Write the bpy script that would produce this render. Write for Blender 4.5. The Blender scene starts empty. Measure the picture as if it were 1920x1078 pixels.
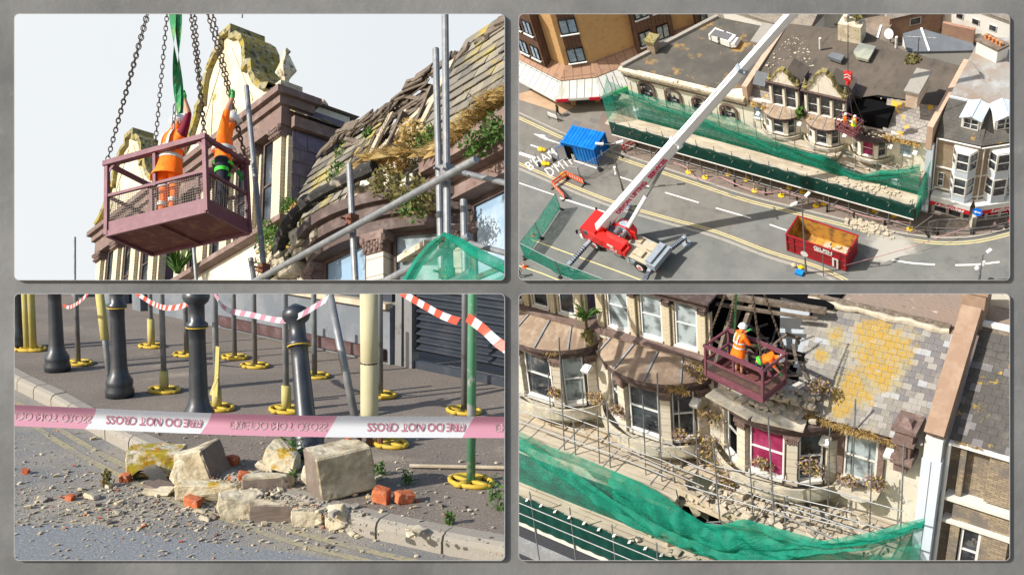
import bpy, bmesh, math, random
import numpy as np
from mathutils import Matrix, Vector, noise

# ------------------------------------------------------------ camera, sky, sun, exposure
SC = bpy.context.scene
COL = SC.collection
F, CX, CY = 1900.0, 960.0, 539.0            # pinhole of the picture, in pixels of the 1920 wide photograph
cam_data = bpy.data.cameras.new('camera')
cam = bpy.data.objects.new('camera', cam_data); COL.objects.link(cam)
cam_data.sensor_width = 36.0; cam_data.lens = 36.0 * F / 1920.0
cam_data.clip_start = 0.05; cam_data.clip_end = 2000
cam.rotation_euler = (math.radians(90), 0, 0)
SC.camera = cam
RC = np.array([[1, 0, 0], [0, 0, -1], [0, 1, 0]], float)      # camera axes -> world axes

SUN = np.array([.77, .50, -.42]); SUN /= np.linalg.norm(SUN)  # direction the light travels, in the world
world = bpy.data.worlds.new("World"); SC.world = world
world.use_nodes = True
wn = world.node_tree.nodes; wl = world.node_tree.links
sky = wn.new('ShaderNodeTexSky'); sky.sky_type = 'NISHITA'; sky.sun_disc = False
sky.sun_elevation = math.asin(-SUN[2]); sky.sun_rotation = math.atan2(-SUN[0], -SUN[1])
sky.air_density = 1.0; sky.dust_density = 1.2; sky.ozone_density = 1.0
bg = wn['Background']; bg.inputs[1].default_value = 0.13
# below the horizon the world is sunlit ground, not a void
wtc = wn.new('ShaderNodeTexCoord'); wsp = wn.new('ShaderNodeSeparateXYZ'); wl.new(wtc.outputs['Generated'], wsp.inputs[0])
wmr = wn.new('ShaderNodeMapRange'); wmr.inputs[1].default_value = .0; wmr.inputs[2].default_value = -.12; wl.new(wsp.outputs[2], wmr.inputs[0])
wmx = wn.new('ShaderNodeMix'); wmx.data_type = 'RGBA'; wmx.inputs[7].default_value = (2.3, 2.1, 1.8, 1)
wl.new(wmr.outputs[0], wmx.inputs[0]); wl.new(sky.outputs[0], wmx.inputs[6]); wl.new(wmx.outputs[2], bg.inputs[0])
sl = bpy.data.lights.new('sun', 'SUN'); sl.energy = 4.6; sl.angle = math.radians(.5); sl.color = (1.0, .955, .87)
so = bpy.data.objects.new('sun', sl); COL.objects.link(so)
so.rotation_euler = Vector(SUN).to_track_quat('-Z', 'Y').to_euler()
SC.view_settings.view_transform = 'Standard'; SC.view_settings.look = 'None'
SC.view_settings.exposure = 0.45; SC.view_settings.gamma = 1.0
SC.cycles.max_bounces = 6; SC.cycles.diffuse_bounces = 3; SC.cycles.glossy_bounces = 3
SC.cycles.transmission_bounces = 4; SC.cycles.transparent_max_bounces = 24
SC.cycles.caustics_reflective = False; SC.cycles.caustics_refractive = False

# ------------------------------------------------------------ the four sites and their axes
def nrm(v):
    v = np.array(v, float); return v / np.linalg.norm(v)
def cdir(u, v): return nrm([u - CX, -(v - CY), -F])
class Site:
    """x along the street (right), y away from the street into the buildings, z up; C is where one stands."""
    def __init__(s, V2, Vz, up, C, side, top, k=1.0):
        z = cdir(*Vz) * (1 if up else -1); x = -cdir(*V2); x = nrm(x - z * x.dot(z)); y = np.cross(z, x)
        s.R = np.array([x, y, z]); s.C = np.array(C, float); s.side = side; s.top = top; s.tops = []
        A = RC @ s.R.T; M = np.eye(4); M[:3, :3] = A * k; M[:3, 3] = -A @ s.C * k
        s.M = Matrix(M.tolist())
    def ray(s, u, v): return s.R @ cdir(u, v)
    def on(s, u, v, ax, val):
        r = s.ray(u, v); return s.C + r * ((val - s.C[ax]) / r[ax])
    def at(s, u, v, dist): return s.C + s.ray(u, v) * dist
TR = Site((-2077, -657), (1593, 1950), 0, (0, 0, 80), 1, 1)
BR = Site((-1831, -215), (1400, 3700), 0, (0, 0, 24.5), 1, -1, .62)
TL = Site((-900, 1260), (700, -5138), 1, (0, 0, 0), -1, 1, 1.45)
BL = Site((-1540, 282), (760, 16531), 0, (0, 0, 2.2), -1, -1, .8)
CUR = TR
def use(s):
    global CUR; CUR = s
def G(u, v, z=0.0): return CUR.on(u, v, 2, z)
def W(u, v, y): return CUR.on(u, v, 1, y)
def X(u, v, x): return CUR.on(u, v, 0, x)

# ------------------------------------------------------------ mesh builder
class MB:
    def __init__(s): s.v = []; s.f = []; s.m = []; s.mi = 0
    def add(s, vs, fs):
        n = len(s.v); s.v += [tuple(float(c) for c in p) for p in vs]
        s.f += [tuple(i + n for i in f) for f in fs]; s.m += [s.mi] * len(fs); return s
    def box(s, x0, x1, y0, y1, z0, z1):
        return s.add([(x, y, z) for z in (z0, z1) for y in (y0, y1) for x in (x0, x1)],
                     [(0, 2, 3, 1), (4, 5, 7, 6), (0, 1, 5, 4), (2, 6, 7, 3), (0, 4, 6, 2), (1, 3, 7, 5)])
    def obox(s, c, ax, ay, az):
        c, ax, ay, az = (np.array(q, float) for q in (c, ax, ay, az))
        return s.add([c + i * ax + j * ay + k * az for k in (-1, 1) for j in (-1, 1) for i in (-1, 1)],
                     [(0, 2, 3, 1), (4, 5, 7, 6), (0, 1, 5, 4), (2, 6, 7, 3), (0, 4, 6, 2), (1, 3, 7, 5)])
    def beam(s, a, b, w, h, up=(0, 0, 1)):
        a = np.array(a, float); b = np.array(b, float); d = b - a; up = np.array(up, float)
        sx = np.cross(d, up)
        if np.linalg.norm(sx) < 1e-6: sx = np.cross(d, (1, 0, 0))
        sx = nrm(sx); sz = nrm(np.cross(sx, d))
        return s.obox((a + b) / 2, d / 2, sx * w / 2, sz * h / 2)
    def tube(s, a, b, r, n=8, r2=None, cap=True):
        return s.sweep([a, b], [r, r if r2 is None else r2], n, cap)
    def sweep(s, pts, rs, n=8, cap=True, closed=False):
        pts = [np.array(p, float) for p in pts]
        if not hasattr(rs, '__len__'): rs = [rs] * len(pts)
        k = len(pts); vs = []; ref = None
        for i, p in enumerate(pts):
            if closed: d = pts[(i + 1) % k] - pts[i - 1]
            else: d = pts[min(i + 1, k - 1)] - pts[max(i - 1, 0)]
            d = nrm(d)
            if ref is None:
                ref = np.cross(d, (0, 0, 1))
                if np.linalg.norm(ref) < .05: ref = np.cross(d, (0, 1, 0))
            ref = nrm(ref - d * ref.dot(d)); b = np.cross(d, ref)
            for j in range(n):
                a = 2 * math.pi * (j + .5) / n
                vs.append(p + rs[i] * (math.cos(a) * ref + math.sin(a) * b))
        fs = []
        for i in range(k if closed else k - 1):
            for j in range(n):
                q = ((i + 1) % k) * n
                fs.append((i * n + j, i * n + (j + 1) % n, q + (j + 1) % n, q + j))
        if cap and not closed:
            fs.append(tuple(range(n))[::-1]); fs.append(tuple((k - 1) * n + j for j in range(n)))
        return s.add(vs, fs)
    def face(s, *pts): return s.add(pts, [tuple(range(len(pts)))])
    def prism(s, pts, vec):
        pts = [np.array(p, float) for p in pts]; vec = np.array(vec, float); n = len(pts)
        return s.add(pts + [p + vec for p in pts],
                     [tuple(range(n))[::-1], tuple(range(n, 2 * n))] + [(i, (i + 1) % n, (i + 1) % n + n, i + n) for i in range(n)])
    def lathe(s, base, prof, n=12, ax=(0, 0, 1), sq=False):
        base = np.array(base, float); ax = nrm(ax)
        e1 = np.cross(ax, (0, 1, 0)); e1 = nrm(e1) if np.linalg.norm(e1) > .1 else np.array([1., 0, 0]); e2 = np.cross(ax, e1)
        vs = []
        for r, z in prof:
            for j in range(n):
                a = 2 * math.pi * (j + .5) / n; rr = r * (1.414 if sq else 1)
                vs.append(base + ax * z + rr * (math.cos(a) * e1 + math.sin(a) * e2))
        k = len(prof)
        fs = [(i * n + j, i * n + (j + 1) % n, (i + 1) * n + (j + 1) % n, (i + 1) * n + j) for i in range(k - 1) for j in range(n)]
        fs += [tuple(range(n))[::-1], tuple((k - 1) * n + j for j in range(n))]
        return s.add(vs, fs)
    def grid(s, fn, nu, nv):
        return s.add([fn(i / nu, j / nv) for j in range(nv + 1) for i in range(nu + 1)],
                     [(j * (nu + 1) + i, j * (nu + 1) + i + 1, (j + 1) * (nu + 1) + i + 1, (j + 1) * (nu + 1) + i) for j in range(nv) for i in range(nu)])
    def ball(s, c, r, n=8, m=6, sq=(1, 1, 1)):
        c = np.array(c, float); prof = []
        vs = [c + np.array([0, 0, -r * sq[2]])]
        for i in range(1, m):
            t = math.pi * i / m
            for j in range(n):
                a = 2 * math.pi * j / n
                vs.append(c + r * np.array([sq[0] * math.sin(t) * math.cos(a), sq[1] * math.sin(t) * math.sin(a), -sq[2] * math.cos(t)]))
        vs.append(c + np.array([0, 0, r * sq[2]])); L = len(vs) - 1
        fs = [(0, 1 + (j + 1) % n, 1 + j) for j in range(n)]
        for i in range(m - 2):
            for j in range(n):
                a = 1 + i * n; fs.append((a + j, a + (j + 1) % n, a + n + (j + 1) % n, a + n + j))
        a = 1 + (m - 2) * n; fs += [(a + j, a + (j + 1) % n, L) for j in range(n)]
        return s.add(vs, fs)
    def bm(s, b, M=None):
        """add a bmesh"""
        n = len(s.v); b.verts.index_update()
        for v in b.verts: s.v.append(tuple(M @ v.co if M else v.co))
        for f in b.faces: s.f.append(tuple(v.index + n for v in f.verts)); s.m.append(s.mi)
        return s
    def leaves(s, c, rad, n, size, rnd, squash=(1, 1, 1), droop=0.0, shape='leaf', aspect=1.0):
        c = np.array(c, float)
        for _ in range(n):
            d = nrm([rnd.gauss(0, 1) for _ in range(3)]) * rad * rnd.random() ** .5 * np.array(squash)
            a = nrm([rnd.gauss(0, 1) for _ in range(3)]); a[2] -= droop; a = nrm(a)
            b = np.cross(a, nrm([rnd.gauss(0, 1) for _ in range(3)])); b = nrm(b)
            l = size * rnd.uniform(.6, 1.3); w = l * .45 * aspect; p = c + d
            s.add([p - a * l, p + b * w, p + a * l, p - b * w], [(0, 1, 2, 3)])
        return s
    def blades(s, c, n, length, width, rnd, lean=(0, 0, 0), spread=.5, base=.1):
        c = np.array(c, float); lean = np.array(lean, float)
        for _ in range(n):
            p = c + np.array([rnd.uniform(-1, 1) * base[0] if hasattr(base, '__len__') else rnd.uniform(-base, base),
                              rnd.uniform(-1, 1) * base[1] if hasattr(base, '__len__') else rnd.uniform(-base, base), 0])
            d = nrm(np.array([rnd.gauss(0, spread), rnd.gauss(0, spread), 1]) + lean); L = length * rnd.uniform(.5, 1.2)
            sd = nrm(np.cross(d, [rnd.gauss(0, 1) for _ in range(3)])) * width / 2
            m_ = p + d * L * .6; t = p + d * L + np.array([0, 0, -1]) * L * rnd.uniform(.1, .5)
            s.add([p - sd, p + sd, m_ + sd * .8, t, m_ - sd * .8], [(0, 1, 2, 3, 4)])
        return s
    def build(s, name, mats, parent=None, smooth=False, base=None, rot=None):
        if not isinstance(mats, (list, tuple)): mats = [mats]
        V = np.array(s.v, float)
        if parent is not None: org = np.array(parent['_loc'])
        elif base is not None: org = np.array(base, float)
        else: org = np.array([(V[:, 0].min() + V[:, 0].max()) / 2, (V[:, 1].min() + V[:, 1].max()) / 2, V[:, 2].min()])
        me = bpy.data.meshes.new(name)
        me.from_pydata((V - org).tolist(), [], s.f)
        for m in mats: me.materials.append(M_(m))
        me.polygons.foreach_set('material_index', s.m)
        if smooth: me.polygons.foreach_set('use_smooth', [True] * len(s.f))
        me.update(); uvmap(me)
        o = bpy.data.objects.new(name, me); COL.objects.link(o)
        if parent is not None: o.parent = parent; o['_loc'] = [float(c) for c in org]
        else: o.location = org; o['_loc'] = [float(c) for c in org]; CUR.tops.append(o)
        return o
def uvmap(me):
    uv = me.uv_layers.new(name='UVMap')
    n = len(me.polygons)
    if n == 0 or n > 60000: return
    nr = np.zeros(n * 3); me.polygons.foreach_get('normal', nr); nr = nr.reshape(-1, 3)
    co = np.zeros(len(me.vertices) * 3); me.vertices.foreach_get('co', co); co = co.reshape(-1, 3)
    vi = np.zeros(len(me.loops), int); me.loops.foreach_get('vertex_index', vi)
    lt = np.zeros(n, int); me.polygons.foreach_get('loop_total', lt)
    pf = np.repeat(np.arange(n), lt); N = nr[pf]; P = co[vi]
    U = np.stack([-N[:, 1], N[:, 0], np.zeros(len(N))], 1); L = np.linalg.norm(U, axis=1)
    flat = L < .2; U[flat] = (1, 0, 0); L[flat] = 1; U /= L[:, None]
    Vv = np.cross(N, U); Vv[flat] = (0, 1, 0)
    out = np.stack([(P * U).sum(1), (P * Vv).sum(1)], 1)
    uv.data.foreach_set('uv', out.ravel())
def tag(o, label, cat, group=None, kind=None):
    if label: o['label'] = label
    if cat: o['category'] = cat
    if group: o['group'] = group
    if kind: o['kind'] = kind
    return o
def thing(name, label, cat, loc=(0, 0, 0), group=None):
    o = bpy.data.objects.new(name, None); COL.objects.link(o); o.empty_display_size = .1
    o.location = [float(c) for c in loc]; o['_loc'] = [float(c) for c in loc]; CUR.tops.append(o)
    return tag(o, label, cat, group)
def struct(o): o['kind'] = 'structure'; return o
def dup(root, loc, label=None, group=None, rotz=None, scale=None):
    def cp(o, par):
        c = o.copy(); COL.objects.link(c)
        if par is not None: c.parent = par
        for ch in o.children: cp(ch, c)
        return c
    r = cp(root, None); r.location = [float(c) for c in loc]; r['_loc'] = [float(c) for c in loc]
    if rotz is not None: r.rotation_euler = (0, 0, rotz)
    if scale: r.scale = scale
    if label: r['label'] = label
    if group: r['group'] = group
    CUR.tops.append(r); return r
def text_mesh(txt, size, mat, name, parent, org, ex, ey, depth=.004, bold=0.0, align='CENTER', shear=0.0, sx=1.0):
    """raised lettering: ex = reading direction, ey = up of the letters (world of the site)"""
    c = bpy.data.curves.new('t', 'FONT'); c.body = txt; c.size = size; c.align_x = align; c.extrude = depth / 2; c.offset = bold; c.shear = shear
    c.resolution_u = 3
    t = bpy.data.objects.new('t', c); COL.objects.link(t)
    me = bpy.data.meshes.new_from_object(t.evaluated_get(bpy.context.evaluated_depsgraph_get()))
    COL.objects.unlink(t); bpy.data.objects.remove(t)
    ex = nrm(ex); ey = nrm(ey); ez = np.cross(ex, ey)
    mb = MB(); org = np.array(org, float)
    mb.add([org + ex * v.co.x * sx + ey * v.co.y + ez * (v.co.z + depth / 2) for v in me.vertices], [tuple(p.vertices) for p in me.polygons])
    bpy.data.meshes.remove(me)
    return mb.build(name, mat, parent) if name else mb

# ------------------------------------------------------------ materials
_MS = {}
def M_(m): return _MS[m] if isinstance(m, str) else m
def lin(c):
    """sRGB hex or 0-255 triple -> linear"""
    if isinstance(c, str): c = [int(c[i:i + 2], 16) for i in (0, 2, 4)]
    return tuple(((x / 255) / 12.92 if x / 255 <= .04045 else ((x / 255 + .055) / 1.055) ** 2.4) for x in c) + (1,)
def mat(name, col, rough=.8, metal=0.0, layers=(), bump=None, brick=None, spec=.3, alpha=None, emit=None, seam=None, trans=0):
    m = bpy.data.materials.new(name); m.use_nodes = True; nt = m.node_tree; N = nt.nodes; L = nt.links
    b = N['Principled BSDF']; b.inputs['Roughness'].default_value = rough; b.inputs['Metallic'].default_value = metal
    b.inputs['Specular IOR Level'].default_value = spec
    tc = N.new('ShaderNodeTexCoord'); cur = None; col = col if len(col) == 4 else tuple(col) + (1,)
    hs = None
    def rgb(c):
        r = N.new('ShaderNodeRGB'); r.outputs[0].default_value = c if len(c) == 4 else tuple(c) + (1,); return r.outputs[0]
    cur = rgb(col)
    if brick:   # dict: w,h,mortar,col list, mcol
        bt = N.new('ShaderNodeTexBrick'); bt.inputs['Scale'].default_value = 1.0
        bt.inputs['Brick Width'].default_value = brick['w']; bt.inputs['Row Height'].default_value = brick['h']
        bt.inputs['Mortar Size'].default_value = brick.get('ms', .01); bt.inputs['Mortar Smooth'].default_value = .3
        bt.inputs['Bias'].default_value = brick.get('bias', 0)
        bt.offset = brick.get('off', .5)
        c2 = brick['c2'];
        bt.inputs['Color1'].default_value = col; bt.inputs['Color2'].default_value = c2 if len(c2) == 4 else tuple(c2) + (1,)
        mc = brick['mc']; bt.inputs['Mortar'].default_value = mc if len(mc) == 4 else tuple(mc) + (1,)
        nz = N.new('ShaderNodeTexNoise'); nz.inputs['Scale'].default_value = 3; L.new(tc.outputs['UV'], nz.inputs['Vector'])
        mx = N.new('ShaderNodeMix'); mx.data_type = 'VECTOR'; mx.inputs[0].default_value = brick.get('warp', .02)
        L.new(tc.outputs['UV'], mx.inputs[4]); L.new(nz.outputs['Color'], mx.inputs[5])
        L.new(mx.outputs[1], bt.inputs['Vector']); cur = bt.outputs['Color']; hs = bt.outputs['Fac']
    for i, ly in enumerate(layers):
        c, sc, lo, hi = ly[:4]; det = ly[4] if len(ly) > 4 else 5; st = ly[5] if len(ly) > 5 else None; amt = ly[6] if len(ly) > 6 else 1.0
        nz = N.new('ShaderNodeTexNoise'); nz.inputs['Scale'].default_value = sc; nz.inputs['Detail'].default_value = det
        nz.inputs['Roughness'].default_value = .62
        mp = N.new('ShaderNodeMapping'); mp.inputs['Location'].default_value = (i * 7.3 + 1.7, i * 3.1, i * 5.9)
        if st: mp.inputs['Scale'].default_value = st
        L.new(tc.outputs['Object'], mp.inputs[0]); L.new(mp.outputs[0], nz.inputs['Vector'])
        mr = N.new('ShaderNodeMapRange'); mr.inputs[1].default_value = lo; mr.inputs[2].default_value = hi; mr.inputs[4].default_value = amt
        L.new(nz.outputs['Fac'], mr.inputs[0])
        mx = N.new('ShaderNodeMix'); mx.data_type = 'RGBA'; L.new(mr.outputs[0], mx.inputs[0]); L.new(cur, mx.inputs[6])
        mx.inputs[7].default_value = c if len(c) == 4 else tuple(c) + (1,); cur = mx.outputs[2]
    L.new(cur, b.inputs['Base Color'])
    last = None
    if hs is not None and brick.get('bump', .3) > 0:
        bp = N.new('ShaderNodeBump'); bp.inputs['Strength'].default_value = brick.get('bump', .5); bp.inputs['Distance'].default_value = brick.get('dist', .01)
        bp.invert = True; L.new(hs, bp.inputs['Height']); last = bp.outputs[0]
    if bump:
        sc, st, di = bump
        nz = N.new('ShaderNodeTexNoise'); nz.inputs['Scale'].default_value = sc; nz.inputs['Detail'].default_value = 6; L.new(tc.outputs['Object'], nz.inputs['Vector'])
        bp = N.new('ShaderNodeBump'); bp.inputs['Strength'].default_value = st; bp.inputs['Distance'].default_value = di
        L.new(nz.outputs['Fac'], bp.inputs['Height'])
        if last is not None: L.new(last, bp.inputs['Normal'])
        last = bp.outputs[0]
    if last is not None: L.new(last, b.inputs['Normal'])
    if emit: b.inputs['Emission Color'].default_value = emit[0]; b.inputs['Emission Strength'].default_value = emit[1]
    if alpha is not None: b.inputs['Alpha'].default_value = alpha
    if trans:
        out = N['Material Output']; t = N.new('ShaderNodeBsdfTranslucent'); L.new(cur, t.inputs[0])
        ms = N.new('ShaderNodeMixShader'); ms.inputs[0].default_value = trans; L.new(b.outputs[0], ms.inputs[1]); L.new(t.outputs[0], ms.inputs[2])
        if alpha is not None:
            tp = N.new('ShaderNodeBsdfTransparent'); m2 = N.new('ShaderNodeMixShader'); m2.inputs[0].default_value = alpha
            b.inputs['Alpha'].default_value = 1
            L.new(tp.outputs[0], m2.inputs[1]); L.new(ms.outputs[0], m2.inputs[2]); L.new(m2.outputs[0], out.inputs[0])
        else: L.new(ms.outputs[0], out.inputs[0])
    _MS[name] = m; return m
def net_mat(name, col, alpha, vary=.25, sc=2.0, rough=.6):
    """woven debris netting: translucent green cloth that lets part of the view through, denser along folds"""
    m = mat(name, col, rough, layers=[(tuple(c * .6 for c in col[:3]), sc, .45, .75, 4)], trans=.45, alpha=alpha)
    nt = m.node_tree; N = nt.nodes; L = nt.links
    m2 = [n for n in N if n.type == 'MIX_SHADER' and n.inputs[0].default_value == alpha or False]
    tc = N.new('ShaderNodeTexCoord'); nz = N.new('ShaderNodeTexNoise'); nz.inputs['Scale'].default_value = sc; nz.inputs['Detail'].default_value = 3
    L.new(tc.outputs['Object'], nz.inputs[0]); mr = N.new('ShaderNodeMapRange'); mr.inputs[1].default_value = .35; mr.inputs[2].default_value = .65
    mr.inputs[3].default_value = alpha - vary / 2; mr.inputs[4].default_value = min(1, alpha + vary / 2); L.new(nz.outputs['Fac'], mr.inputs[0])
    last = N['Material Output'].inputs[0].links[0].from_node; L.new(mr.outputs[0], last.inputs[0])
    return m
R_ = random.Random(7)

# ------------------------------------------------------------ rocks
def rock_bm(rnd, sx, sy, sz, rough=.12, cuts=2, chip=.25):
    """broken masonry: hull of a jittered block with corners knocked off, slightly roughened"""
    b = bmesh.new(); pts = []
    for i in (-1, 1):
        for j in (-1, 1):
            for k in (-1, 1):
                c = np.array([i * sx, j * sy, k * sz]) / 2 * np.array([rnd.uniform(1 - chip, 1 + chip * .4) for _ in range(3)])
                if rnd.random() < chip * 1.6:
                    for ax in range(3):
                        q = c.copy(); q[ax] *= rnd.uniform(.2, .75); pts.append(q)
                else: pts.append(c)
    for p in pts: b.verts.new(p)
    r = bmesh.ops.convex_hull(b, input=b.verts)
    bmesh.ops.delete(b, geom=[g for g in r['geom_interior'] if isinstance(g, bmesh.types.BMVert)], context='VERTS')
    bmesh.ops.dissolve_limit(b, angle_limit=.12, verts=b.verts, edges=b.edges)
    mn = min(sx, sy, sz)
    if cuts:
        bmesh.ops.bevel(b, geom=b.edges[:] + b.verts[:], offset=mn * .045, segments=1, affect='EDGES', clamp_overlap=True)
        bmesh.ops.triangulate(b, faces=b.faces)
        for _ in range(cuts):
            bmesh.ops.subdivide_edges(b, edges=b.edges, cuts=1, use_grid_fill=True)
        of = Vector((rnd.uniform(0, 50),) * 3)
        b.normal_update()
        for v in b.verts:
            n1 = noise.noise(v.co * (2.2 / mn) + of); n2 = noise.noise(v.co * (7 / mn) + of)
            v.co += v.normal * mn * rough * (n1 * .55 + n2 * .25)
    return b

# ------------------------------------------------------------ the grey concrete wall with four rounded openings
mat('wall_concrete', (.125, .125, .125), .9, layers=[((.22, .22, .22), 3.2, .40, .66, 6, None, .8), ((.07, .07, .07), 14, .5, .8, 8, None, .45), ((.28, .28, .275), 45, .58, .8, 6, None, .3), ((.06, .06, .06), 2.0, .52, .75, 3, None, .4)], bump=(90, .35, .002))
mat('rim_grey', (.30, .30, .31), .6)
OPEN = [(27, 27, 946, 525), (973, 27, 1893, 525), (27, 551, 946, 1050), (973, 551, 1893, 1050)]
WD = 1.2
def wall_pt(u, v, d=WD): return ((u - CX) / F * d, d, -(v - CY) / F * d)
def rr(b, e=0.0, r=9, n=7):
    u0, v0, u1, v1 = b[0] - e, b[1] - e, b[2] + e, b[3] + e; r = r + e; out = []
    for cx_, cy_, a0 in ((u1 - r, v0 + r, -90), (u1 - r, v1 - r, 0), (u0 + r, v1 - r, 90), (u0 + r, v0 + r, 180)):
        for i in range(n + 1):
            a = math.radians(a0 + 90 * i / n); out.append((cx_ + r * math.cos(a), cy_ + r * math.sin(a)))
    return out
def make_wall():
    b = bmesh.new(); loops = [[(-110, -70), (2030, -70), (2030, 1150), (-110, 1150)]] + [rr(o) for o in OPEN]; es = []; rings = []
    for lp in loops:
        vs = [b.verts.new(wall_pt(*p)) for p in lp]; rings.append(vs)
        es += [b.edges.new((vs[i], vs[(i + 1) % len(vs)])) for i in range(len(vs))]
    bmesh.ops.triangle_fill(b, use_beauty=True, use_dissolve=False, edges=es)
    for f in b.faces:
        f.normal_update()
        if f.normal.y > 0: f.normal_flip()
    k = (WD + .03) / WD
    for ri, vs in enumerate(rings):
        q = [b.verts.new(v.co * k if ri else Vector((v.co.x, WD + .03, v.co.z))) for v in vs]
        for i in range(len(vs)):
            j = (i + 1) % len(vs); b.faces.new((vs[i], vs[j], q[j], q[i]))
    me = bpy.data.meshes.new('concrete_wall'); b.to_mesh(me); b.free(); me.materials.append(M_('wall_concrete')); uvmap(me)
    o = bpy.data.objects.new('concrete_wall', me); COL.objects.link(o)
    tag(o, 'mottled grey concrete wall with four rounded rectangular openings', 'wall', None, 'structure')
    d0, d1 = WD - .0045, WD - .0002
    for bx, w in zip(OPEN, ('upper left opening, around the lifting cage and the sky', 'upper right opening, around the street with the crane', 'lower left opening, around the rubble on the kerb', 'lower right opening, around the damaged terrace')):
        mb = MB(); i0 = rr(bx, -.3); o0 = rr(bx, 1.0); n = len(i0)
        vs = [wall_pt(*p, d0) for p in i0] + [wall_pt(*p, d0) for p in o0] + [wall_pt(*p, d1) for p in i0] + [wall_pt(*p, d1) for p in o0]
        # the lip stands square off the wall, added to throw a shadow outward
        fs = []
        for i in range(n):
            j = (i + 1) % n
            fs += [(i, j, n + j, n + i), (i, 2 * n + i, 2 * n + j, j), (n + i, n + j, 3 * n + j, 3 * n + i)]
        me = bpy.data.meshes.new('shadow_rim'); me.from_pydata(vs, [], fs); me.materials.append(M_('rim_grey'))
        r = bpy.data.objects.new('shadow_rim', me); COL.objects.link(r); tag(r, 'thin grey rim added to cast a shadow by the ' + w, 'rim', 'shadow casting rims of the wall openings')
make_wall()
# ------------------------------------------------------------ the bright hazy sky behind the roofs
def make_sky():
    m = bpy.data.materials.new('sky'); m.use_nodes = True; N = m.node_tree.nodes; L = m.node_tree.links
    N.remove(N['Principled BSDF']); e = N.new('ShaderNodeEmission'); tc = N.new('ShaderNodeTexCoord'); sp = N.new('ShaderNodeSeparateXYZ')
    L.new(tc.outputs['Object'], sp.inputs[0]); mr = N.new('ShaderNodeMapRange'); mr.inputs[1].default_value = -420; mr.inputs[2].default_value = 0
    L.new(sp.outputs[0], mr.inputs[0])
    nz = N.new('ShaderNodeTexNoise'); nz.inputs['Scale'].default_value = .006; nz.inputs['Detail'].default_value = 4; L.new(tc.outputs['Object'], nz.inputs[0])
    mx = N.new('ShaderNodeMix'); mx.data_type = 'RGBA'; mx.inputs[6].default_value = lin('f6f9fa'); mx.inputs[7].default_value = lin('ebf0f4')
    ma = N.new('ShaderNodeMath'); ma.operation = 'MULTIPLY_ADD'; ma.inputs[1].default_value = .8; ma.inputs[2].default_value = -.25
    ad = N.new('ShaderNodeMath'); ad.operation = 'ADD'; ad.use_clamp = True
    L.new(nz.outputs['Fac'], ma.inputs[0]); L.new(ma.outputs[0], ad.inputs[0]); L.new(mr.outputs[0], ad.inputs[1]); L.new(ad.outputs[0], mx.inputs[0])
    L.new(mx.outputs[2], e.inputs[0]); e.inputs[1].default_value = 1 / 2 ** SC.view_settings.exposure
    L.new(e.outputs[0], N['Material Output'].inputs[0])
    D = 760; vs = []; n = 10
    for j in range(n + 1):
        for i in range(n + 1):
            d = np.array([-.56 + .56 * i / n, 1, .0 + .33 * j / n]); d = d / np.linalg.norm(d) * D; vs.append(tuple(d))
    fs = [(j * (n + 1) + i, j * (n + 1) + i + 1, (j + 1) * (n + 1) + i + 1, (j + 1) * (n + 1) + i) for j in range(n) for i in range(n)]
    me = bpy.data.meshes.new('sky'); me.from_pydata(vs, [], fs); me.materials.append(m); me.polygons.foreach_set('use_smooth', [True] * len(fs))
    o = bpy.data.objects.new('sky', me); COL.objects.link(o); o['kind'] = 'structure'; o['label'] = 'pale hazy near white summer sky'; o['category'] = 'sky'
make_sky()

# ------------------------------------------------------------ materials shared by the sites
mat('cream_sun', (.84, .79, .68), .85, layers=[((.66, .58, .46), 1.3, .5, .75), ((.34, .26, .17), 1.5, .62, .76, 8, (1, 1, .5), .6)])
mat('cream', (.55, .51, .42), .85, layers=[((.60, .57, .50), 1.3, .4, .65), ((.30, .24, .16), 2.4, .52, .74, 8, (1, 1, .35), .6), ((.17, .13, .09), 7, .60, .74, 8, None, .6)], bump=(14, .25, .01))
mat('cream_brick', (.51, .45, .33), .85, layers=[((.52, .43, .27), 2.5, .55, .8, 8, (1, 1, .5), .6)], brick=dict(w=.24, h=.085, ms=.005, c2=(.58, .50, .35), mc=(.30, .25, .17), bump=.5, dist=.006, warp=.0), bump=(20, .2, .01))
mat('stone_block', (.54, .50, .42), .85, layers=[((.4, .33, .24), 3, .55, .8)], brick=dict(w=3.0, h=.3, ms=.008, c2=(.58, .51, .40), mc=(.22, .18, .14), bump=.6, warp=0))
mat('brown_paint', (.085, .058, .052), .7, layers=[((.19, .145, .13), 4, .5, .75, 8), ((.03, .022, .02), 9, .55, .8, 6, None, .7)], bump=(18, .4, .012))
mat('brown_stone', (.17, .115, .10), .8, layers=[((.30, .23, .20), 3, .5, .75, 8), ((.05, .035, .03), 7, .55, .75, 6, None, .8)], bump=(18, .5, .02))
mat('mossy', (.27, .24, .14), .95, layers=[((.30, .23, .04), 4, .42, .6, 8), ((.07, .07, .045), 7, .5, .62, 8), ((.60, .55, .40), 5, .6, .75, 6)], bump=(20, .7, .03))
mat('white_paint', (.66, .66, .65), .5, layers=[((.5, .48, .44), 3, .6, .85, 8, None, .5)])
mat('off_white', (.62, .60, .56), .6, layers=[((.35, .33, .3), 5, .55, .8, 8, None, .6)])
mat('glass_dark', (.018, .022, .028), .12, spec=.7, layers=[((.06, .07, .085), 1.1, .45, .6, 3), ((.16, .15, .14), 2.3, .58, .66, 4)])
mat('glass_sky', (.22, .32, .43), .12, spec=.6, layers=[((.42, .5, .56), 1.2, .45, .7, 4), ((.05, .06, .08), 2.0, .58, .68, 5)])
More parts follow.
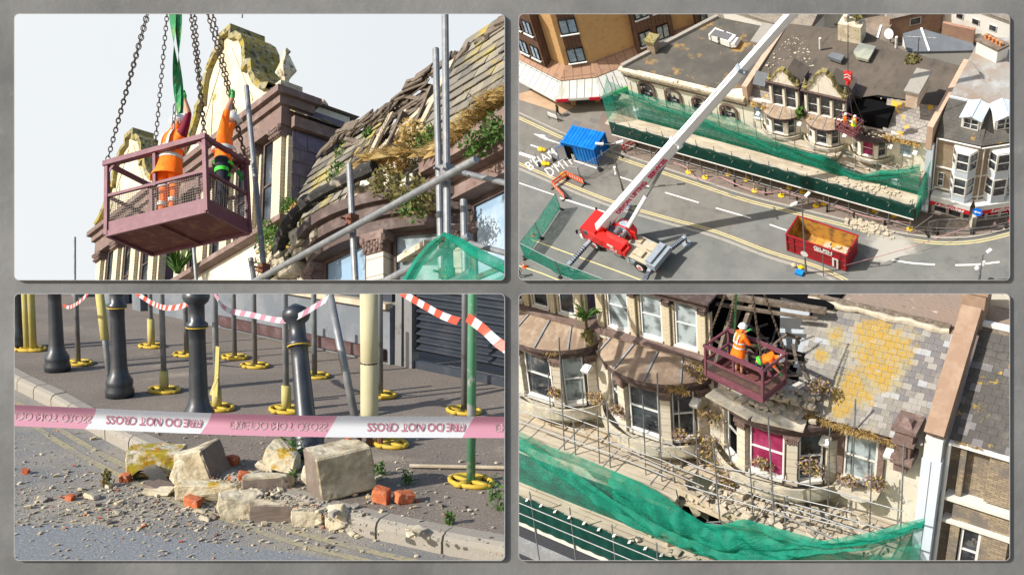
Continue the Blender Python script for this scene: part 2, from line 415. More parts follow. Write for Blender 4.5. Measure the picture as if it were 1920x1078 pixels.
mat('glass_pale', (.36, .42, .44), .2, spec=.5, layers=[((.12, .14, .15), 1.8, .45, .6, 4)])
mat('curtain_pink', (.22, .012, .06), .8, layers=[((.36, .05, .14), 2.2, .45, .7, 5, (1, 1, .5)), ((.14, .01, .04), 3, .58, .8)], bump=(9, .5, .03))
mat('lead', (.23, .24, .26), .6, layers=[((.4, .4, .4), 3, .5, .8, 8)])
mat('galv', (.20, .21, .22), .5, .35, layers=[((.30, .30, .30), 9, .45, .7, 6), ((.2, .13, .09), 14, .66, .8, 6, None, .7)])
mat('galv_dark', (.22, .22, .225), .5, .5, layers=[((.1, .07, .05), 8, .55, .75, 6)])
mat('rusty', (.15, .06, .035), .85, layers=[((.06, .035, .03), 12, .5, .7)], bump=(40, .5, .01))
mat('boards', (.36, .30, .225), .85, layers=[((.48, .42, .33), 2.0, .45, .65, 8, (.3, 1, 1)), ((.25, .2, .14), 5, .58, .8, 8, (.25, 1, 1), .8)], brick=dict(w=2.4, h=.225, ms=.012, c2=(.42, .36, .28), mc=(.10, .08, .07), bump=.5, warp=0))
mat('plank', (.42, .34, .24), .85, layers=[((.56, .49, .38), 3, .45, .7, 8), ((.2, .16, .12), 9, .55, .8, 8, None, .7)], bump=(25, .4, .006))
mat('old_wood', (.14, .11, .085), .95, layers=[((.28, .23, .18), 5, .5, .75, 8), ((.035, .03, .025), 8, .5, .75, 8)], bump=(20, .6, .02))
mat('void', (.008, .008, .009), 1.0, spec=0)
mat('rubble', (.46, .40, .31), .95, layers=[((.35, .30, .24), 4, .45, .7, 8), ((.56, .52, .44), 9, .55, .75, 8)], bump=(30, .5, .01))
mat('grass_dry', (.50, .34, .12), .9, layers=[((.62, .48, .24), 3, .45, .7)], trans=.25)
mat('leaf_green', (.07, .15, .03), .7, layers=[((.14, .24, .05), 3, .45, .7)], trans=.3)
mat('leaf_olive', (.15, .14, .045), .8, layers=[((.30, .24, .10), 3, .45, .7)], trans=.25)
mat('weed_mauve', (.30, .22, .24), .8, trans=.2)
mat('moss', (.12, .13, .03), 1.0, layers=[((.26, .2, .06), 8, .5, .7)], bump=(40, .8, .03))
net_mat('net_green', (.012, .36, .24), .70, .30, 3)
net_mat('net_thin', (.03, .42, .28), .50, .26, 3)
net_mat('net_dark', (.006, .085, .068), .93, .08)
mat('hivis_orange', (.95, .16, .008), .7, layers=[((.98, .28, .02), 6, .5, .75)], bump=(7, .5, .02), emit=((.95, .16, .008, 1), .06))
mat('hivis_yellow', (.55, .85, .03), .7)
mat('silver_tape', (.62, .62, .60), .4)
mat('skin', (.50, .25, .16), .55, layers=[((.40, .17, .10), 5, .5, .8)])
mat('maroon', (.16, .008, .03), .8)
mat('navy', (.015, .017, .03), .8)
mat('white_helmet', (.80, .81, .82), .3, spec=.5)
mat('glove_green', (.05, .38, .09), .7)
mat('harness_green', (.06, .62, .05), .6)
mat('cage_maroon', (.145, .05, .068), .5, layers=[((.20, .08, .10), 5, .5, .7, 8), ((.30, .11, .05), 7, .66, .8, 6, None, .8)], bump=(25, .25, .004))
mat('cage_floor', (.13, .045, .04), .8, layers=[((.25, .13, .08), 4, .5, .72, 8), ((.33, .25, .16), 8, .66, .8, 8)], bump=(25, .4, .004))
mat('chain', (.11, .085, .065), .6, .5, layers=[((.22, .13, .07), 20, .5, .7)])
mat('sling_green', (.03, .22, .08), .7, layers=[((.25, .32, .12), 6, .5, .7)])
mat('boot', (.05, .035, .028), .7)
mat('lamp_white', (.75, .75, .74), .4)
mat('pillar_shade', (.45, .42, .36), .9)
mat('slate_a', (.20, .185, .165), .6, layers=[((.30, .28, .25), 5, .45, .7, 8), ((.42, .40, .36), 11, .62, .8)], bump=(20, .3, .006))
mat('slate_b', (.27, .255, .235), .6, layers=[((.17, .16, .155), 5, .45, .7, 8)], bump=(20, .3, .006))
mat('slate_c', (.13, .12, .125), .55, layers=[((.22, .2, .2), 4, .5, .8, 8)], bump=(20, .3, .006))
mat('slate_yellow', (.40, .245, .035), .9, layers=[((.46, .31, .07), 4, .4, .65, 8), ((.26, .23, .18), 8, .54, .68, 8)], bump=(25, .5, .008))
mat('slate_mix', (.38, .31, .14), .9, layers=[((.24, .22, .19), 5, .45, .65, 8), ((.60, .42, .06), 9, .60, .72, 8)], bump=(25, .5, .008))
mat('slate_blue', (.30, .32, .35), .6)
def lichen(m, spots, col=(.34, .205, .02), col2=(.29, .24, .11)):
    """ochre crust in irregular blotches that run across the slate edges; spots = (x, y, z, radius) in the object's own space"""
    nt = M_(m).node_tree; N = nt.nodes; L = nt.links; b = N['Principled BSDF']; src = b.inputs['Base Color'].links[0].from_socket
    tc = N.new('ShaderNodeTexCoord'); tot = None
    for x, y, z, r in spots:
        v = N.new('ShaderNodeVectorMath'); v.operation = 'DISTANCE'; v.inputs[1].default_value = (x, y, z); L.new(tc.outputs['Object'], v.inputs[0])
        q = N.new('ShaderNodeMath'); q.operation = 'DIVIDE'; q.inputs[1].default_value = r; L.new(v.outputs['Value'], q.inputs[0])
        if tot is None: tot = q.outputs[0]
        else: k = N.new('ShaderNodeMath'); k.operation = 'MINIMUM'; L.new(tot, k.inputs[0]); L.new(q.outputs[0], k.inputs[1]); tot = k.outputs[0]
    for c, sc, amp, lo, hi in ((col2, 1.5, 4.2, 1.5, .8), (col, 2.1, 4.4, 1.1, .75)):
        nz = N.new('ShaderNodeTexNoise'); nz.inputs['Scale'].default_value = sc; nz.inputs['Detail'].default_value = 9; nz.inputs['Roughness'].default_value = .68; L.new(tc.outputs['Object'], nz.inputs[0])
        a = N.new('ShaderNodeMath'); a.operation = 'MULTIPLY_ADD'; a.inputs[1].default_value = amp; L.new(nz.outputs['Fac'], a.inputs[0])
        s0 = N.new('ShaderNodeMath'); s0.operation = 'SUBTRACT'; s0.inputs[1].default_value = amp * .5; L.new(tot, s0.inputs[0]); L.new(s0.outputs[0], a.inputs[2])
        mr = N.new('ShaderNodeMapRange'); mr.inputs[1].default_value = lo; mr.inputs[2].default_value = hi; L.new(a.outputs[0], mr.inputs[0])
        n2 = N.new('ShaderNodeTexNoise'); n2.inputs['Scale'].default_value = 13; n2.inputs['Detail'].default_value = 6; L.new(tc.outputs['Object'], n2.inputs[0])
        m2 = N.new('ShaderNodeMapRange'); m2.inputs[1].default_value = .40; m2.inputs[2].default_value = .54; m2.inputs[3].default_value = .25; m2.inputs[4].default_value = .92; L.new(n2.outputs['Fac'], m2.inputs[0])
        mu = N.new('ShaderNodeMath'); mu.operation = 'MULTIPLY'; L.new(mr.outputs[0], mu.inputs[0]); L.new(m2.outputs[0], mu.inputs[1])
        mx = N.new('ShaderNodeMix'); mx.data_type = 'RGBA'; mx.inputs[7].default_value = c + (1,); L.new(mu.outputs[0], mx.inputs[0]); L.new(src, mx.inputs[6]); src = mx.outputs[2]
    L.new(src, b.inputs['Base Color'])
_MOSS = [((.33, .28, .10), 1.1, .50, .60, 8), ((.40, .27, .03), 2.1, .60, .66, 8), ((.10, .10, .09), 4, .56, .72, 8, None, .7)]
for n_, c_ in (('slm_a', (.19, .17, .14)), ('slm_b', (.25, .225, .18)), ('slm_c', (.13, .12, .105))): mat(n_, c_, .75, layers=_MOSS, bump=(22, .4, .008))
mat('slate_purple', (.115, .085, .115), .5, layers=[((.17, .14, .18), 3, .45, .7, 6), ((.06, .05, .06), 6, .6, .8)], bump=(20, .3, .006))

# ------------------------------------------------------------ pieces every site uses
def slates(parts, o, ex, ey, W_, H_, sw, sh, rnd, pick, skip=None, lift=.012, name='slate_course', parent=None):
    """rows of overlapping slates on a slope; pick(i,j,u,v)->material index; returns one mesh"""
    mb = MB(); o = np.array(o, float); ex = nrm(ex); ey = nrm(ey); n = np.cross(ex, ey); n = nrm(n)
    nr = int(H_ / sh); nc = int(W_ / sw) + 1
    for j in range(nr):
        off = (j % 2) * .5 * sw
        for i in range(-1, nc):
            u0 = max(0, i * sw + off); u1 = min(W_, (i + 1) * sw + off)
            if u1 - u0 < sw * .15: continue
            if skip and skip((u0 + u1) / 2, (j + .5) * sh): continue
            mb.mi = pick((u0 + u1) / 2 + rnd.gauss(0, sw * .5), (j + .5) * sh + rnd.gauss(0, sh * .5))
            g = sw * .012; z0 = lift * 2 * rnd.uniform(.8, 1.5); z1 = lift * .4; th = lift * .9; dy = rnd.uniform(-.06, .06) * sh
            p = [o + ex * (u0 + g) + ey * (j * sh + dy) + n * (z0 + rnd.uniform(0, lift * .5)), o + ex * (u1 - g) + ey * (j * sh + dy + rnd.uniform(-.03, .03) * sh) + n * z0,
                 o + ex * (u1 - g) + ey * ((j + 1.25) * sh) + n * z1, o + ex * (u0 + g) + ey * ((j + 1.25) * sh) + n * z1]
            mb.prism([p[0], p[1], p[2], p[3]], -n * th)
    return mb.build(name, parts, parent)

def bolt(parent, p, s=.05, m='rusty', R=R_):
    """scaffold coupler"""
    mb = MB(); p = np.array(p, float)
    mb.obox(p, (s, 0, 0), (0, s * 1.15, 0), (0, 0, s * .8)); mb.tube(p + (s * .6, -s * 1.2, 0), p + (s * .6, -s * 1.9, .0), s * .28, 6); mb.tube(p + (-s * .6, 0, s), p + (-s * .6, 0, -s * 1.3), s * .3, 6)
    return mb.build('coupler', m, parent)
def hollow_tube(mb, a, b, r, n=10):
    """steel tube with an open end you can look into"""
    a = np.array(a, float); b = np.array(b, float); d = nrm(b - a)
    mb.sweep([a, b], r, n, cap=False)
    mb.sweep([b + d * 1e-4, b - d * r * 3], [r * .82, r * .8], n, cap=True)
    ref = np.cross(d, (0, 0, 1)); ref = nrm(ref if np.linalg.norm(ref) > .05 else np.cross(d, (0, 1, 0))); bb = np.cross(d, ref)
    vs = []
    for rr_ in (r, r * .82):
        for j in range(n):
            t = 2 * math.pi * (j + .5) / n; vs.append(b + rr_ * (math.cos(t) * ref + math.sin(t) * bb))
    mb.add(vs, [(j, (j + 1) % n, n + (j + 1) % n, n + j) for j in range(n)])

def sash(parent, x0, x1, y, z0, z1, frame='white_paint', glass='glass_dark', fw=.06, bars=(.5,), vbars=(), name='window', depth=.08, sill=None):
    """sash window standing in a wall that faces -y; window > pane, sill"""
    mb = MB(); d = depth
    mb.box(x0, x0 + fw, y, y + d, z0, z1); mb.box(x1 - fw, x1, y, y + d, z0, z1)
    mb.box(x0 + fw, x1 - fw, y, y + d, z0, z0 + fw); mb.box(x0 + fw, x1 - fw, y, y + d, z1 - fw, z1)
    for t in bars: mb.box(x0 + fw, x1 - fw, y + .012, y + d, z0 + (z1 - z0) * t - fw * .4, z0 + (z1 - z0) * t + fw * .4)
    for t in vbars: mb.box(x0 + (x1 - x0) * t - fw * .4, x0 + (x1 - x0) * t + fw * .4, y + .016, y + d, z0 + fw, z1 - fw)
    w = mb.build(name, frame, parent); w['_loc'] = parent['_loc']
    g = MB(); g.box(x0 + fw * .5, x1 - fw * .5, y + d * .6, y + d * .6 + .01, z0 + fw * .5, z1 - fw * .5); g.build('pane', glass, w)
    if sill:
        s = MB(); s.box(x0 - .04, x1 + .04, y - .1, y + d, z0 - .07, z0 - .003); s.build('sill', sill, w)
    return w

def bay(b, cx, yf, z0, z1, wid, dep, stone='cream', detail=1, glasses=None, rnd=R_, balc=True, roof=True, mullion='white_paint', eave=.4, sidewin=True):
    """bowed first floor bay: pilasters with capitals, windows between, dark bowed cornice, lead covered top and a balcony kerb"""
    hw = wid / 2
    def cur(t, e=0.0):       # t -1..1 along the bow
        a = t * 1.15; s = math.sin(1.15)
        return np.array([cx + (hw + e) * math.sin(a) / s, yf - (dep + e) * (math.cos(a) - math.cos(1.15)) / (1 - math.cos(1.15)), 0])
    def band(mb, e0, e1, za, zb, n=18, tt=1.0):
        P = [cur(-tt + 2 * tt * i / n, e1) for i in range(n + 1)]; Q = [cur(-tt + 2 * tt * i / n, e0) for i in range(n + 1)]
        vs = []
        for p, q in zip(P, Q):
            vs += [q + [0, 0, za], p + [0, 0, za], p + [0, 0, zb], q + [0, 0, zb]]
        fs = []
        for i in range(n):
            k = i * 4
            for j in range(4): fs.append((k + j, k + (j + 1) % 4, k + 4 + (j + 1) % 4, k + 4 + j))
        fs += [(0, 1, 2, 3), (n * 4 + 3, n * 4 + 2, n * 4 + 1, n * 4)]
        mb.add(vs, fs)
    zt = z1 - eave
    ts = [-.93, -.36, .36, .93]; pw = .17 * min(1, wid / 3.2)
    for t in ts:
        bw = MB(); caps = MB()
        p = cur(t, -.02); a = t * 1.15 * .7; ex = np.array([math.cos(a), math.sin(a), 0]); ey = np.array([-math.sin(a), math.cos(a), 0])
        zc = zt - .34
        bw.obox(p + [0, 0, (z0 + zc) / 2] + ey * .08, ex * pw, ey * .14, (0, 0, (zc - z0) / 2))
        bw.obox(p + [0, 0, z0 + .1] + ey * .06, ex * (pw + .035), ey * .16, (0, 0, .1))
        caps.obox(p + [0, 0, zc + .1] + ey * .06, ex * (pw + .01), ey * .16, (0, 0, .1))
        caps.obox(p + [0, 0, zc + .27] + ey * .05, ex * (pw + .07), ey * .2, (0, 0, .07))
        if detail > 1:
            for k in range(7):
                for r in range(2): q = p + ex * (-pw + 2 * pw * k / 6) - ey * .11 + [0, 0, zc + .05 + .09 * r + .04 * (k % 2)]; caps.ball(q, .045, 6, 4)
            for s in (-1, 1): caps.ball(p + ex * s * (pw + .02) - ey * .11 + [0, 0, zc + .22], .075, 7, 5)
        pil = bw.build('pilaster', stone, b)
        caps.build('capital', 'brown_stone', pil)
    glasses = glasses or ['glass_dark'] * 3
    for k in range(3):
        ta, tb = ts[k] + .1, ts[k + 1] - .1; A = cur(ta, -.16); B = cur(tb, -.16); d = B - A; L = np.linalg.norm(d); ex = d / L; ey = np.array([-ex[1], ex[0], 0])
        fr = MB(); h = zt - z0; f = .05
        za = z0 + .12; zb = zt
        for (s0, s1, h0, h1) in ((0, f, za, zb), (L - f, L, za, zb), (f, L - f, za, za + f), (f, L - f, zb - f, zb), (f, L - f, (za + zb) / 2 - f * .5, (za + zb) / 2 + f * .5)):
            fr.obox(A + ex * (s0 + s1) / 2 + [0, 0, (h0 + h1) / 2], ex * (s1 - s0) / 2, ey * .04, (0, 0, (h1 - h0) / 2))
        w = fr.build('window', mullion, b)
        g = MB(); g.obox(A + ex * L / 2 + ey * .02 + [0, 0, (za + zb) / 2], ex * (L / 2 - f * .6), ey * .006, (0, 0, (zb - za) / 2 - f * .6)); g.build('pane', glasses[k], w)
        s = MB(); s.obox(A + ex * L / 2 - ey * .06 + [0, 0, z0 + .06], ex * L / 2, ey * .12, (0, 0, .055)); s.build('sill', 'off_white', w)
    ev = MB()
    band(ev, -.3, .10, zt, zt + eave * .35); band(ev, -.3, .2, zt + eave * .35 + .002, zt + eave * .7); band(ev, -.3, .32, zt + eave * .7 + .002, z1)
    e_ = ev.build('bay_cornice', 'brown_paint', b)
    if roof:
        rf = MB(); n = 18
        P = [cur(-1 + 2 * i / n, .30) + [0, 0, z1 + .01] for i in range(n + 1)]
        Q = [np.array([cx + (hw + .1) * (-1 + 2 * i / n), yf - .06, z1 + .48]) for i in range(n + 1)]
        rf.add(P + Q, [(i, i + 1, n + 2 + i, n + 1 + i) for i in range(n)])
        rf.add([p - [0, 0, .04] for p in P] + P, [(i, i + 1, n + 2 + i, n + 1 + i) for i in range(n)])
        r = rf.build('bay_roof', 'bay_felt', b)
        rl = MB()
        for i in range(2, n, 4): rl.beam(P[i] + [0, 0, .03], Q[i] + [0, 0, .03], .06, .06)
        rl.build('lead_rolls', 'lead', r)
    if balc:
        bl = MB(); band(bl, -.5, .42, z0 - .34, z0 - .26); band(bl, .34, .42, z0 - .26, z0 + .12); band(bl, -.2, .30, z0 - .52, z0 - .342)
        bl.build('balcony_kerb', 'balcony', b)
    return cur
mat('bay_felt', (.25, .18, .13), .9, layers=[((.38, .30, .22), 3, .45, .7, 8), ((.5, .44, .36), 12, .68, .8)], bump=(14, .3, .01))
mat('balcony', (.40, .37, .31), .9, layers=[((.60, .53, .40), 2.5, .45, .65, 6), ((.2, .18, .15), 6, .55, .8, 8)], bump=(18, .4, .02))

def ball_finial(mb, p, s):
    """stone urn like finial: plinth, stem and a pyramid with a knob"""
    p = np.array(p, float)
    mb.box(p[0] - s * .42, p[0] + s * .42, p[1] - s * .42, p[1] + s * .42, p[2], p[2] + s * .55)
    mb.lathe(p + [0, 0, s * .551], [(s * .3, 0), (s * .14, s * .15), (s * .12, s * .3), (s * .2, s * .42), (s * .36, s * .6), (s * .38, s * .66), (s * .12, s * 1.25), (s * .07, s * 1.3), (s * .16, s * 1.42), (s * .02, s * 1.58)], 4)

GABLE = [(-1.0, 0), (-1.0, .10), (-.86, .15), (-.72, .27), (-.62, .42), (-.60, .53), (-.53, .55), (-.47, .5), (-.47, .62), (-.44, .78), (-.36, .9), (-.25, .985), (-.12, 1.02), (-.12, 1.13),
         (.12, 1.13), (.12, 1.02), (.25, .985), (.36, .9), (.44, .78), (.47, .62), (.47, .5), (.53, .55), (.60, .53), (.62, .42), (.72, .27), (.86, .15), (1.0, .10), (1.0, 0)]
def shaped_gable(b, cx, y, z, hw, h, th, parent_mat='cream', cope='mossy', finials=True, cut=None, small=False):
    g = MB(); pts = [(a, c) for a, c in GABLE]
    g.prism([(cx + a * hw, y, z + c * h) for a, c in pts][::-1], (0, th, 0))
    gb = g.build('gable', parent_mat, b)
    c = MB()    # coping laid over the curved edge, a little proud to both sides
    k = len(pts)
    vs = []
    for i, (a, q) in enumerate(pts):
        a0, q0 = pts[max(i - 1, 0)]; a1, q1 = pts[min(i + 1, k - 1)]
        nx, nz = -(q1 - q0) * h, (a1 - a0) * hw; l = math.hypot(nx, nz) or 1; t = .045 * hw
        x_, z_ = cx + a * hw, z + q * h
        for (yy, o_) in ((y - .06 * hw, -.03 * hw), (y - .06 * hw, t), (y + th + .04, t), (y + th + .04, -.03 * hw)): vs.append((x_ + nx / l * o_, yy, z_ + nz / l * o_))
    fs = []
    for i in range(1, k - 2):
        for j in range(4): fs.append((i * 4 + j, i * 4 + (j + 1) % 4, i * 4 + 4 + (j + 1) % 4, i * 4 + 4 + j))
    c.add(vs, fs); c.build('coping', cope, gb)
    fi = MB()
    if finials:
        for s in (-1, 1): ball_finial(fi, (cx + s * hw * .97, y + th / 2, z + .02), hw * .3)
        fi.build('finial', cope if small else 'mossy_pale', gb)
    rb = MB()
    for a0, z0_, a1, z1_ in ((-.62, .12, -.08, .93), (.62, .12, .08, .93), (-.30, .03, -.30, .50)):
        rb.beam((cx + a0 * hw, y - .01, z + z0_ * h), (cx + a1 * hw, y - .01, z + z1_ * h), .025 * hw, .03, (0, 1, 0))
    rb.build('gable_ribs', parent_mat, gb)
    return gb

def dormer(b, x0, x1, yf, z0, z1, nwin=2, depth=2.2, stone='cream', detail=1, glass='glass_dark', pw=.22, gable_h=1.9, gable_cut=None, frame='white_paint', cap='brown_paint', cheek='slate_purple', gable=True, ent=.38, roofm='felt_brown'):
    """dormer front flush with the facade: pilasters, sash windows, heavy brown entablature, shaped gable"""
    d = MB(); zt = z1 - ent
    d.box(x0 + .06, x1 - .06, yf + .25, yf + depth, z0, z1 - .05)
    body = d.build('dormer', [stone], b)
    ck = MB()
    for xx, s in ((x0, -1), (x1, 1)):
        ck.box(min(xx - s * .06, xx), max(xx - s * .06, xx), yf + .3, yf + depth, z0, z1 - ent * .3)
    ck.build('dormer_cheek', cheek, b)
    n = nwin + 1; xs = [x0 + pw / 2 + .05 + (x1 - x0 - pw - .1) * i / (n - 1) for i in range(n)]
    for xx in xs:
        p = MB(); cp = MB()
        p.box(xx - pw / 2, xx + pw / 2, yf - .02, yf + .30, z0, zt - .25)
        if detail > 1: p.box(xx - pw / 2 - .12, xx - pw / 2 - .03, yf + .08, yf + .26, z0, zt - .25); p.box(xx + pw / 2 + .03, xx + pw / 2 + .12, yf + .08, yf + .26, z0, zt - .25)
        cp.box(xx - pw / 2 - .03, xx + pw / 2 + .03, yf - .06, yf + .28, zt - .25, zt - .002)
        if detail > 1:
            for k in range(5):
                for r in range(2): cp.ball((xx - pw / 2 + pw * k / 4, yf - .09, zt - .2 + .1 * r), .045, 6, 5)
            for s in (-1, 1): cp.ball((xx + s * (pw / 2 + .03), yf - .1, zt - .06), .065, 6, 5)
        pl = p.build('pilaster', 'cream_brick' if detail > 1 else stone, b); cp.build('capital', cap, pl)
    for k in range(nwin):
        sash(b, xs[k] + pw / 2 + (.14 if detail > 1 else .02), xs[k + 1] - pw / 2 - (.14 if detail > 1 else .02), yf + .12, z0 + .06, zt - .02, frame, glass, .05, sill='off_white')
    e = MB(); e.box(x0 - .02, x1 + .02, yf - .08, yf + .6, zt, z1 - ent * .45)
    e.box(x0 - .10, x1 + .10, yf - .17, yf + .7, z1 - ent * .45 + .002, z1 - ent * .2); e.box(x0 - .2, x1 + .2, yf - .28, yf + .8, z1 - ent * .2 + .002, z1)
    e.build('entablature', cap, b)
    r = MB(); zr = z1 + .5
    r.prism([(x0 - .05, yf + .6, z1 - .01), (x1 + .05, yf + .6, z1 - .01), ((x0 + x1) / 2, yf + .6, zr + .3)], (0, depth - .4, 0))
    r.build('dormer_roof', roofm, b)
    if gable: shaped_gable(b, (x0 + x1) / 2, yf - .05, z1 + .003, (x1 - x0) / 2 * .98, gable_h, .35, stone, small=detail < 2)
    return body
mat('felt_brown', (.15, .12, .095), .95, layers=[((.25, .2, .16), .7, .4, .62, 8), ((.42, .35, .28), 5, .66, .78, 8), ((.07, .06, .05), 2.4, .55, .75, 8, None, .7)], bump=(6, .4, .03))

def floodlight(label, p, s=1.0, group='floodlights on the cream facades'):
    """white floodlight on an arm sticking out of the wall"""
    p = np.array(p, float)
    t = thing('floodlight', label, 'floodlight', p, group)
    a = MB(); a.tube(p, p + np.array([0, -.35, .12]) * s, .03 * s, 6); a.build('arm', 'galv', t)
    h = MB(); c = p + np.array([0, -.5, .08]) * s
    h.obox(c, (.16 * s, 0, 0), (0, .17 * s, .06 * s), (0, -.04 * s, .08 * s)); h.obox(c + np.array([0, .02, .11]) * s, (.1 * s, 0, 0), (0, .08 * s, .03 * s), (0, -.01, .03 * s))
    h.build('lamp_head', 'lamp_white', t); return t

# ------------------------------------------------------------ people
def person(label, J, cloth, group=None, helmet=None, hair=None, vest=None, bands=(), scale=1.0, parts=None, hand_mat='skin', grip=(), look=(0, -1, 0), sub=2):
    """J: joint name -> point. One continuous skinned body, materials by the nearest limb."""
    J = {k: np.array(v, float) for k, v in J.items()}; s = scale
    base = (J['ankL'] + J['ankR']) / 2; base = np.array([base[0], base[1], min(J['ankL'][2], J['ankR'][2]) - .08 * s])
    t = thing('person', label, 'person', base, group)
    rad = dict(pel=.15, waist=.135, chest=.165, neck=.065, head0=.085, head1=.10, head2=.085, shL=.085, shR=.085, elL=.052, elR=.052, wrL=.036, wrR=.036, haL=.04, haR=.04,
               hipL=.105, hipR=.105, knL=.07, knR=.07, ankL=.045, ankR=.045, toeL=.042, toeR=.042)
    up = nrm(J['head'] - J['neck']); lk = nrm(look)
    J['waist'] = J['pel'] * .55 + J['chest'] * .45
    J['head0'] = J['neck'] * .45 + J['head'] * .55; J['head1'] = J['head'] + lk * .01 * s; J['head2'] = J['head'] + up * .075 * s
    for q in 'LR':
        J['ha' + q] = J['wr' + q] + nrm(J['wr' + q] - J['el' + q]) * .08 * s if 'ha' + q not in J else J['ha' + q]
        J['toe' + q] = J['toe' + q]
    names = ['pel', 'waist', 'chest', 'neck', 'head0', 'head1', 'head2', 'shL', 'elL', 'wrL', 'haL', 'shR', 'elR', 'wrR', 'haR', 'hipL', 'knL', 'ankL', 'toeL', 'hipR', 'knR', 'ankR', 'toeR']
    ed = [('pel', 'waist'), ('waist', 'chest'), ('chest', 'neck'), ('neck', 'head0'), ('head0', 'head1'), ('head1', 'head2')]
    for q in 'LR': ed += [('chest', 'sh' + q), ('sh' + q, 'el' + q), ('el' + q, 'wr' + q), ('wr' + q, 'ha' + q), ('pel', 'hip' + q), ('hip' + q, 'kn' + q), ('kn' + q, 'ank' + q), ('ank' + q, 'toe' + q)]
    me = bpy.data.meshes.new('sk'); me.from_pydata([tuple((J[n] - base)) for n in names], [(names.index(a), names.index(b)) for a, b in ed], [])
    o = bpy.data.objects.new('sk', me); COL.objects.link(o)
    sm = o.modifiers.new('s', 'SKIN'); sm.use_smooth_shade = True
    for i, n in enumerate(names): me.skin_vertices[0].data[i].radius = (rad[n] * s,) * 2
    me.skin_vertices[0].data[0].use_root = True
    sb = o.modifiers.new('u', 'SUBSURF'); sb.levels = sub; sb.render_levels = sub
    ev = bpy.data.meshes.new_from_object(o.evaluated_get(bpy.context.evaluated_depsgraph_get()))
    COL.objects.unlink(o); bpy.data.objects.remove(o)
    # cloth: dict bone-group -> material
    seg = [(('pel', 'chest'), 'torso'), (('chest', 'neck'), 'torso'), (('neck', 'head2'), 'head')]
    for q in 'LR':
        seg += [(('sh' + q, 'el' + q), 'uparm'), (('el' + q, 'wr' + q), 'forearm'), (('wr' + q, 'ha' + q), 'hand'), (('hip' + q, 'kn' + q), 'thigh'), (('kn' + q, 'ank' + q), 'shin'), (('ank' + q, 'toe' + q), 'foot'), (('chest', 'sh' + q), 'torso'), (('pel', 'hip' + q), 'thigh')]
    ms = sorted(set(cloth.values())); mi = {m: i for i, m in enumerate(ms)}
    ev.materials.clear()
    for m in ms: ev.materials.append(M_(m))
    for f in ev.polygons:
        c = np.array(f.center) + base; best = None
        for (a, b_), g in seg:
            A, B = J[a], J[b_]; d = B - A; u = min(1, max(0, (c - A).dot(d) / (d.dot(d) + 1e-9))); q = np.linalg.norm(c - A - d * u) / (.6 if g == 'head' else 1)
            if best is None or q < best[0]: best = (q, g)
        f.material_index = mi[cloth.get(best[1], ms[0])]; f.use_smooth = True
    body = bpy.data.objects.new('body', ev); COL.objects.link(body); body.parent = t; body['_loc'] = t['_loc']
    # hands: palm with five fingers
    for q in 'LR':
        a = nrm(J['wr' + q] - J['el' + q]); side = nrm(np.cross(a, up) if abs(a.dot(up)) < .95 else np.cross(a, lk)); nn = np.cross(a, side)
        h = MB(); c = J['ha' + q]; curl = 1.0 if q in grip else .35
        for k in range(4):
            r0 = c + side * (k - 1.5) * .02 * s + a * .03 * s; L = (.038, .045, .042, .033)[k] * s
            p1 = r0 + a * L * math.cos(curl * .7) + nn * L * math.sin(curl * .7); p2 = p1 + a * L * .8 * math.cos(curl * 1.9) + nn * L * .8 * math.sin(curl * 1.9); p3 = p2 + a * L * .6 * math.cos(curl * 2.9) + nn * L * .6 * math.sin(curl * 2.9)
            h.sweep([r0, p1, p2, p3], [.0105 * s, .01 * s, .009 * s, .007 * s], 6)
        r0 = c - side * .035 * s; p1 = r0 + (a * .6 - side * .5 + nn * .5) * .035 * s; p2 = p1 + (a * .7 + nn * .7 + side * .3) * .03 * s
        h.sweep([r0, p1, p2], [.013 * s, .011 * s, .008 * s], 6)
        h.obox(c, side * .04 * s, a * .042 * s, nn * .016 * s)
        h.build('hand', cloth.get('hand', hand_mat), t, smooth=True)
    # face: nose, brow, ears, mouth
    hd = J['head']; rt = nrm(np.cross(lk, up)); f_ = MB()
    f_.sweep([hd + lk * .085 * s + up * .02 * s, hd + lk * .115 * s - up * .015 * s, hd + lk * .09 * s - up * .03 * s], [.012 * s, .016 * s, .01 * s], 6)
    for k in (-1, 1): f_.ball(hd + rt * k * .092 * s - up * .0 * s, .022 * s, 6, 5)
    f_.build('nose_and_ears', 'skin', t, smooth=True)
    e_ = MB()
    for k in (-1, 1): e_.ball(hd + lk * .088 * s + rt * k * .032 * s + up * .02 * s, .011 * s, 6, 5)
    e_.sweep([hd + lk * .09 * s - up * .05 * s - rt * .02 * s, hd + lk * .093 * s - up * .052 * s + rt * .02 * s], .004 * s, 5)
    e_.build('eyes_and_mouth', 'navy', t)
    if helmet:
        h = MB(); c = hd + up * .045 * s; pr = [(.128, 0), (.13, .03), (.122, .07), (.098, .11), (.06, .135), (.02, .145)]
        h.lathe(c, [(r * s, z * s) for r, z in pr], 14, up)
        h.lathe(c - up * .006 * s, [(.14 * s, 0), (.14 * s, .01 * s)], 14, up)
        pk = [c + lk * .10 * s + rt * k * .07 * s for k in (-1, 1)] + [c + lk * .175 * s + rt * .045 * s, c + lk * .175 * s - rt * .045 * s]
        h.prism(pk, up * .012 * s)
        for k in (-.035, 0, .035): h.sweep([c + up * (.142 - abs(k)) * s * .98 + rt * k * s - lk * .07 * s, c + up * .15 * s + rt * k * s, c + up * (.142 - abs(k)) * s * .98 + rt * k * s + lk * .07 * s], .006 * s, 5)
        h.build('helmet', helmet, t, smooth=True)
    if hair:
        h = MB(); h.ball(hd + up * .035 * s - lk * .018 * s, .105 * s, 12, 8, (1, 1, .95)); h.build('hair', hair, t, smooth=True)
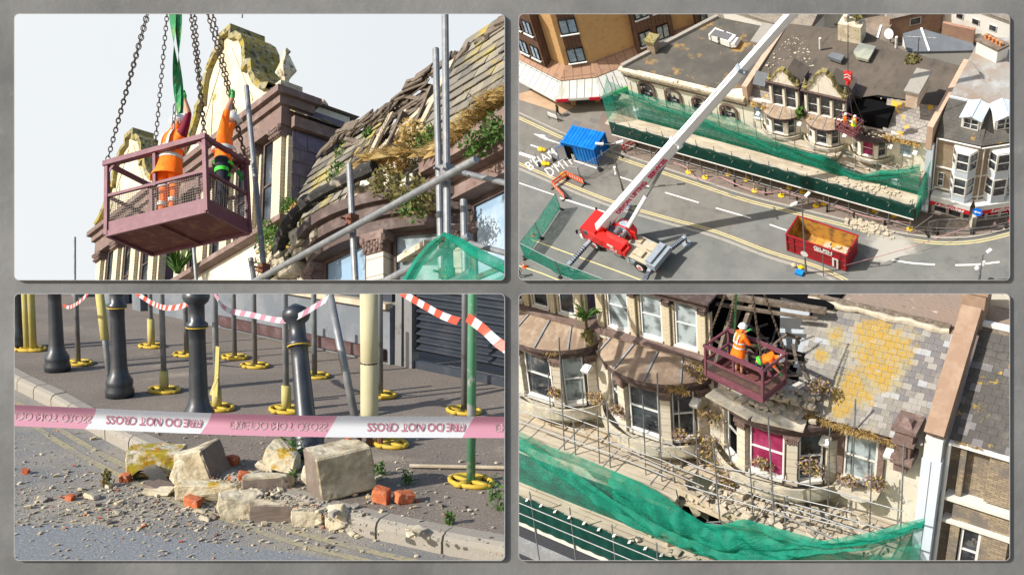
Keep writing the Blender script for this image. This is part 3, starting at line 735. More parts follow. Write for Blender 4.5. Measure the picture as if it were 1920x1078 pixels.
    if vest:
        v = MB(); n = 16; ax = nrm(J['chest'] - J['pel']); rgt = nrm(J['shR'] - J['shL']); fw = nrm(np.cross(ax, rgt))
        prof = [(-.22, .265, .215), (-.10, .235, .19), (.0, .21, .17), (.18, .185, .15), (.36, .20, .155), (.47, .19, .13), (.52, .12, .09)]; L = np.linalg.norm(J['chest'] - J['pel'])
        vs = []
        for z, a_, b_ in prof:
            for j in range(n):
                an = 2 * math.pi * j / n; vs.append(J['pel'] + ax * z * s * 1.02 * L / (.36 * s) + rgt * a_ * s * math.cos(an) + fw * b_ * s * math.sin(an) * (1 + .05 * math.sin(3 * an)))
        k = len(prof); fs = [(i * n + j, i * n + (j + 1) % n, (i + 1) * n + (j + 1) % n, (i + 1) * n + j) for i in range(k - 1) for j in range(n)]
        v.add(vs, fs + [tuple((k - 1) * n + j for j in range(n))]); vo = v.build('vest', vest, t, smooth=True)
        st = MB()
        for zi, (z, a_, b_) in enumerate(((.05, .204, .168), (.20, .193, .159))):
            vs = []
            for e in (0, .055):
                for j in range(n):
                    an = 2 * math.pi * j / n; vs.append(J['pel'] + ax * (z + e) * s * L / (.36 * s) + rgt * (a_ + .006) * s * math.cos(an) + fw * (b_ + .012) * s * math.sin(an))
            st.add(vs, [(j, (j + 1) % n, n + (j + 1) % n, n + j) for j in range(n)])
        for k_ in (-1, 1):
            pts = [J['pel'] + ax * z * L / .36 + rgt * k_ * .085 * s * w + fw * y_ * s for z, y_, w in ((.2, .168, 1), (.36, .166, 1), (.47, .13, 1), (.53, 0, 1), (.47, -.13, 1), (.36, -.166, 1), (.2, -.168, 1))]
            for A, B in zip(pts[:-1], pts[1:]): st.beam(A, B, .05 * s, .012 * s, nrm(np.cross(B - A, rgt)))
        st.build('reflective_strips', 'silver_tape', t)
    for (a, b_, t0, t1, r, m) in bands:
        A, B = J[a], J[b_]; d = B - A; mb = MB(); mb.sweep([A + d * t0, A + d * t1], [r * s, r * s * .97], 12, cap=False); mb.build('reflective_band', m, t, smooth=True)
    return t
def stand_pose(p, h=1.75, yaw=0.0, stride=.0, arms=None, lean=0.0):
    """joints of an upright figure standing at p, facing yaw (0 looks to -y)"""
    s = h / 1.75; f = np.array([math.sin(yaw), -math.cos(yaw), 0]); r = np.array([-math.cos(yaw), -math.sin(yaw), 0]); u = np.array([0, 0, 1.]); p = np.array(p, float)
    P = lambda a, b, c: p + (r * a + f * b + u * c) * s
    L = lean
    J = dict(pel=P(0, 0, .95), chest=P(0, L * .5, 1.33), neck=P(0, L * .7, 1.50), head=P(0, L * .85 + .02, 1.63), hipR=P(.09, 0, .9), hipL=P(-.09, 0, .9), knR=P(.10, stride * .6 + .03, .5), knL=P(-.10, -stride * .35 + .03, .5),
             ankR=P(.1, stride, .09), ankL=P(-.1, -stride, .09 + abs(stride) * .2), toeR=P(.11, stride + .17, .045), toeL=P(-.11, -stride + .16, .045),
             shR=P(.19, L * .6, 1.42), shL=P(-.19, L * .6, 1.42), elR=P(.25, L * .6 - .02 - stride * .4, 1.14), elL=P(-.25, L * .6 - .02 + stride * .4, 1.14), wrR=P(.25, L * .6 + .12 - stride * .4, .92), wrL=P(-.25, L * .6 + .12 + stride * .5, .92))
    if arms:
        for k, v in arms.items(): J[k] = p + (r * v[0] + f * v[1] + u * v[2]) * s
    return J, f

# ------------------------------------------------------------ lifting cage
def cage(label, O, ex, ey, ez, L=2.1, D=1.25, H=1.15, mesh=True, detail=1):
    """open steel man riding basket: O = centre of the floor, ex long side, ey short side"""
    O = np.array(O, float); ex, ey, ez = nrm(ex), nrm(ey), nrm(ez); P = lambda a, b, c: O + ex * a * L / 2 + ey * b * D / 2 + ez * c
    t = thing('lifting_cage', label, 'lifting cage', O)
    fl = MB(); fl.obox(O + ez * .03, ex * (L / 2 - .04), ey * (D / 2 - .04), ez * .012)
    fl.obox(O + ez * .0, ex * .035, ey * D / 2 * .96, ez * .025); fl.build('floor', 'cage_floor', t)
    bs = MB(); w = .07
    for s in (-1, 1):
        bs.beam(P(-1, s, .02), P(1, s, .02), .05, .10, ez); bs.beam(P(s, -1, .02), P(s, 1, .02), .05, .10, ez)
    bs.build('base_frame', 'cage_maroon', t)
    for s in (-1, 1):
        k = MB(); k.obox(P(0, s, .15), ex * L / 2 * .99, ey * .008, ez * .085); k.build('kick_plate', 'cage_maroon', t)
        k = MB(); k.obox(P(s, 0, .15), ex * .008, ey * D / 2 * .97, ez * .085); k.build('kick_plate', 'cage_maroon', t)
    for a in (-1, 1):
        for b in (-1, 1):
            p = MB(); p.beam(P(a, b, 0), P(a, b, H), w, w, ey); p.build('post', 'cage_maroon', t)
    for b in (-1, 1):
        p = MB(); p.beam(P(0, b, H * .52), P(0, b, H), w * .8, w * .8, ey); p.build('post', 'cage_maroon', t)
    for s in (-1, 1):
        r = MB(); r.beam(P(-1.05, s, H + .03), P(1.05, s, H + .03), .12, .09, ez); r.build('top_rail', 'cage_maroon', t)
        r = MB(); r.beam(P(-1, s, H * .55), P(1, s, H * .55), .05, .05, ez); r.build('middle_rail', 'cage_maroon', t)
        r = MB(); r.beam(P(s, -1, H + .03), P(s, 1, H + .03), .07, .07, ez); r.build('top_rail', 'cage_maroon', t)
        r = MB(); r.beam(P(s, -1, H * .55), P(s, 1, H * .55), .05, .05, ez); r.build('middle_rail', 'cage_maroon', t)
    if detail > 1:
        g = MB()
        for a in (-1, 1):
            for b in (-1, 1):
                for c0, sg in ((.05, 1), (H, -1)):
                    g.beam(P(a, b, c0 + sg * .16), P(a - a * .16 * 2 / L, b, c0), .05, .012, ey)
        g.build('gussets', 'cage_maroon', t)
    if mesh:
        st = .045 if detail > 1 else .12; r = .0028 if detail > 1 else .006
        m = MB(); z0, z1 = .235, H * .55
        def wire(A, B): m.beam(A, B, r * 2, r * 2, (0.1, .2, 1))
        for s in (-1, 1):
            n = int(L / st)
            for i in range(1, n): q = -1 + 2 * i / n; wire(P(q, s, z0), P(q, s, z1))
            for j in range(1, int((z1 - z0) / st)): z = z0 + j * st; wire(P(-1, s, z), P(1, s, z))
            n = int(D / st)
            for i in range(1, n): q = -1 + 2 * i / n; wire(P(s, q, z0), P(s, q, z1))
            for j in range(1, int((z1 - z0) / st)): z = z0 + j * st; wire(P(s, -1, z), P(s, 1, z))
        m.build('wire_mesh', 'mesh_wire', t)
    return t, P
mat('mesh_wire', (.17, .145, .125), .5, .3)
def chain(label, A, B, link=.09, r=.012, group='lifting chains', m='chain'):
    """chain of interlocked oval links between two points"""
    A = np.array(A, float); B = np.array(B, float); d = B - A; L = np.linalg.norm(d); d = d / L; n = int(L / (link * .78)); e1 = nrm(np.cross(d, (.3, 1, .2))); e2 = np.cross(d, e1); mb = MB()
    for i in range(n):
        c = A + d * (i + .5) * L / n; w = e1 if i % 2 else e2; a = link / 2; bq = link * .30; pts = []
        for k in range(8):
            t = 2 * math.pi * k / 8; pts.append(c + d * a * math.cos(t) + w * bq * math.sin(t))
        mb.sweep(pts, r, 4, closed=True)
    o = mb.build('lifting_chain', m); return tag(o, label, 'chain', group)

# ============================================================ upper right opening: the closed street seen from the air
use(TR); R_.seed(11)
mat('asphalt_warm', (.155, .145, .13), .9, layers=[((.19, .18, .165), .25, .4, .65, 6), ((.11, .105, .10), 1.4, .5, .75, 8, None, .7), ((.08, .078, .074), .9, .55, .72, 8, (.12, 1, 1), .55), ((.25, .24, .22), 6, .68, .8, 6, None, .5), ((.075, .075, .075), .35, .62, .66, 8, None, .5)], bump=(30, .3, .01))
mat('asphalt_grey', (.135, .14, .135), .9, layers=[((.175, .175, .165), .35, .4, .65, 6), ((.10, .10, .10), 1.1, .55, .75, 8, None, .7)], bump=(30, .3, .01))
mat('asphalt_old', (.20, .20, .19), .9, layers=[((.16, .16, .155), .4, .4, .65, 8), ((.26, .25, .235), 2.0, .6, .75, 8)], bump=(30, .3, .01))
mat('paving_brown', (.185, .145, .125), .9, layers=[((.15, .12, .105), .6, .4, .65, 8), ((.25, .2, .18), 2.5, .6, .78, 8)], bump=(20, .3, .01))
mat('paving_grey', (.16, .145, .13), .9, layers=[((.20, .185, .165), .5, .4, .65, 8)], bump=(20, .3, .01))
mat('paving_tan', (.36, .235, .15), .9, layers=[((.44, .30, .2), .5, .4, .6, 4), ((.25, .2, .17), 1.4, .6, .75, 6)], brick=dict(w=2.2, h=1.4, ms=.02, c2=(.42, .30, .2), mc=(.3, .22, .16), bump=.1))
mat('kerb_stone', (.30, .28, .25), .85, layers=[((.2, .19, .17), 3, .5, .8, 8)], bump=(14, .3, .01))
mat('line_yellow', (.62, .52, .25), .8, layers=[((.40, .36, .24), 2.2, .52, .72, 8)])
mat('line_white', (.72, .71, .68), .8, layers=[((.38, .37, .35), 2.6, .58, .75, 8)])
mat('roof_grey', (.078, .074, .066), .95, layers=[((.11, .10, .088), .5, .4, .62, 8), ((.36, .22, .07), .45, .545, .66, 8), ((.09, .085, .08), 1.3, .55, .75, 8, (1, .25, 1), .6), ((.3, .29, .27), 7, .68, .8)], bump=(6, .3, .02))
mat('roof_pale', (.27, .255, .24), .9, layers=[((.25, .195, .16), .45, .45, .60, 8), ((.34, .345, .35), .8, .5, .66, 8), ((.24, .2, .17), 2.5, .60, .78, 8, None, .6)], bump=(5, .2, .02))
mat('tan_brick', (.56, .33, .13), .9, layers=[((.42, .25, .12), 1.5, .5, .75)], brick=dict(w=.5, h=.16, ms=.01, c2=(.55, .34, .16), mc=(.42, .28, .15), bump=.1))
mat('clad_brown', (.115, .06, .04), .8, layers=[((.15, .08, .055), 1.0, .45, .7)], brick=dict(w=.42, h=40, ms=.03, c2=(.13, .07, .045), mc=(.03, .018, .012), bump=.3, off=0))
mat('tile_brown', (.30, .18, .12), .9, layers=[((.2, .12, .085), 1.5, .5, .75)], brick=dict(w=1.0, h=40, ms=.04, c2=(.33, .2, .14), mc=(.14, .085, .06), bump=.2, off=0))
mat('canopy_glass', (.42, .43, .42), .5, layers=[((.34, .34, .28), .9, .5, .7)], brick=dict(w=.85, h=40, ms=.045, c2=(.46, .47, .46), mc=(.05, .045, .04), bump=.2, off=0))
mat('yellow_brick', (.33, .245, .16), .9, layers=[((.25, .18, .12), 1.5, .5, .75)], brick=dict(w=.3, h=.11, ms=.014, c2=(.21, .155, .11), mc=(.45, .37, .28), bump=.3))
mat('slate_dark', (.075, .072, .068), .85, layers=[((.115, .11, .10), .8, .45, .7, 8), ((.35, .2, .05), 1.6, .63, .72, 8)], brick=dict(w=.5, h=.3, ms=.015, c2=(.09, .085, .08), mc=(.045, .043, .04), bump=.3))
mat('slate_lichen', (.30, .28, .26), .85, layers=[((.62, .36, .03), .55, .54, .58, 8), ((.40, .39, .38), 2, .55, .7, 6, None, .6), ((.14, .13, .13), 1.1, .62, .7, 5)], brick=dict(w=.5, h=.3, ms=.02, c2=(.22, .2, .19), mc=(.12, .11, .1), bump=.4))
mat('crane_red', (.60, .018, .014), .35, spec=.5, layers=[((.48, .02, .02), 2, .5, .75, 6, None, .5)])
mat('crane_white', (.74, .75, .77), .4, layers=[((.6, .6, .62), 1.5, .5, .75, 6, None, .5)])
mat('crane_grey', (.26, .30, .35), .55, layers=[((.18, .2, .23), 2, .5, .7)])
mat('crane_deck', (.42, .37, .27), .8, layers=[((.33, .33, .32), 1.5, .5, .62)])
mat('sign_red', (.62, .012, .03), .5)
mat('sign_lettering', (.55, .02, .10), .5)
mat('black', (.012, .012, .013), .6)
mat('tyre', (.02, .02, .02), .85)
mat('skip_red', (.29, .010, .018), .5, layers=[((.20, .012, .018), 1.5, .45, .7, 8), ((.10, .04, .03), 4, .66, .8)], bump=(8, .2, .01))
mat('skip_inside', (.52, .27, .045), .9, layers=[((.22, .11, .045), 1.6, .45, .62, 8), ((.60, .36, .08), 4, .6, .75)], bump=(10, .4, .02))
mat('container_blue', (.0, .14, .52), .5, layers=[((.01, .22, .62), .8, .45, .7)])
mat('barrier_orange', (.85, .11, .02), .6)
mat('barrier_red', (.60, .03, .025), .6)
mat('cone_orange', (.90, .12, .02), .6)
mat('yellow_bag', (.75, .48, .01), .7)
mat('blue_sign', (.0, .12, .55), .4)
mat('tape_pink', (.72, .40, .42), .5)
mat('pale_blue_wall', (.56, .62, .70), .8, layers=[((.48, .54, .6), 1, .5, .8)])
mat('navy_wall', (.05, .085, .14), .8)
mat('white_wall', (.74, .73, .70), .85, layers=[((.6, .57, .52), .7, .55, .8, 8)])
mat('red_brick', (.26, .12, .08), .9, layers=[((.40, .27, .17), .8, .5, .65)], brick=dict(w=.3, h=.1, ms=.012, c2=(.33, .17, .11), mc=(.4, .33, .28), bump=.3))
mat('slate_sheet', (.12, .13, .145), .7, layers=[((.15, .16, .18), .8, .45, .7)])
mat('slate_warm', (.20, .175, .15), .9, layers=[((.28, .24, .2), .9, .45, .7, 8), ((.12, .11, .1), 2.5, .55, .75, 8)], brick=dict(w=.5, h=.3, ms=.02, c2=(.22, .2, .17), mc=(.12, .1, .09), bump=.3))
mat('alley', (.17, .165, .14), .95, layers=[((.11, .12, .085), .5, .5, .65, 8)])
mat('chimney_tile', (.55, .42, .33), .9, layers=[((.70, .6, .52), 2, .5, .7, 8)])
mat('pot', (.60, .22, .08), .8)
mat('terracotta_cap', (.50, .36, .27), .9, layers=[((.42, .28, .2), 2, .5, .7, 8)])

ORD = ['first', 'second', 'third', 'fourth', 'fifth', 'sixth', 'seventh', 'eighth', 'ninth', 'tenth', 'eleventh', 'twelfth', 'last']
def poly(name, mat_, pts, z, holder=None, th=0):
    mb = MB(); P = [np.array([p[0], p[1], z]) for p in pts]
    a = sum(P[i][0] * P[(i + 1) % len(P)][1] - P[(i + 1) % len(P)][0] * P[i][1] for i in range(len(P)))
    if a < 0: P = P[::-1]
    if th: mb.prism([p - [0, 0, th] for p in P], (0, 0, th))
    else: mb.face(*P)
    return mb.build(name, mat_, holder)
def ribbon(mb, pts, w, z, off=0.0):
    """flat strip of width w along ground points"""
    P = [np.array(p[:2], float) for p in pts]; vs = []
    for i, p in enumerate(P):
        d = nrm(P[min(i + 1, len(P) - 1)] - P[max(i - 1, 0)]); n = np.array([-d[1], d[0]])
        for s in (-1, 1): q = p + n * (off + s * w / 2); vs.append((q[0], q[1], z))
    mb.add(vs, [(2 * i, 2 * i + 2, 2 * i + 3, 2 * i + 1) for i in range(len(P) - 1)])
def smooth_path(pts, k=5):
    P = [np.array(p, float) for p in pts]; out = []
    for i in range(len(P) - 1):
        a, b, c, d = P[max(i - 1, 0)], P[i], P[i + 1], P[min(i + 2, len(P) - 1)]
        for j in range(k):
            t = j / k; out.append(.5 * ((2 * b) + (-a + c) * t + (2 * a - 5 * b + 4 * c - d) * t * t + (-a + 3 * b - 3 * c + d) * t ** 3))
    return out + [P[-1]]
g = lambda *ps: [G(*p) for p in ps]

def tr_ground():
    struct(poly('ground', 'asphalt_grey', [(-130, 10), (20, 10), (20, 150), (-130, 150)], -.02))
    kerb = smooth_path(g((900, 185), (973, 213), (1072, 258), (1165, 290), (1280, 328), (1392, 365), (1480, 388), (1560, 408), (1640, 428), (1700, 440), (1760, 447), (1810, 446), (1850, 440), (1893, 429), (1960, 410)), 4)
    near = smooth_path(g((900, 280), (973, 313), (1130, 378), (1240, 412), (1340, 440), (1440, 478), (1530, 506), (1600, 540)), 4)
    struct(poly('road', 'asphalt_warm', [p[:2] for p in kerb] + [(-5, 40), (-20, 40)] + [p[:2] for p in near[::-1]], -.012))
    struct(poly('road_patch', 'asphalt_grey', [p[:2] for p in g((1365, 436), (1422, 378), (1480, 388), (1560, 408), (1640, 428), (1700, 440), (1760, 447), (1810, 446), (1850, 440), (1893, 429), (1900, 560), (1640, 560), (1535, 496))], -.006))
    mb = MB(); far = [np.array([-5, 150.]), np.array([-130, 150.])]
    P = [p[:2] for p in kerb]
    pv = [(p[0], p[1]) for p in P] + [(0, 90), (0, 110), (-130, 110), (-130, P[0][1])]
    struct(poly('pavement', 'paving_brown', pv, .12, th=.14))
    struct(poly('pavement_plaza', 'paving_grey', [q[:2] for q in [G(u, v, .124) for u, v in ((900, 120), (900, 178), (973, 209), (1072, 253), (1150, 281), (1120, 230), (1165, 150), (1100, 100))]], .124))
    struct(poly('brick_crossing', 'paving_tan', [q[:2] for q in [G(u, v, .128) for u, v in ((973, 176), (1004, 168), (1075, 201), (1054, 213), (973, 187))]], .128))
    mb = MB(); ribbon(mb, kerb, .26, .130, .0); 
    struct(mb.build('kerb', 'kerb_stone'))
    mb = MB(); ribbon(mb, near, .30, -.002, -.2); struct(mb.build('kerb_line', 'kerb_stone'))
    y = MB()
    for o in (.42, .66): ribbon(y, kerb, .10, -.001, -o)
    for o in (.28, .50): ribbon(y, near, .10, .0, o)
    ribbon(y, g((996, 449), (1080, 480), (1160, 509), (1215, 530)), .12, -.008)
    ribbon(y, g((973, 498), (1015, 512), (1060, 530)), .12, -.008)
    struct(y.build('road_marking_yellow', 'line_yellow'))
    w = MB()
    for a, b, t in (((1162, 332), (1217, 350), .14), ((1247, 361), (1310, 380), .14), ((1342, 390), (1408, 409), .14), ((1443, 421), (1475, 432), .14),
                    ((973, 287), (1003, 297), .38), ((995, 272), (1048, 290), .15), ((1076, 301), (1126, 318), .16), ((973, 343), (1040, 366), .12), ((1050, 371), (1137, 399), .18)):
        ribbon(w, g(a, b), t, -.0015)
    ribbon(w, smooth_path(g((1667, 486), (1708, 493), (1753, 496))), .17, -.0015); ribbon(w, smooth_path(g((1791, 497), (1830, 496), (1874, 491))), .17, -.0015)
    ribbon(w, g((1024, 261), (1049, 269)), .16, -.0015); w.face(*[q + [0, 0, .004] for q in g((1000, 251), (1023, 254), (1016, 260))]); ribbon(w, g((1018, 257), (1026, 262)), .3, -.0015)
    for txt, a, b, sz in (("B'HAM", (990, 322), (1049, 289), 2.0), ("D'MTH", (1029, 333), (1084, 302), 2.1)):
        A, B = G(*a), G(*b); ex = nrm(B - A); ey = np.array([-ex[1], ex[0], 0]); ey = ey if TR.px_x(A + ey) else ey
        t = text_mesh(txt, sz, None, None, None, A * .5 + B * .5 + [0, 0, -.001], ex, ey, .002, .0, sx=np.linalg.norm(B - A) / (3.15 * sz))
        w.add(t.v, t.f)
    struct(w.build('road_marking_white', 'line_white'))
    d = MB(); R = random.Random(3)      # drain covers, patches
    for u, v in ((1376, 362), (1696, 439), (1113, 226), (1081, 231)): c = G(u, v, .004 if u != 1113 and u != 1081 else .134); d.obox(c, (.45, 0, 0), (0, .3, 0), (0, 0, .004))
    struct(d.build('drain_covers', 'galv_dark'))
    ds = MB()
    for k in range(150):
        u = R.gauss(1655, 45); v = R.gauss(468, 14) 
        if u < 1610: continue
    dust = poly('dust_on_road', 'dust', [p[:2] for p in g((1600, 425), (1640, 431), (1700, 443), (1770, 470), (1690, 480), (1640, 500), (1612, 470))], .004); struct(dust)
Site.px_x = lambda s, p: True
m = mat('dust', (.38, .36, .33), 1.0, layers=[])
def _dust():
    nt = m.node_tree; N = nt.nodes; L = nt.links; b = N['Principled BSDF']; tc = N.new('ShaderNodeTexCoord'); nz = N.new('ShaderNodeTexNoise'); nz.inputs['Scale'].default_value = .7; nz.inputs['Detail'].default_value = 8
    gr = N.new('ShaderNodeTexGradient'); gr.gradient_type = 'SPHERICAL'; mp = N.new('ShaderNodeMapping'); mp.inputs['Scale'].default_value = (.26, .26, .26); L.new(tc.outputs['Object'], mp.inputs[0]); L.new(mp.outputs[0], gr.inputs[0])
    L.new(tc.outputs['Object'], nz.inputs[0]); a = N.new('ShaderNodeMath'); a.operation = 'ADD'; L.new(nz.outputs['Fac'], a.inputs[0]); L.new(gr.outputs[1], a.inputs[1])
    mr = N.new('ShaderNodeMapRange'); mr.inputs[1].default_value = .62; mr.inputs[2].default_value = 1.15; mr.inputs[4].default_value = .95; L.new(a.outputs[0], mr.inputs[0]); L.new(mr.outputs[0], b.inputs['Alpha'])
_dust()
tr_ground()

YF = 62.8
mat('felt_tr', (.095, .08, .066), .95, layers=[((.12, .098, .08), .5, .42, .62, 8), ((.26, .21, .17), 5, .66, .78, 8), ((.05, .043, .037), 1.4, .52, .72, 8, (1, .4, 1), .8)], bump=(6, .4, .03))
def tr_terrace():
    """the long cream building under scaffolding"""
    XL = -50.3; XM = -36.6; XR = -18.9; zc = 9.6
    b = thing('terrace_building', 'long cream terrace seen from the air, with arched windows, two gables and holed roof', 'building', (XL / 2 + XR / 2, YF + 6, 0))
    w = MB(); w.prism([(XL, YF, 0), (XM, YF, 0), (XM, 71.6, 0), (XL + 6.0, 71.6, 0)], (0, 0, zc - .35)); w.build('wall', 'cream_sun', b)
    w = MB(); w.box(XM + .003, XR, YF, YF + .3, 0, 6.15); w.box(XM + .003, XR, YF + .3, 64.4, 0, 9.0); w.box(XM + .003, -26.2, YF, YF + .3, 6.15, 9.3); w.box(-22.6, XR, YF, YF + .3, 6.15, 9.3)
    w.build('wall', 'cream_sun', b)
    # left roof: felt, low parapet along the street
    r = MB(); r.add([(XL + .2, 62.6, zc), (-36.3, 62.6, zc - .5), (-36.3, 71.8, zc + .3), (XL + 6.2, 71.8, zc + .3)], [(0, 1, 2, 3)]); rf = r.build('roof', 'roof_grey', b)
    c = MB(); c.box(XL - .3, XM, 62.2, 62.75, zc - .35, zc - .05); c.box(XL - .15, XM, 62.45, YF, zc - .95, zc - .36); c.build('cornice', 'cornice_stain', b)
    c = MB(); c.box(XL - .05, XM, 62.6, YF + .003, zc - 1.35, zc - .98); c.build('string_course', 'brown_stone', b)
    c = MB(); A = G(1168, 118, zc + .3); c.beam((XL, 62.6, zc), (XL + 6.2, 71.8, zc + .3), .4, .6); c.build('parapet', 'kerb_stone', b)
    # arched windows
    for k, (u, v) in enumerate(((1212, 165), (1262, 178), (1313, 192), (1366, 206))):
        q = W(u, v, YF); cx = q[0]; z0 = 5.9; zs = 7.35 - k * .12; rr_ = .98; R = MB(); n = 12
        P = [(cx - rr_, z0), *[(cx + rr_ * math.cos(math.pi - math.pi * i / n), zs + rr_ * .8 * math.sin(math.pi * i / n)) for i in range(n + 1)], (cx + rr_, z0)]
        Q = [(cx + (x - cx) * .74, zs + (z - zs) * .74 if z > zs else z) for x, z in P]
        vs = [(x, YF - .14, z) for x, z in P] + [(x, YF - .14, z) for x, z in Q] + [(x, YF, z) for x, z in P] + [(x, YF + .003, z) for x, z in Q]; n2 = len(P)
        fs = []
        for i in range(n2 - 1): fs += [(i, i + 1, n2 + i + 1, n2 + i), (i, 2 * n2 + i, 2 * n2 + i + 1, i + 1), (n2 + i, n2 + i + 1, 3 * n2 + i + 1, 3 * n2 + i)]
        R.add(vs, fs); a = R.build('arched_window', 'brown_stone', b)
        gmb = MB(); gmb.add([(x, YF - .01, z) for x, z in Q], [tuple(range(n2))]); gmb.build('pane', 'arch_pane', a)
        s = MB(); s.box(cx - .72, cx + .72, YF - .05, YF - .02, z0 + .25, z0 + .85); s.build('sign_board', 'navy', a)
        text_mesh('THE', .34, 'white_paint', 'lettering', a, (cx, YF - .055, z0 + .45), (1, 0, 0), (0, 0, 1), .01)
        m_ = MB(); m_.lathe((cx - .5, YF - .1, z0 + .9), [(.12, 0), (.16, .3), (.1, .5)], 8); m_.build('bracket', 'brown_stone', a)
    # roof furniture
    q = G(1434, 78, zc + .4); s = MB(); s.box(q[0] - .6, q[0] + .5, q[1] - 1.3, q[1] + 1.2, zc, zc + 1.3); ch = s.build('chimney', 'chimney_tile', b)
    s = MB(); s.box(q[0] - .75, q[0] + .65, q[1] - 1.45, q[1] + 1.35, zc + 1.3, zc + 1.5); s.build('chimney_cap', 'kerb_stone', ch)
    q = G(1226, 93, zc + .2); s = MB(); s.box(q[0] - .45, q[0] + .45, q[1] - .5, q[1] + .5, zc, zc + 1.5); ch = s.build('chimney', 'yellow_brick', b); s = MB(); s.box(q[0] - .6, q[0] + .6, q[1] - .65, q[1] + .65, zc + 1.5, zc + 1.75); s.build('chimney_cap', 'mossy', ch)
    for u, v in ((1344, 71), (1366, 79)):
        q = G(u, v, zc + .45); s = MB(); s.obox(q + [0, 0, .3], (.55, -.1, 0), (.1, .55, 0), (0, 0, .35)); s.obox(q + [.75, -.1, .2], (.3, 0, .1), (0, .5, 0), (-.1, 0, .2)); s.build('roof_vent', 'white_wall', b)
    s = MB(); q = G(1352, 77, zc + .3); s.beam(q + [-.9, .1, .45], q + [1.1, -.1, .45], .9, .8); s.build('roof_duct', 'galv_dark', b)
    # right part: roof higher, brown, debris; party wall
    r = MB(); zr = 10.6
    r.add([(XM + .3, 64.6, zr), (-26.0, 64.6, zr + .3), (-24.8, 65.2, zr + .4), (-19.35, 65.6, zr + .4), (-19.35, 70.6, zr + .5), (-24.5, 71.0, zr + .5), (-29, 72.5, zr + .5), (-36.3, 71.8, zr + .3)], [(0, 1, 2, 3, 4, 5, 6, 7)])
    r.add([(XM + .3, 64.62, zr - .01), (XM + .3, 64.62, zr - 1.6), (-26.0, 64.62, zr - 1.6), (-26.0, 64.62, zr + .29)], [(0, 1, 2, 3)])
    r.build('roof', 'felt_tr', b)
    s = MB(); s.box(XM - .25, XM + .28, 62.6, 71.8, 8.6, zr + .35); s.build('party_wall', 'terracotta_cap', b)
    # mansard slopes between and beside the dormers
    s = MB(); s.add([(XM + .3, 62.9, 8.9), (-34.4, 62.9, 8.9), (-34.4, 64.6, zr), (XM + .3, 64.6, zr)], [(0, 1, 2, 3)])
    s.add([(-31.3, 62.9, 8.9), (-30.8, 62.9, 8.9), (-30.8, 64.6, zr), (-31.3, 64.6, zr)], [(0, 1, 2, 3)]); s.build('roof_slope', 'slate_lichen', b)
    q = W(1426, 148, 63.9); s = MB(); s.obox(q + [0, 0, 0], (.62, 0, 0), (0, .45, .46), (0, -.05, .05)); s.build('skylight', 'slate_sheet', b)
    s = MB(); s.add([(-23.3, 62.5, 8.95), (-19.35, 62.5, 9.35), (-19.6, 65.5, zr + .35), (-23.9, 65.1, zr + .35)], [(0, 1, 2, 3)]); s.build('roof_slope', 'slate_lichen', b)
    s = MB(); s.box(-19.4, -18.9, 62.4, 71, 8.8, 11.6); s.build('party_wall', 'terracotta_cap', b)
    # the hole
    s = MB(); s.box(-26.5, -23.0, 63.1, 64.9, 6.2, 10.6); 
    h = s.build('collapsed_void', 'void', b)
    R = random.Random(5); s = MB()
    for k in range(26):
        p = np.array([R.uniform(-26.4, -23.2), R.uniform(62.5, 63.6), R.uniform(8.4, 9.6)]); d = nrm([R.gauss(0, 1), R.gauss(0, .5), R.gauss(0, .6)]) * R.uniform(.3, .9); s.beam(p - d, p + d, .1, .05)
    s.build('broken_timbers', 'old_wood', b)
    s = MB()
    for k in range(60):
        s.bm(rock_bm(R, R.uniform(.12, .4), R.uniform(.12, .4), R.uniform(.1, .25), cuts=0), Matrix.Translation((R.uniform(-26.6, -22.9), R.uniform(62.3, 63.3), R.uniform(8.3, 8.8))))
    s.build('fallen_masonry', 'rubble', b)
    # dormers
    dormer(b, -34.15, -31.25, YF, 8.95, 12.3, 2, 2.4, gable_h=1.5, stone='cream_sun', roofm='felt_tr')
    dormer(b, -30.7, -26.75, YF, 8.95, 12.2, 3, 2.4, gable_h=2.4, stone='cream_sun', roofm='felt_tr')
    s = MB(); s.leaves((-31.0, 62.5, 9.4), .35, 120, .3, R, (1, 1, 1.6)); s.build('cabbage_palm', 'leaf_green', b)
    # dead grass in the gutters
    s = MB()
    for k in range(46):
        x = R.uniform(-36, -27) if k % 2 else R.uniform(-23, -19.6); s.leaves((x, 62.4, 9.0), .22, 16, .2, R, (1.6, .8, .6), .5)
    s.build('gutter_weeds', 'grass_dry', b)
    # first floor: bowed bays and flat windows
    for cx, gl in ((-33.05, None), (-28.75, None), (-24.35, ['glass_dark', 'curtain_pink', 'glass_dark'])):
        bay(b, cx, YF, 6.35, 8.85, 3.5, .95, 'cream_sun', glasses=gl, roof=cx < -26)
    for x0, x1 in ((-35.95, -35.05), (-21.75, -20.65)): sash(b, x0, x1, YF - .05, 6.9, 8.6, glass='glass_sky', sill='off_white')
    s = MB(); s.box(XM + .1, -26.6, YF - .14, YF - .002, 8.88, 9.0); s.build('string_course', 'brown_paint', b)
    # shop floor in the shade
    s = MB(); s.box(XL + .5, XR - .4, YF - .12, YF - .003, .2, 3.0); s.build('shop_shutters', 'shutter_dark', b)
    s = MB(); s.box(XL + .3, XR - .2, YF - .5, YF - .125, 3.02, 3.7); s.build('shop_fascia', 'pale_blue_wall', b)
    for k, x in enumerate((-35.2, -31.0, -26.6, -22.4, -20.2)): floodlight(ORD[k] + ' small white floodlight from the left on the scaffolded terrace seen from the air', (x, YF, 8.0), 1.1)
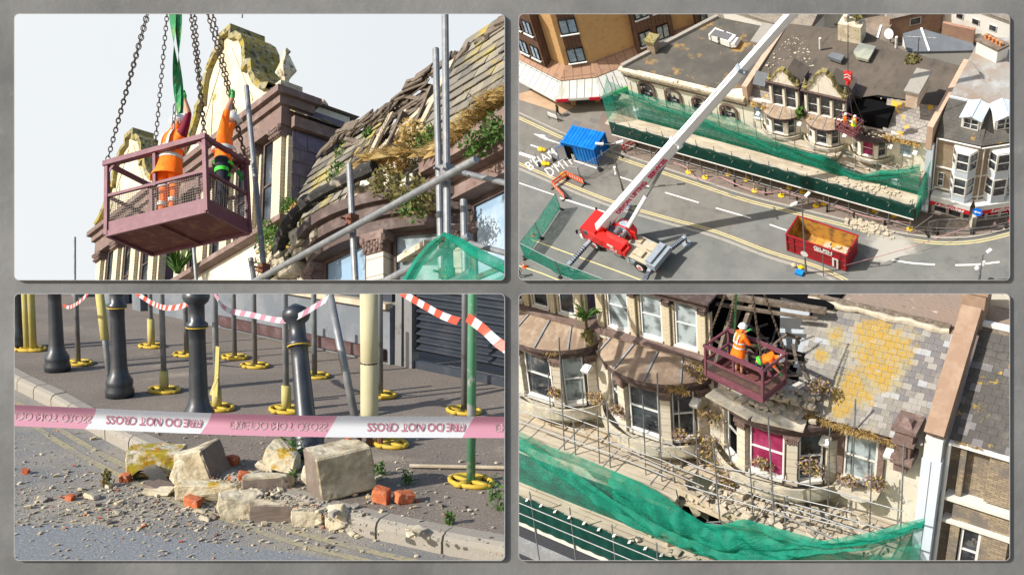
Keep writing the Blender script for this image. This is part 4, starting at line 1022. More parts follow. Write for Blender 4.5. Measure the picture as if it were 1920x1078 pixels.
mat('cornice_stain', (.58, .50, .37), .9, layers=[((.72, .66, .53), 1.2, .45, .65, 8), ((.10, .075, .05), 3.2, .56, .66, 8), ((.30, .2, .12), 1.3, .55, .72, 8, None, .7)], bump=(10, .6, .03))
mat('arch_pane', (.62, .58, .50), .6, layers=[((.06, .06, .06), .7, .50, .54, 3)])
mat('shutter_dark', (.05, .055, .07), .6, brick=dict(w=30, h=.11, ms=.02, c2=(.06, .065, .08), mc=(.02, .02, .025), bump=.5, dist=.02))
tr_terrace()

def tr_scaffold():
    R = random.Random(8)
    t = thing('scaffold', 'tube scaffold with timber platforms and green debris netting along the cream terrace', 'scaffold', (-35, 60.5, 0))
    X0, X1 = -51.2, -19.0; ya, yb, yc = 59.55, 61.2, 62.35
    p = MB(); p.box(X0 - .6, X1, ya - .05, yb, 3.84, 3.9); p.build('lower_platform', 'boards', t)
    p = MB(); p.box(X0 + .4, -26.9, yb + .05, yc, 5.84, 5.9); p.box(-22.9, X1 - .2, yb + .05, yc, 5.84, 5.9); p.build('upper_platform', 'boards', t)
    p = MB(); p.obox((-25, 61.7, 5.2), (1.9, 0, -.3), (0, .45, .1), (0, 0, .03)); p.obox((-24, 61.4, 4.9), (1.2, .2, -.5), (0, .3, .0), (0, 0, .03)); p.build('broken_platform', 'boards', t)
    n = 17
    for i in range(n):
        x = X0 + .6 + (X1 - X0 - .9) * i / (n - 1)
        for y, z1 in ((ya, 4.9), (yb, 7.9 if i < 9 else 6.9), (yc, 8.6 if i % 2 else 7.2)):
            if y == yc and i > 15: continue
            m = MB(); m.tube((x + R.uniform(-.1, .1), y, .12), (x + R.uniform(-.1, .1), y, z1 + R.uniform(-.2, .4) + (1.6 if i in (0, 1, 3) and y == yb else 0)), .035, 6); m.build('standard', 'galv', t)
    for y, z in ((ya, 2.5), (ya, 3.75), (ya, 4.35), (yb, 3.75), (yb, 4.9), (yb, 5.7), (yb, 6.6), (yb, 7.2), (yc, 5.7), (ya, 1.2)):
        m = MB(); m.tube((X0 if z < 7 else X0, y + .06, z), (X1 if z < 6.9 else -33, y + .06, z), .03, 6); m.build('ledger', 'galv', t)
    for i in range(0, n, 2):
        x = X0 + .6 + (X1 - X0 - .9) * i / (n - 1); m = MB(); m.tube((x, ya, .4), (x + 1.9, ya + .08, 3.6), .03, 6); m.tube((x, yb, 4), (x + 1.8, yb - .08, 6.6 if x < -34 else 5.9), .03, 6); m.build('brace', 'galv', t)
    for i in range(n):
        x = X0 + .6 + (X1 - X0 - .9) * i / (n - 1)
        m = MB(); m.tube((x, ya - .4, 3.7), (x, yc, 3.7), .03, 6); m.build('transom', 'galv', t)
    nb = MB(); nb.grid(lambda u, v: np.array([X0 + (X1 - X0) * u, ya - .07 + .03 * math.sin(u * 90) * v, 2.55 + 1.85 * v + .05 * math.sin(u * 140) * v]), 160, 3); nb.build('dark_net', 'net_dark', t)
    k = MB(); k.box(X0, X1, ya - .1, ya - .04, 2.38, 2.5); k.build('toe_board', 'white_wall', t)
    # the upper net: full height at the left end, sagging to a bunched rope of net in the middle
    top = [(1143, 152), (1190, 172), (1240, 186), (1283, 195), (1340, 212), (1390, 226), (1440, 256), (1480, 272), (1520, 286), (1545, 289), (1565, 300), (1590, 318), (1620, 326), (1650, 318), (1690, 315), (1727, 306)]
    T = [W(u, v, yb) for u, v in top]
    def zt(x):
        for a, b in zip(T[:-1], T[1:]):
            if a[0] <= x <= b[0]: return a[2] + (b[2] - a[2]) * (x - a[0]) / (b[0] - a[0])
        return T[-1][2] if x > T[-1][0] else T[0][2]
    def f(u, v):
        x = T[0][0] + (T[-1][0] - T[0][0]) * u; return np.array([x, yb - .06 - .12 * math.sin(v * 3.1) * (1 + .4 * math.sin(u * 60)), 3.95 + (zt(x) - 3.95) * v])
    nb = MB(); nb.grid(f, 150, 8); nb.build('green_net', 'net_thin', t)
    # second, denser layer of net hanging from the middle
    lo = [(1280, 214), (1340, 240), (1400, 262), (1450, 285), (1500, 300), (1530, 308), (1560, 322), (1600, 333), (1650, 333), (1727, 318)]
    U = [W(u, v, yb - .2) for u, v in [(1180, 178), (1240, 205)] + lo]
    def zl(x):
        for a, b in zip(U[:-1], U[1:]):
            if a[0] <= x <= b[0]: return a[2] + (b[2] - a[2]) * (x - a[0]) / (b[0] - a[0])
        return U[-1][2]
    def f2(u, v):
        x = U[0][0] + (T[-1][0] - U[0][0]) * u; a = zt(x) if u > .55 else zl(x) + .75; return np.array([x, yb - .28 - .1 * math.sin(v * 9 + u * 30) * v, zl(x) - .35 + (a - zl(x) + .35) * v])
    nb = MB(); nb.grid(f2, 120, 8); nb.build('gathered_net', 'net_green', t)
    e = MB(); e.grid(lambda u, v: np.array([X1 + .15 + .05 * math.sin(v * 9), ya + (yc - ya) * u, 2.2 + 5.4 * v * (.75 + .25 * u)]), 6, 8); e.build('end_net', 'net_green', t)
    e = MB(); e.grid(lambda u, v: np.array([X0 - .1, ya + (yb - ya) * u + .0, 3.9 + 5.6 * v * (.7 + .3 * u)]), 6, 8); e.build('end_net', 'net_thin', t)
    # fallen masonry on the platforms
    s = MB()
    for k in range(110):
        q = R.random(); x = R.gauss(-24.4, 2.0) if q < .7 else R.gauss(-20.8, 1.0)
        if x > -19.3: continue
        on = R.random() < .5; y = R.uniform(yb + .1, yc) if on else R.uniform(ya + .2, yb - .1); z = (5.95 if on else 3.98) if not (-26.9 < x < -22.9 and on) else 5.2 - .5 * R.random()
        s.bm(rock_bm(R, R.uniform(.08, .34), R.uniform(.08, .3), R.uniform(.06, .18), cuts=0), Matrix.Translation((x, y, z)))
    o = s.build('rubble', 'rubble'); tag(o, 'broken cream masonry lying on the scaffold platforms', 'rubble', kind='stuff')
    # yellow footed posts and bollards on the pavement, tape between them
    tape = [G(u, v, 1.0) for u, v in ((1262, 305), (1283, 312), (1292, 322), (1300, 331), (1330, 338), (1352, 333), (1390, 350), (1438, 362), (1466, 358), (1500, 369), (1530, 375), (1580, 391), (1610, 402), (1650, 411), (1706, 418))]
    m = MB(); P = smooth_path(tape, 4)
    for a, b in zip(P[:-1], P[1:]): m.beam(a, b, .02, .11, (0, 0, 1))
    o = m.build('barrier_tape', 'tape_pink'); tag(o, 'red and white barrier tape strung low along the scaffold feet', 'barrier tape')
def bollard(p, label, group, h=1.0):
    t = thing('bollard', label, 'bollard', p, group); m = MB(); m.lathe(p, [(.13, 0), (.14, .1), (.09, .18), (.08, .75 * h), (.1, .78 * h), (.08, .82 * h), (.11, .9 * h), (.08, .97 * h), (.02, 1.0 * h)], 10); m.build('post', 'black', t, smooth=True); return t
def tr_small():
    b0 = None
    for k, (u, v) in enumerate(((1378, 349), (1436, 365), (1495, 381), (1551, 397), (1601, 411), (1659, 421))):
        p = G(u, v, .12); lab = ORD[k] + ' black bollard from the left in front of the long scaffold'
        b0 = bollard(p, lab, 'black bollards along the kerb') if b0 is None else dup(b0, p, lab)
    f0 = None
    for k, (u, v) in enumerate(((1291, 323), (1322, 333), (1366, 327), (1400, 337), (1415, 358), (1465, 367), (1480, 352), (1505, 360), (1530, 386), (1545, 382), (1641, 395), (1677, 404), (1706, 430))):
        p = G(u, v, .12)
        if f0 is None:
            f0 = thing('yellow_foot_guard', 'first yellow pole foot from the left under the long scaffold', 'foot guard', p, 'yellow foot guards of the scaffold poles')
            m = MB(); m.lathe(p, [(.3, 0), (.32, .06), (.1, .09)], 8); m.build('base', 'yellow_bag', f0); m = MB(); m.lathe(p + [0, 0, .091], [(.07, 0), (.07, 1.0)], 8); m.build('sleeve', 'plank', f0)
        else: dup(f0, p, ORD[k] + ' yellow pole foot from the left under the long scaffold')
tr_scaffold(); tr_small()

def tr_corner_shop():
    """brick terrace with bay windows and dormers over a betting shop, to the right"""
    y0 = 62.9; x0 = -18.7; rt = nrm([1, .62, 0]); nn = np.array([rt[1], -rt[0], 0]); XK = -14.95
    b = thing('brick_terrace', 'brown brick terrace with white bay windows, dormers and a red betting shop front', 'building', (-15, 64, 0))
    w = MB(); w.box(x0, XK, y0, 73, 0, 10.0)
    K = np.array([XK, y0, 0]); w.prism([K, K + rt * 12, K + rt * 12 - nn * 9, K - nn * 9 + [0, 0, 0]], (0, 0, 10.0)); w.build('wall', 'yellow_brick', b)
    # roofs
    s = MB(); s.add([(x0, y0 - .1, 10.1), (XK, y0 - .1, 10.3), (XK - .3, y0 + 2.6, 12.4), (x0, y0 + 2.6, 12.4)], [(0, 1, 2, 3)]); A = K - nn * -.1 + [0, 0, 10.3]; s.add([A, A + rt * 12, A + rt * 12 - nn * 2.7 + [0, 0, 1.9], A - nn * 2.7 + [0, 0, 1.9]], [(0, 1, 2, 3)]); s.build('roof_slope', 'slate_dark', b)
    s = MB(); P = [(x0, y0 + 2.6), (XK - .3, y0 + 2.6), tuple((A + rt * 12 - nn * 2.7)[:2]), (-6, 78), (-14, 74.6), (-18.8, 73)]
    s.prism([(x, y, 12.2) for x, y in P], (0, 0, .25)); s.build('roof', 'roof_pale', b)
    s = MB(); s.box(x0, XK, y0 + 2.45, y0 + 2.6, 12.35, 12.55); s.build('parapet', 'pale_blue_wall', b)
    q = G(1738, 150, 12.4); s = MB(); s.box(q[0] - .65, q[0] + .35, q[1] - 3.2, q[1] - .6, 12.0, 13.8); ch = s.build('chimney', 'chimney_tile', b); s = MB(); s.box(q[0] - .8, q[0] + .5, q[1] - 3.35, q[1] - .45, 13.8, 14.0); s.build('chimney_cap', 'kerb_stone', ch)
    q = G(1858, 105, 12.4); s = MB(); s.obox(q + [0, 0, .5], rt * .1 + [.9, -.4, 0], (.3, .45, 0), (0, 0, .9)); ch = s.build('chimney', 'white_wall', b); s = MB(); s.obox(q + [0, 0, 1.5], rt * .1 + [1.0, -.45, 0], (.35, .5, 0), (0, 0, .1)); s.build('chimney_cap', 'felt_brown', ch)
    s = MB()
    for k in range(5): s.lathe(q + [-.7 + k * .35, .3 - k * .15, 1.6], [(.14, 0), (.1, .35), (.13, .4)], 8)
    s.build('chimney_pots', 'pot', ch)
    q = G(1820, 115, 12.5); s = MB(); s.tube(q, q + [1.2, -1.2, .05], .05, 6); s.build('fallen_aerial', 'galv_dark', b)
    def front(O, ex, ny, off, wid, bayc, dormc):
        """one face of the block: two storeys of bays, a dormer and the shop front"""
        for z0, z1 in ((4.15, 6.4), (7.4, 9.6)):
            for c, hw_ in bayc:
                C = O + ex * c; fr = MB(); pn = MB(); d = .75
                pts = [C - ex * hw_, C - ex * hw_ * .55 + ny * d, C + ex * hw_ * .55 + ny * d, C + ex * hw_]
                bs = MB(); bs.prism([p + [0, 0, z0 - .85] for p in pts] + [C + ex * hw_ - ny * .1 + [0, 0, z0 - .85], C - ex * hw_ - ny * .1 + [0, 0, z0 - .85]], (0, 0, .85)); bb = bs.build('bay_panel', 'pale_blue_wall', b)
                for A_, B_ in zip(pts[:-1], pts[1:]):
                    d_ = B_ - A_; L = np.linalg.norm(d_); e = d_ / L; n_ = np.array([e[1], -e[0], 0]); up = np.array([0, 0, 1.]); f = .09
                    for (s0, s1, h0, h1) in ((0, f, z0, z1), (L - f, L, z0, z1), (f, L - f, z0, z0 + f), (f, L - f, z1 - f, z1), (f, L - f, (z0 + z1) / 2 - .04, (z0 + z1) / 2 + .04)):
                        fr.obox(A_ + e * (s0 + s1) / 2 + up * (h0 + h1) / 2, e * (s1 - s0) / 2, n_ * .05, up * (h1 - h0) / 2)
                    pn.obox(A_ + e * L / 2 - n_ * .03 + up * (z0 + z1) / 2, e * L / 2, n_ * .01, up * (z1 - z0) / 2 - up * .02)
                w_ = fr.build('bay_window', 'white_paint', b); pn.build('pane', 'glass_dark', w_)
                rf = MB(); rf.prism([p + [0, 0, z1 + .003] for p in pts] + [C + ex * hw_ - ny * .1 + [0, 0, z1 + .003], C - ex * hw_ - ny * .1 + [0, 0, z1 + .003]], (0, 0, .12)); rf.build('bay_lid', 'white_paint', w_)
            bd = MB(); bd.obox(O + ex * wid / 2 + ny * .06 + [0, 0, z0 - .95 if z0 > 5 else 6.05 - 2.4], ex * wid / 2, ny * .06, (0, 0, .06)); bd.build('string_course', 'off_white', b)
        for c, hw_ in dormc:
            C = O + ex * c - ny * .9 + [0, 0, 10.85]; bx = MB(); bx.obox(C + [0, 0, .75] - ny * .8, ex * hw_, ny * .8, (0, 0, .75)); dm = bx.build('dormer', 'white_wall', b)
            rf = MB(); up = np.array([0, 0, 1.])
            for s in (-1, 1): rf.obox(C + up * 1.72 + ex * s * hw_ * .52 - ny * .7, ex * s * hw_ * .62 - up * .22, ny * 1.05, up * .04)
            rf.build('dormer_roof', 'pale_blue_wall', dm)
            tr_ = MB(); tr_.prism([C - ex * hw_ + ny * .01 + up * 1.5, C + ex * hw_ + ny * .01 + up * 1.5, C + ny * .01 + up * 1.9], -ny * .1); tr_.build('gable_panel', 'white_paint', dm)
            fr = MB(); pn = MB()
            for s0, s1, h0, h1 in ((-hw_ * .8, -hw_ * .7, .2, 1.35), (hw_ * .7, hw_ * .8, .2, 1.35), (-.05, .05, .2, 1.35), (-hw_ * .8, hw_ * .8, .12, .2), (-hw_ * .8, hw_ * .8, 1.3, 1.38), (-hw_ * .8, hw_ * .8, .72, .78)):
                fr.obox(C + ex * (s0 + s1) / 2 + up * (h0 + h1) / 2 + ny * .03, ex * (s1 - s0) / 2, ny * .04, up * (h1 - h0) / 2)
            pn.obox(C + up * .75 + ny * .01, ex * hw_ * .76, ny * .012, up * .56); w_ = fr.build('window', 'white_paint', dm); pn.build('pane', 'glass_dark', w_)
        g_ = MB(); g_.tube(O + ny * .15 + [0, 0, 10.05], O + ex * wid + ny * .15 + [0, 0, 10.15], .07, 6); g_.build('gutter', 'white_paint', b)
        # shop
        s = MB(); s.obox(O + ex * wid / 2 + ny * .45 + [0, 0, 3.12], ex * wid / 2, ny * .42, (0, 0, .10)); s.obox(O + ex * wid / 2 + ny * .80 + [0, 0, 2.9], ex * wid / 2, ny * .06, (0, 0, .34)); s.build('shop_hood', 'white_paint', b)
        s = MB(); s.obox(O + ex * wid / 2 + ny * .80 + [0, 0, 2.28], ex * wid / 2, ny * .05, (0, 0, .27)); sg = s.build('shop_sign', 'sign_red', b)
        text_mesh('Ladbrokes', .62, 'white_paint', 'lettering', sg, O + ex * (1.7 if wid < 4 else 2.6) + ny * .86 + [0, 0, 2.10], ex, (0, 0, 1), .03, .012, shear=.3)
        s = MB(); s.obox(O + ex * wid / 2 - ny * .0 + [0, 0, 1.1], ex * wid / 2 * .98, ny * .02, (0, 0, .95)); sf = s.build('shop_window', 'glass_dark', b)
        p = MB(); k = 0
        for c in np.arange(.1, wid, 1.15 if wid > 4 else 1.3): p.obox(O + ex * c + ny * .06 + [0, 0, 1.1], ex * .13, ny * .06, (0, 0, 1.0))
        p.obox(O + ex * wid / 2 + ny * .05 + [0, 0, .2], ex * wid / 2, ny * .05, (0, 0, .12)); p.build('shop_frame', 'white_paint', sf)
        for c in np.arange(.75, wid, 1.15 if wid > 4 else 1.3):
            q = MB(); q.obox(O + ex * c + ny * .04 + [0, 0, 1.2], ex * .33, ny * .015, (0, 0, .55)); q.build('poster', 'sign_red' if wid > 4 else 'glass_dark', sf)
    front(np.array([x0 + .25, y0 - .02, 0]), np.array([1., 0, 0]), np.array([0, -1., 0]), 0, XK - x0 - .25, [(2.35, 1.0)], [(2.2, .8)])
    front(K + nn * .02, rt, nn, 0, 12, [(1.75, 1.0), (5.4, 1.0)], [(1.9, .8), (5.0, .8)])
    for z0, z1 in ((3.9, 5.7), (6.7, 8.4)): sash(b, x0 + .45, x0 + 1.0, y0 - .06, z0, z1) if z0 < 5 else None
    s = MB(); s.tube((x0 + .12, y0 - .12, 1.5), (x0 + .12, y0 - .12, 10.0), .06, 6); q = K + nn * .15 + rt * .25; s.tube(q + [0, 0, 3.3], q + [0, 0, 10.0], .06, 6); s.build('drainpipe', 'white_paint', b)
    s = MB(); s.box(x0 - .65, x0 - .02, y0 - .45, y0 - .1, 0.12, 9.3); s.build('blue_pier', 'pale_blue_wall', b)
    s = MB(); c = K + nn * .55; s.obox(c + [0, 0, 1.05], rt * .18, nn * .55, (0, 0, 1.0)); s.build('door_pier', 'cream', b)
tr_corner_shop()

def tr_tan_block():
    """tan brick block with brown clad bays at the top left"""
    b = thing('tan_brick_block', 'four storey tan brick block with brown clad window bays above a glazed canopy', 'building', (-62, 66, 0))
    C0 = G(1062, 196); C1 = G(1112, 189); ex1 = nrm(C1 - C0)                      # chamfer
    LA = G(973, 150); exL = nrm(C0 - LA)
    exR = nrm(np.array([1.0, 1.1, 0])); H = 17.5
    up = np.array([0, 0, 1.])
    P0 = C0 + up * 0 + np.array([0, 1.6, 0]); P1 = P0 + ex1 * 3.1; PL = P0 - exL * 16; PR = P1 + exR * 26
    w = MB(); w.prism([PL, P0, P1, PR, PR + [-14, 8, 0], PL + [0, 14, 0]], (0, 0, H)); w.build('wall', 'tan_brick', b)
    nL = np.array([exL[1], -exL[0], 0]); n1 = np.array([ex1[1], -ex1[0], 0]); nR = np.array([exR[1], -exR[0], 0])
    def win(c, ex, n, w_, h_, par, curtain='glass_sky'):
        fr = MB(); f = .1
        for s0, s1, h0, h1 in ((-w_, -w_ + f, -h_, h_), (w_ - f, w_, -h_, h_), (-f * .6, f * .6, -h_, h_), (-w_, w_, -h_, -h_ + f), (-w_, w_, h_ - f, h_)): fr.obox(c + ex * (s0 + s1) / 2 + up * (h0 + h1) / 2 + n * .04, ex * (s1 - s0) / 2, n * .06, up * (h1 - h0) / 2)
        s = fr.build('window', 'black', par); g_ = MB(); g_.obox(c + n * .02, ex * (w_ - .03), n * .02, up * (h_ - .03)); g_.build('pane', curtain, s)
        l = MB(); l.obox(c - up * (h_ + .08) + n * .12, ex * (w_ + .1), n * .14, up * .05); l.build('sill', 'white_paint', s)
    # bays on the left face, chamfer panels, right face bays
    for k, c0 in enumerate((4.2, 10.5)):
        C = P0 - exL * c0; m = MB(); m.obox(C + nL * .55 + up * 8.1, exL * 2.0, nL * .55, up * 3.9 if k == 0 else up * 3.9); by = m.build('clad_bay', 'clad_brown', b)
        for z in (6.0, 9.6):
            for s in (-1, 1): win(C + nL * 1.12 + exL * s * .95 + up * z, exL, nL, .68, .95, by)
        win(C + nL * .02 + exL * .9 + up * 14.3, exL, nL, .8, 1.0, b)
    Cc = (P0 + P1) / 2
    m = MB(); m.obox(Cc + n1 * .02 + up * 9.9, ex1 * .95, n1 * .04, up * 5.4); by = m.build('clad_panel', 'clad_brown', b)
    for z in (5.9, 10.0, 14.2): win(Cc + n1 * .1 + up * z, ex1, n1, .95, 1.0, by)
    for k, c0 in enumerate((7.2, 14.2, 20.5)):
        C = P1 + exR * c0; m = MB(); m.obox(C + nR * .45 + up * 8.2, exR * 2.2, nR * .5, up * 4.4 if k == 0 else up * 7); by = m.build('clad_bay', 'clad_brown', b)
        for z in (5.8, 9.6, 13.2)[:2 if k == 0 else 3]:
            for s in (-1, 1): win(C + nR * 1.0 + exR * s * 1.0 + up * z, exR, nR, .7, .95, by, 'glass_pale')
    rf = MB(); c = Cc + up * H; rf.prism([PL + up * H, P0 + up * H + nL * .5, P1 + up * H + nR * .5, PR + up * H, PR + [-14, 8, H], PL + [0, 14, H]], (0, 0, .4)); rf.build('roof', 'roof_pale', b)
    # skirt of tiles and the glazed canopy around the foot
    offs = [(-.1, 4.6), (1.3, 3.6), (1.32, 3.5), (3.0, 2.55)]
    def ring(o, z): 
        o1 = o; pL = PL + nL * o + up * z; p0 = P0 + nL * o * .75 + n1 * o * .45 + up * z; p1 = P1 + n1 * o * .62 + nR * o * .62 + up * z; pR = P1 + exR * 14 + nR * o + up * z; return [pL, p0, p1, pR]
    a, b_, c_, d_ = (ring(*o) for o in offs)
    for nm, q0, q1, mt in (('tile_skirt', b_, a, 'tile_brown'), ('glazed_canopy', d_, c_, 'canopy_glass')):
        for i in range(3):
            m = MB(); m.add([q0[i], q0[i + 1], q1[i + 1], q1[i], q0[i] - up * .08, q0[i + 1] - up * .08, q1[i + 1] - up * .08, q1[i] - up * .08], [(0, 1, 2, 3), (7, 6, 5, 4), (0, 4, 5, 1), (1, 5, 6, 2), (3, 2, 6, 7), (0, 3, 7, 4)]); m.build(nm, mt, b)
    m = MB(); e = d_; 
    for i in range(3): A, B = e[i], e[i + 1]; m.beam(A - up * .2, B - up * .2, .06, .3)
    fs = m.build('canopy_fascia', 'white_paint', b)
    m = MB(); A, B = e[1], e[2]; m.beam(A * .97 + B * .03 - up * .2 + n1 * .08, A * .70 + B * .30 - up * .2 + n1 * .08, .05, .42); m.beam(A * .24 + B * .76 - up * .2 + n1 * .08, B - up * .2 + n1 * .08, .05, .42); m.build('canopy_sign', 'sign_red', fs)
    m = MB(); A, B = e[2], e[3]; m.beam(A * .9 + B * .1 - up * .35 + nR * .08, A * .4 + B * .6 - up * .35 + nR * .08, .06, .5); m.build('canopy_sign', 'harness_green', fs)
    m = MB()
    for q, n in ((P0 * .95 + P1 * .05, n1), (P0 * .05 + P1 * .95, n1), (P0 - exL * 5, nL), (P0 - exL * 10, nL)): m.obox(q + n * 1.6 + up * 1.2, ex1 * .28, n * .28, up * 1.3)
    m.build('canopy_piers', 'tan_brick', b)
    m = MB(); m.obox(Cc + n1 * .9 + up * 1.25, ex1 * 1.2, n1 * .1, up * 1.2); m.build('shop_entrance', 'void', b)
    m = MB(); m.obox(P0 - exL * 8 + nL * 1.0 + up * 1.2, exL * 7, nL * .05, up * 1.1); m.obox(P1 + exR * 6 + nR * .8 + up * 1.2, exR * 5, nR * .05, up * 1.1); m.build('shop_windows', 'glass_dark', b)
tr_tan_block()

def house(name, label, mat_, roofm, u, v, w, d, h, rot, rh=1.6, wins=(), gz=4.0):
    """background house: walls, pitched roof, windows"""
    c = G(u, v, gz); c[2] = gz - 4; a = math.radians(rot); ex = np.array([math.cos(a), math.sin(a), 0]); ey = np.array([-ex[1], ex[0], 0]); up = np.array([0, 0, 1.])
    b = thing(name, label, 'house', c); m = MB(); m.obox(c + up * (h + 4) / 2, ex * w / 2, ey * d / 2, up * (h + 4) / 2); m.build('wall', mat_, b)
    r = MB(); t = c + up * (h + 4.003)
    r.add([t - ex * w * .52 - ey * d * .55, t + ex * w * .52 - ey * d * .55, t + ex * w * .52 + ey * d * .55, t - ex * w * .52 + ey * d * .55, t - ex * w * .52 + up * rh, t + ex * w * .52 + up * rh],
          [(0, 1, 5, 4), (2, 3, 4, 5), (0, 4, 3), (1, 2, 5), (0, 3, 2, 1)]); r.build('roof', roofm, b)
    for (s, z, ww, wh) in wins:
        q = c + ex * s - ey * (d / 2 + .02) + up * (4 + z); f = MB()
        f.obox(q, ex * ww / 2, ey * .04, up * wh / 2); wd = f.build('window', 'white_paint', b); g_ = MB(); g_.obox(q - ey * .04, ex * ww * .42, ey * .01, up * wh * .42); g_.obox(q - ey * .045, ex * ww * .42, ey * .012, up * .03); g_.build('pane', 'glass_dark', wd)
    return b
def tr_background():
    struct(poly('back_yards', 'slate_warm', [(-50, 72.0), (-20, 71.4), (-8, 90), (-8, 125), (-60, 125)], 4.0))
    struct(poly('back_lane', 'alley', [p[:2] for p in [G(u, v, 4.05) for u, v in ((1725, 68), (1775, 70), (1800, 27), (1790, 10), (1755, 10), (1745, 27))]], 4.05))
    house('slate_roofed_house', 'house with a hipped brown slate roof behind the boom of the crane', 'white_wall', 'slate_warm', 1450, 43, 13, 7, 4.0, -8, 2.2)
    house('brown_roofed_house', 'brown slate roofed house behind the white crane boom, beside the blue rendered house', 'white_wall', 'slate_warm', 1528, 44, 6.5, 6, 4.0, 25, 2.0)
    house('blue_house', 'tall pale blue rendered house at the top edge beyond the brown roofs', 'pale_blue_wall', 'slate_sheet', 1581, 34, 5, 5, 6.5, 0)
    house('blue_house', 'pale blue house with a small white window beside the dark blue wall', 'pale_blue_wall', 'slate_sheet', 1652, 38, 6, 4, 3.5, -4, 1.5, ((-1.6, 2.4, .9, .8), (1.4, 1.6, .9, .7)))
    house('blue_annexe', 'dark blue rendered annexe between the two pale blue houses', 'navy_wall', 'slate_sheet', 1614, 30, 4, 3, 4.5, 0)
    house('white_extension', 'low white extension with a brown flat roof behind the terrace chimney', 'white_wall', 'felt_brown', 1630, 62, 5.2, 4.4, 2.2, -6, .3)
    house('brick_cottage', 'red brick cottage with a white dormer window at the end of the lane', 'red_brick', 'slate_warm', 1700, 36, 5, 6, 3.4, 35, 1.4, ((0, 2.2, 1.1, .9),))
    house('white_warehouse', 'large white rendered building with a row of three small windows at the top right corner', 'white_wall', 'slate_warm', 1868, 34, 14, 8, 4.5, -14, 1.2, ((-1.6, 2.6, .8, .7), (.1, 2.6, .8, .7), (1.9, 2.6, .8, .7)))
    house('white_warehouse', 'plain white rendered building behind the brick yard wall', 'white_wall', 'slate_warm', 1812, 38, 7, 4, 3.4, -10, .8)
    for nm, lab, pts, z, mt in (('slate_grey_roof', 'large smooth slate grey roof with a ridge behind the terrace', ((1693, 66), (1727, 57), (1823, 84), (1830, 98), (1742, 100), (1700, 100)), 7.5, 'slate_sheet'),
                                ('brown_felt_roof', 'dark brown felt roof with scattered plaster behind the terrace', ((1622, 56), (1652, 52), (1702, 100), (1640, 92), (1628, 78)), 8.5, 'felt_brown')):
        P = [G(u, v, z) for u, v in pts]; c = sum(P) / len(P); b = thing('outbuilding', lab, 'building', (c[0], c[1], 4)); m = MB(); m.prism([p - [0, 0, 3.4] for p in P][::-1] if 0 else [p - [0, 0, 3.4] for p in P], (0, 0, 3.3)); m.build('wall', 'white_wall', b)
        m = MB(); k = len(P); m.prism([p - [0, 0, .098] for p in P], (0, 0, .3)); r = m.build('roof', mt, b)
        m = MB(); m.beam(P[1] + [0, 0, .25], P[-2] + [0, 0, .25], .18, .12); m.build('ridge', 'white_wall', r)
    A, B, C_ = G(1768, 45, 6), G(1828, 58, 6), G(1828, 66, 6); m = MB(); m.beam(A - [0, 0, .9], B - [0, 0, .9], .3, 2.2); o = m.build('brick_yard_wall', 'red_brick'); tag(o, 'old red brick yard wall beside the lane', 'wall')
    # rooftop things
    q = G(1597, 75, 10.8); t = thing('chimney_stack', 'cream rendered chimney stack with a plant growing from its top', 'chimney', q); m = MB(); m.box(q[0] - 1.1, q[0] + 1.1, q[1] - .6, q[1] + .6, q[2] - .6, q[2] + 2.2); m.build('stack', 'cornice_stain', t)
    R = random.Random(4); m = MB(); m.lathe(q + [.5, 0, 2.2], [(.25, 0), (.3, .7), (.22, .8)], 8); m.lathe(q + [-.5, 0, 2.2], [(.25, 0), (.3, .7), (.22, .8)], 8); m.build('chimney_pots', 'cream', t); m = MB(); m.leaves(q + [.5, 0, 3.0], .45, 90, .22, R); m.build('plant', 'leaf_olive', t)
    for u, v, n in ((1711, 113, 'weeds on the grey roof beside the party wall'),): m = MB(); m.leaves(G(u, v, 11), .8, 260, .22, R, (1, 1, .6)); o = m.build('roof_weeds', 'leaf_olive'); tag(o, 'clump of weeds growing on the flat roof by the party wall', 'plant')
    for u, v, s in ((1607, 90, 0), (1640, 103, 1)): pass
    m = MB(); P = [G(u, v, 11.25) for u, v in ((1600, 101), (1612, 85), (1642, 92), (1634, 107), (1628, 117), (1607, 112))]; m.prism(P, (0, 0, .3)); o = m.build('roof_hatch', 'roof_hatch'); tag(o, 'flat glazed roof hatches on the brown roof', 'roof hatch')
    m = MB(); P = [G(u, v, 11.2) for u, v in ((1552, 111), (1560, 103), (1584, 109), (1577, 120))]; m.prism(P, (0, 0, .35)); o = m.build('rooflight', 'slate_sheet'); tag(o, 'small grey rooflight on the brown roof above the shaped gables', 'rooflight')
    for u, v in ((1538, 92), (1680, 90)): p = G(u, v, 11.1); m = MB(); m.tube(p, p + [0, 0, 1.3], .12, 8); o = m.build('vent_pipe', 'white_paint'); tag(o, 'short white vent pipe standing on the ' + ('brown felt roof behind the gables' if u < 1600 else 'grey roof near the aerial'), 'vent pipe')
    # aerials, satellite dish
    q = G(1669, 80, 8.8); t = thing('satellite_dish', 'white satellite dish on a post on the dark felt roof', 'satellite dish', q); m = MB(); m.tube(q, q + [0, 0, 1.0], .06, 6); m.build('post', 'galv', t); m = MB(); m.lathe(q + [0, -.1, 1.2], [(.05, 0), (.4, .1), (.5, .22)], 12, (-.3, -1, .5)); m.build('dish', 'lamp_white', t)
    q = G(1721, 98, 9.5); t = thing('tv_aerial', 'grey television aerial above the slate grey roof', 'aerial', q); m = MB(); m.tube(q, q + [0, 0, 1.8], .05, 6); m.build('mast', 'galv', t); m = MB(); m.tube(q + [-1.2, 0, 1.6], q + [1.5, .2, 1.9], .04, 6)
    for k in range(6): m.tube(q + [-1.1 + k * .45, -.35, 1.65 + k * .05], q + [-1.1 + k * .45, .35, 1.65 + k * .05], .025, 5)
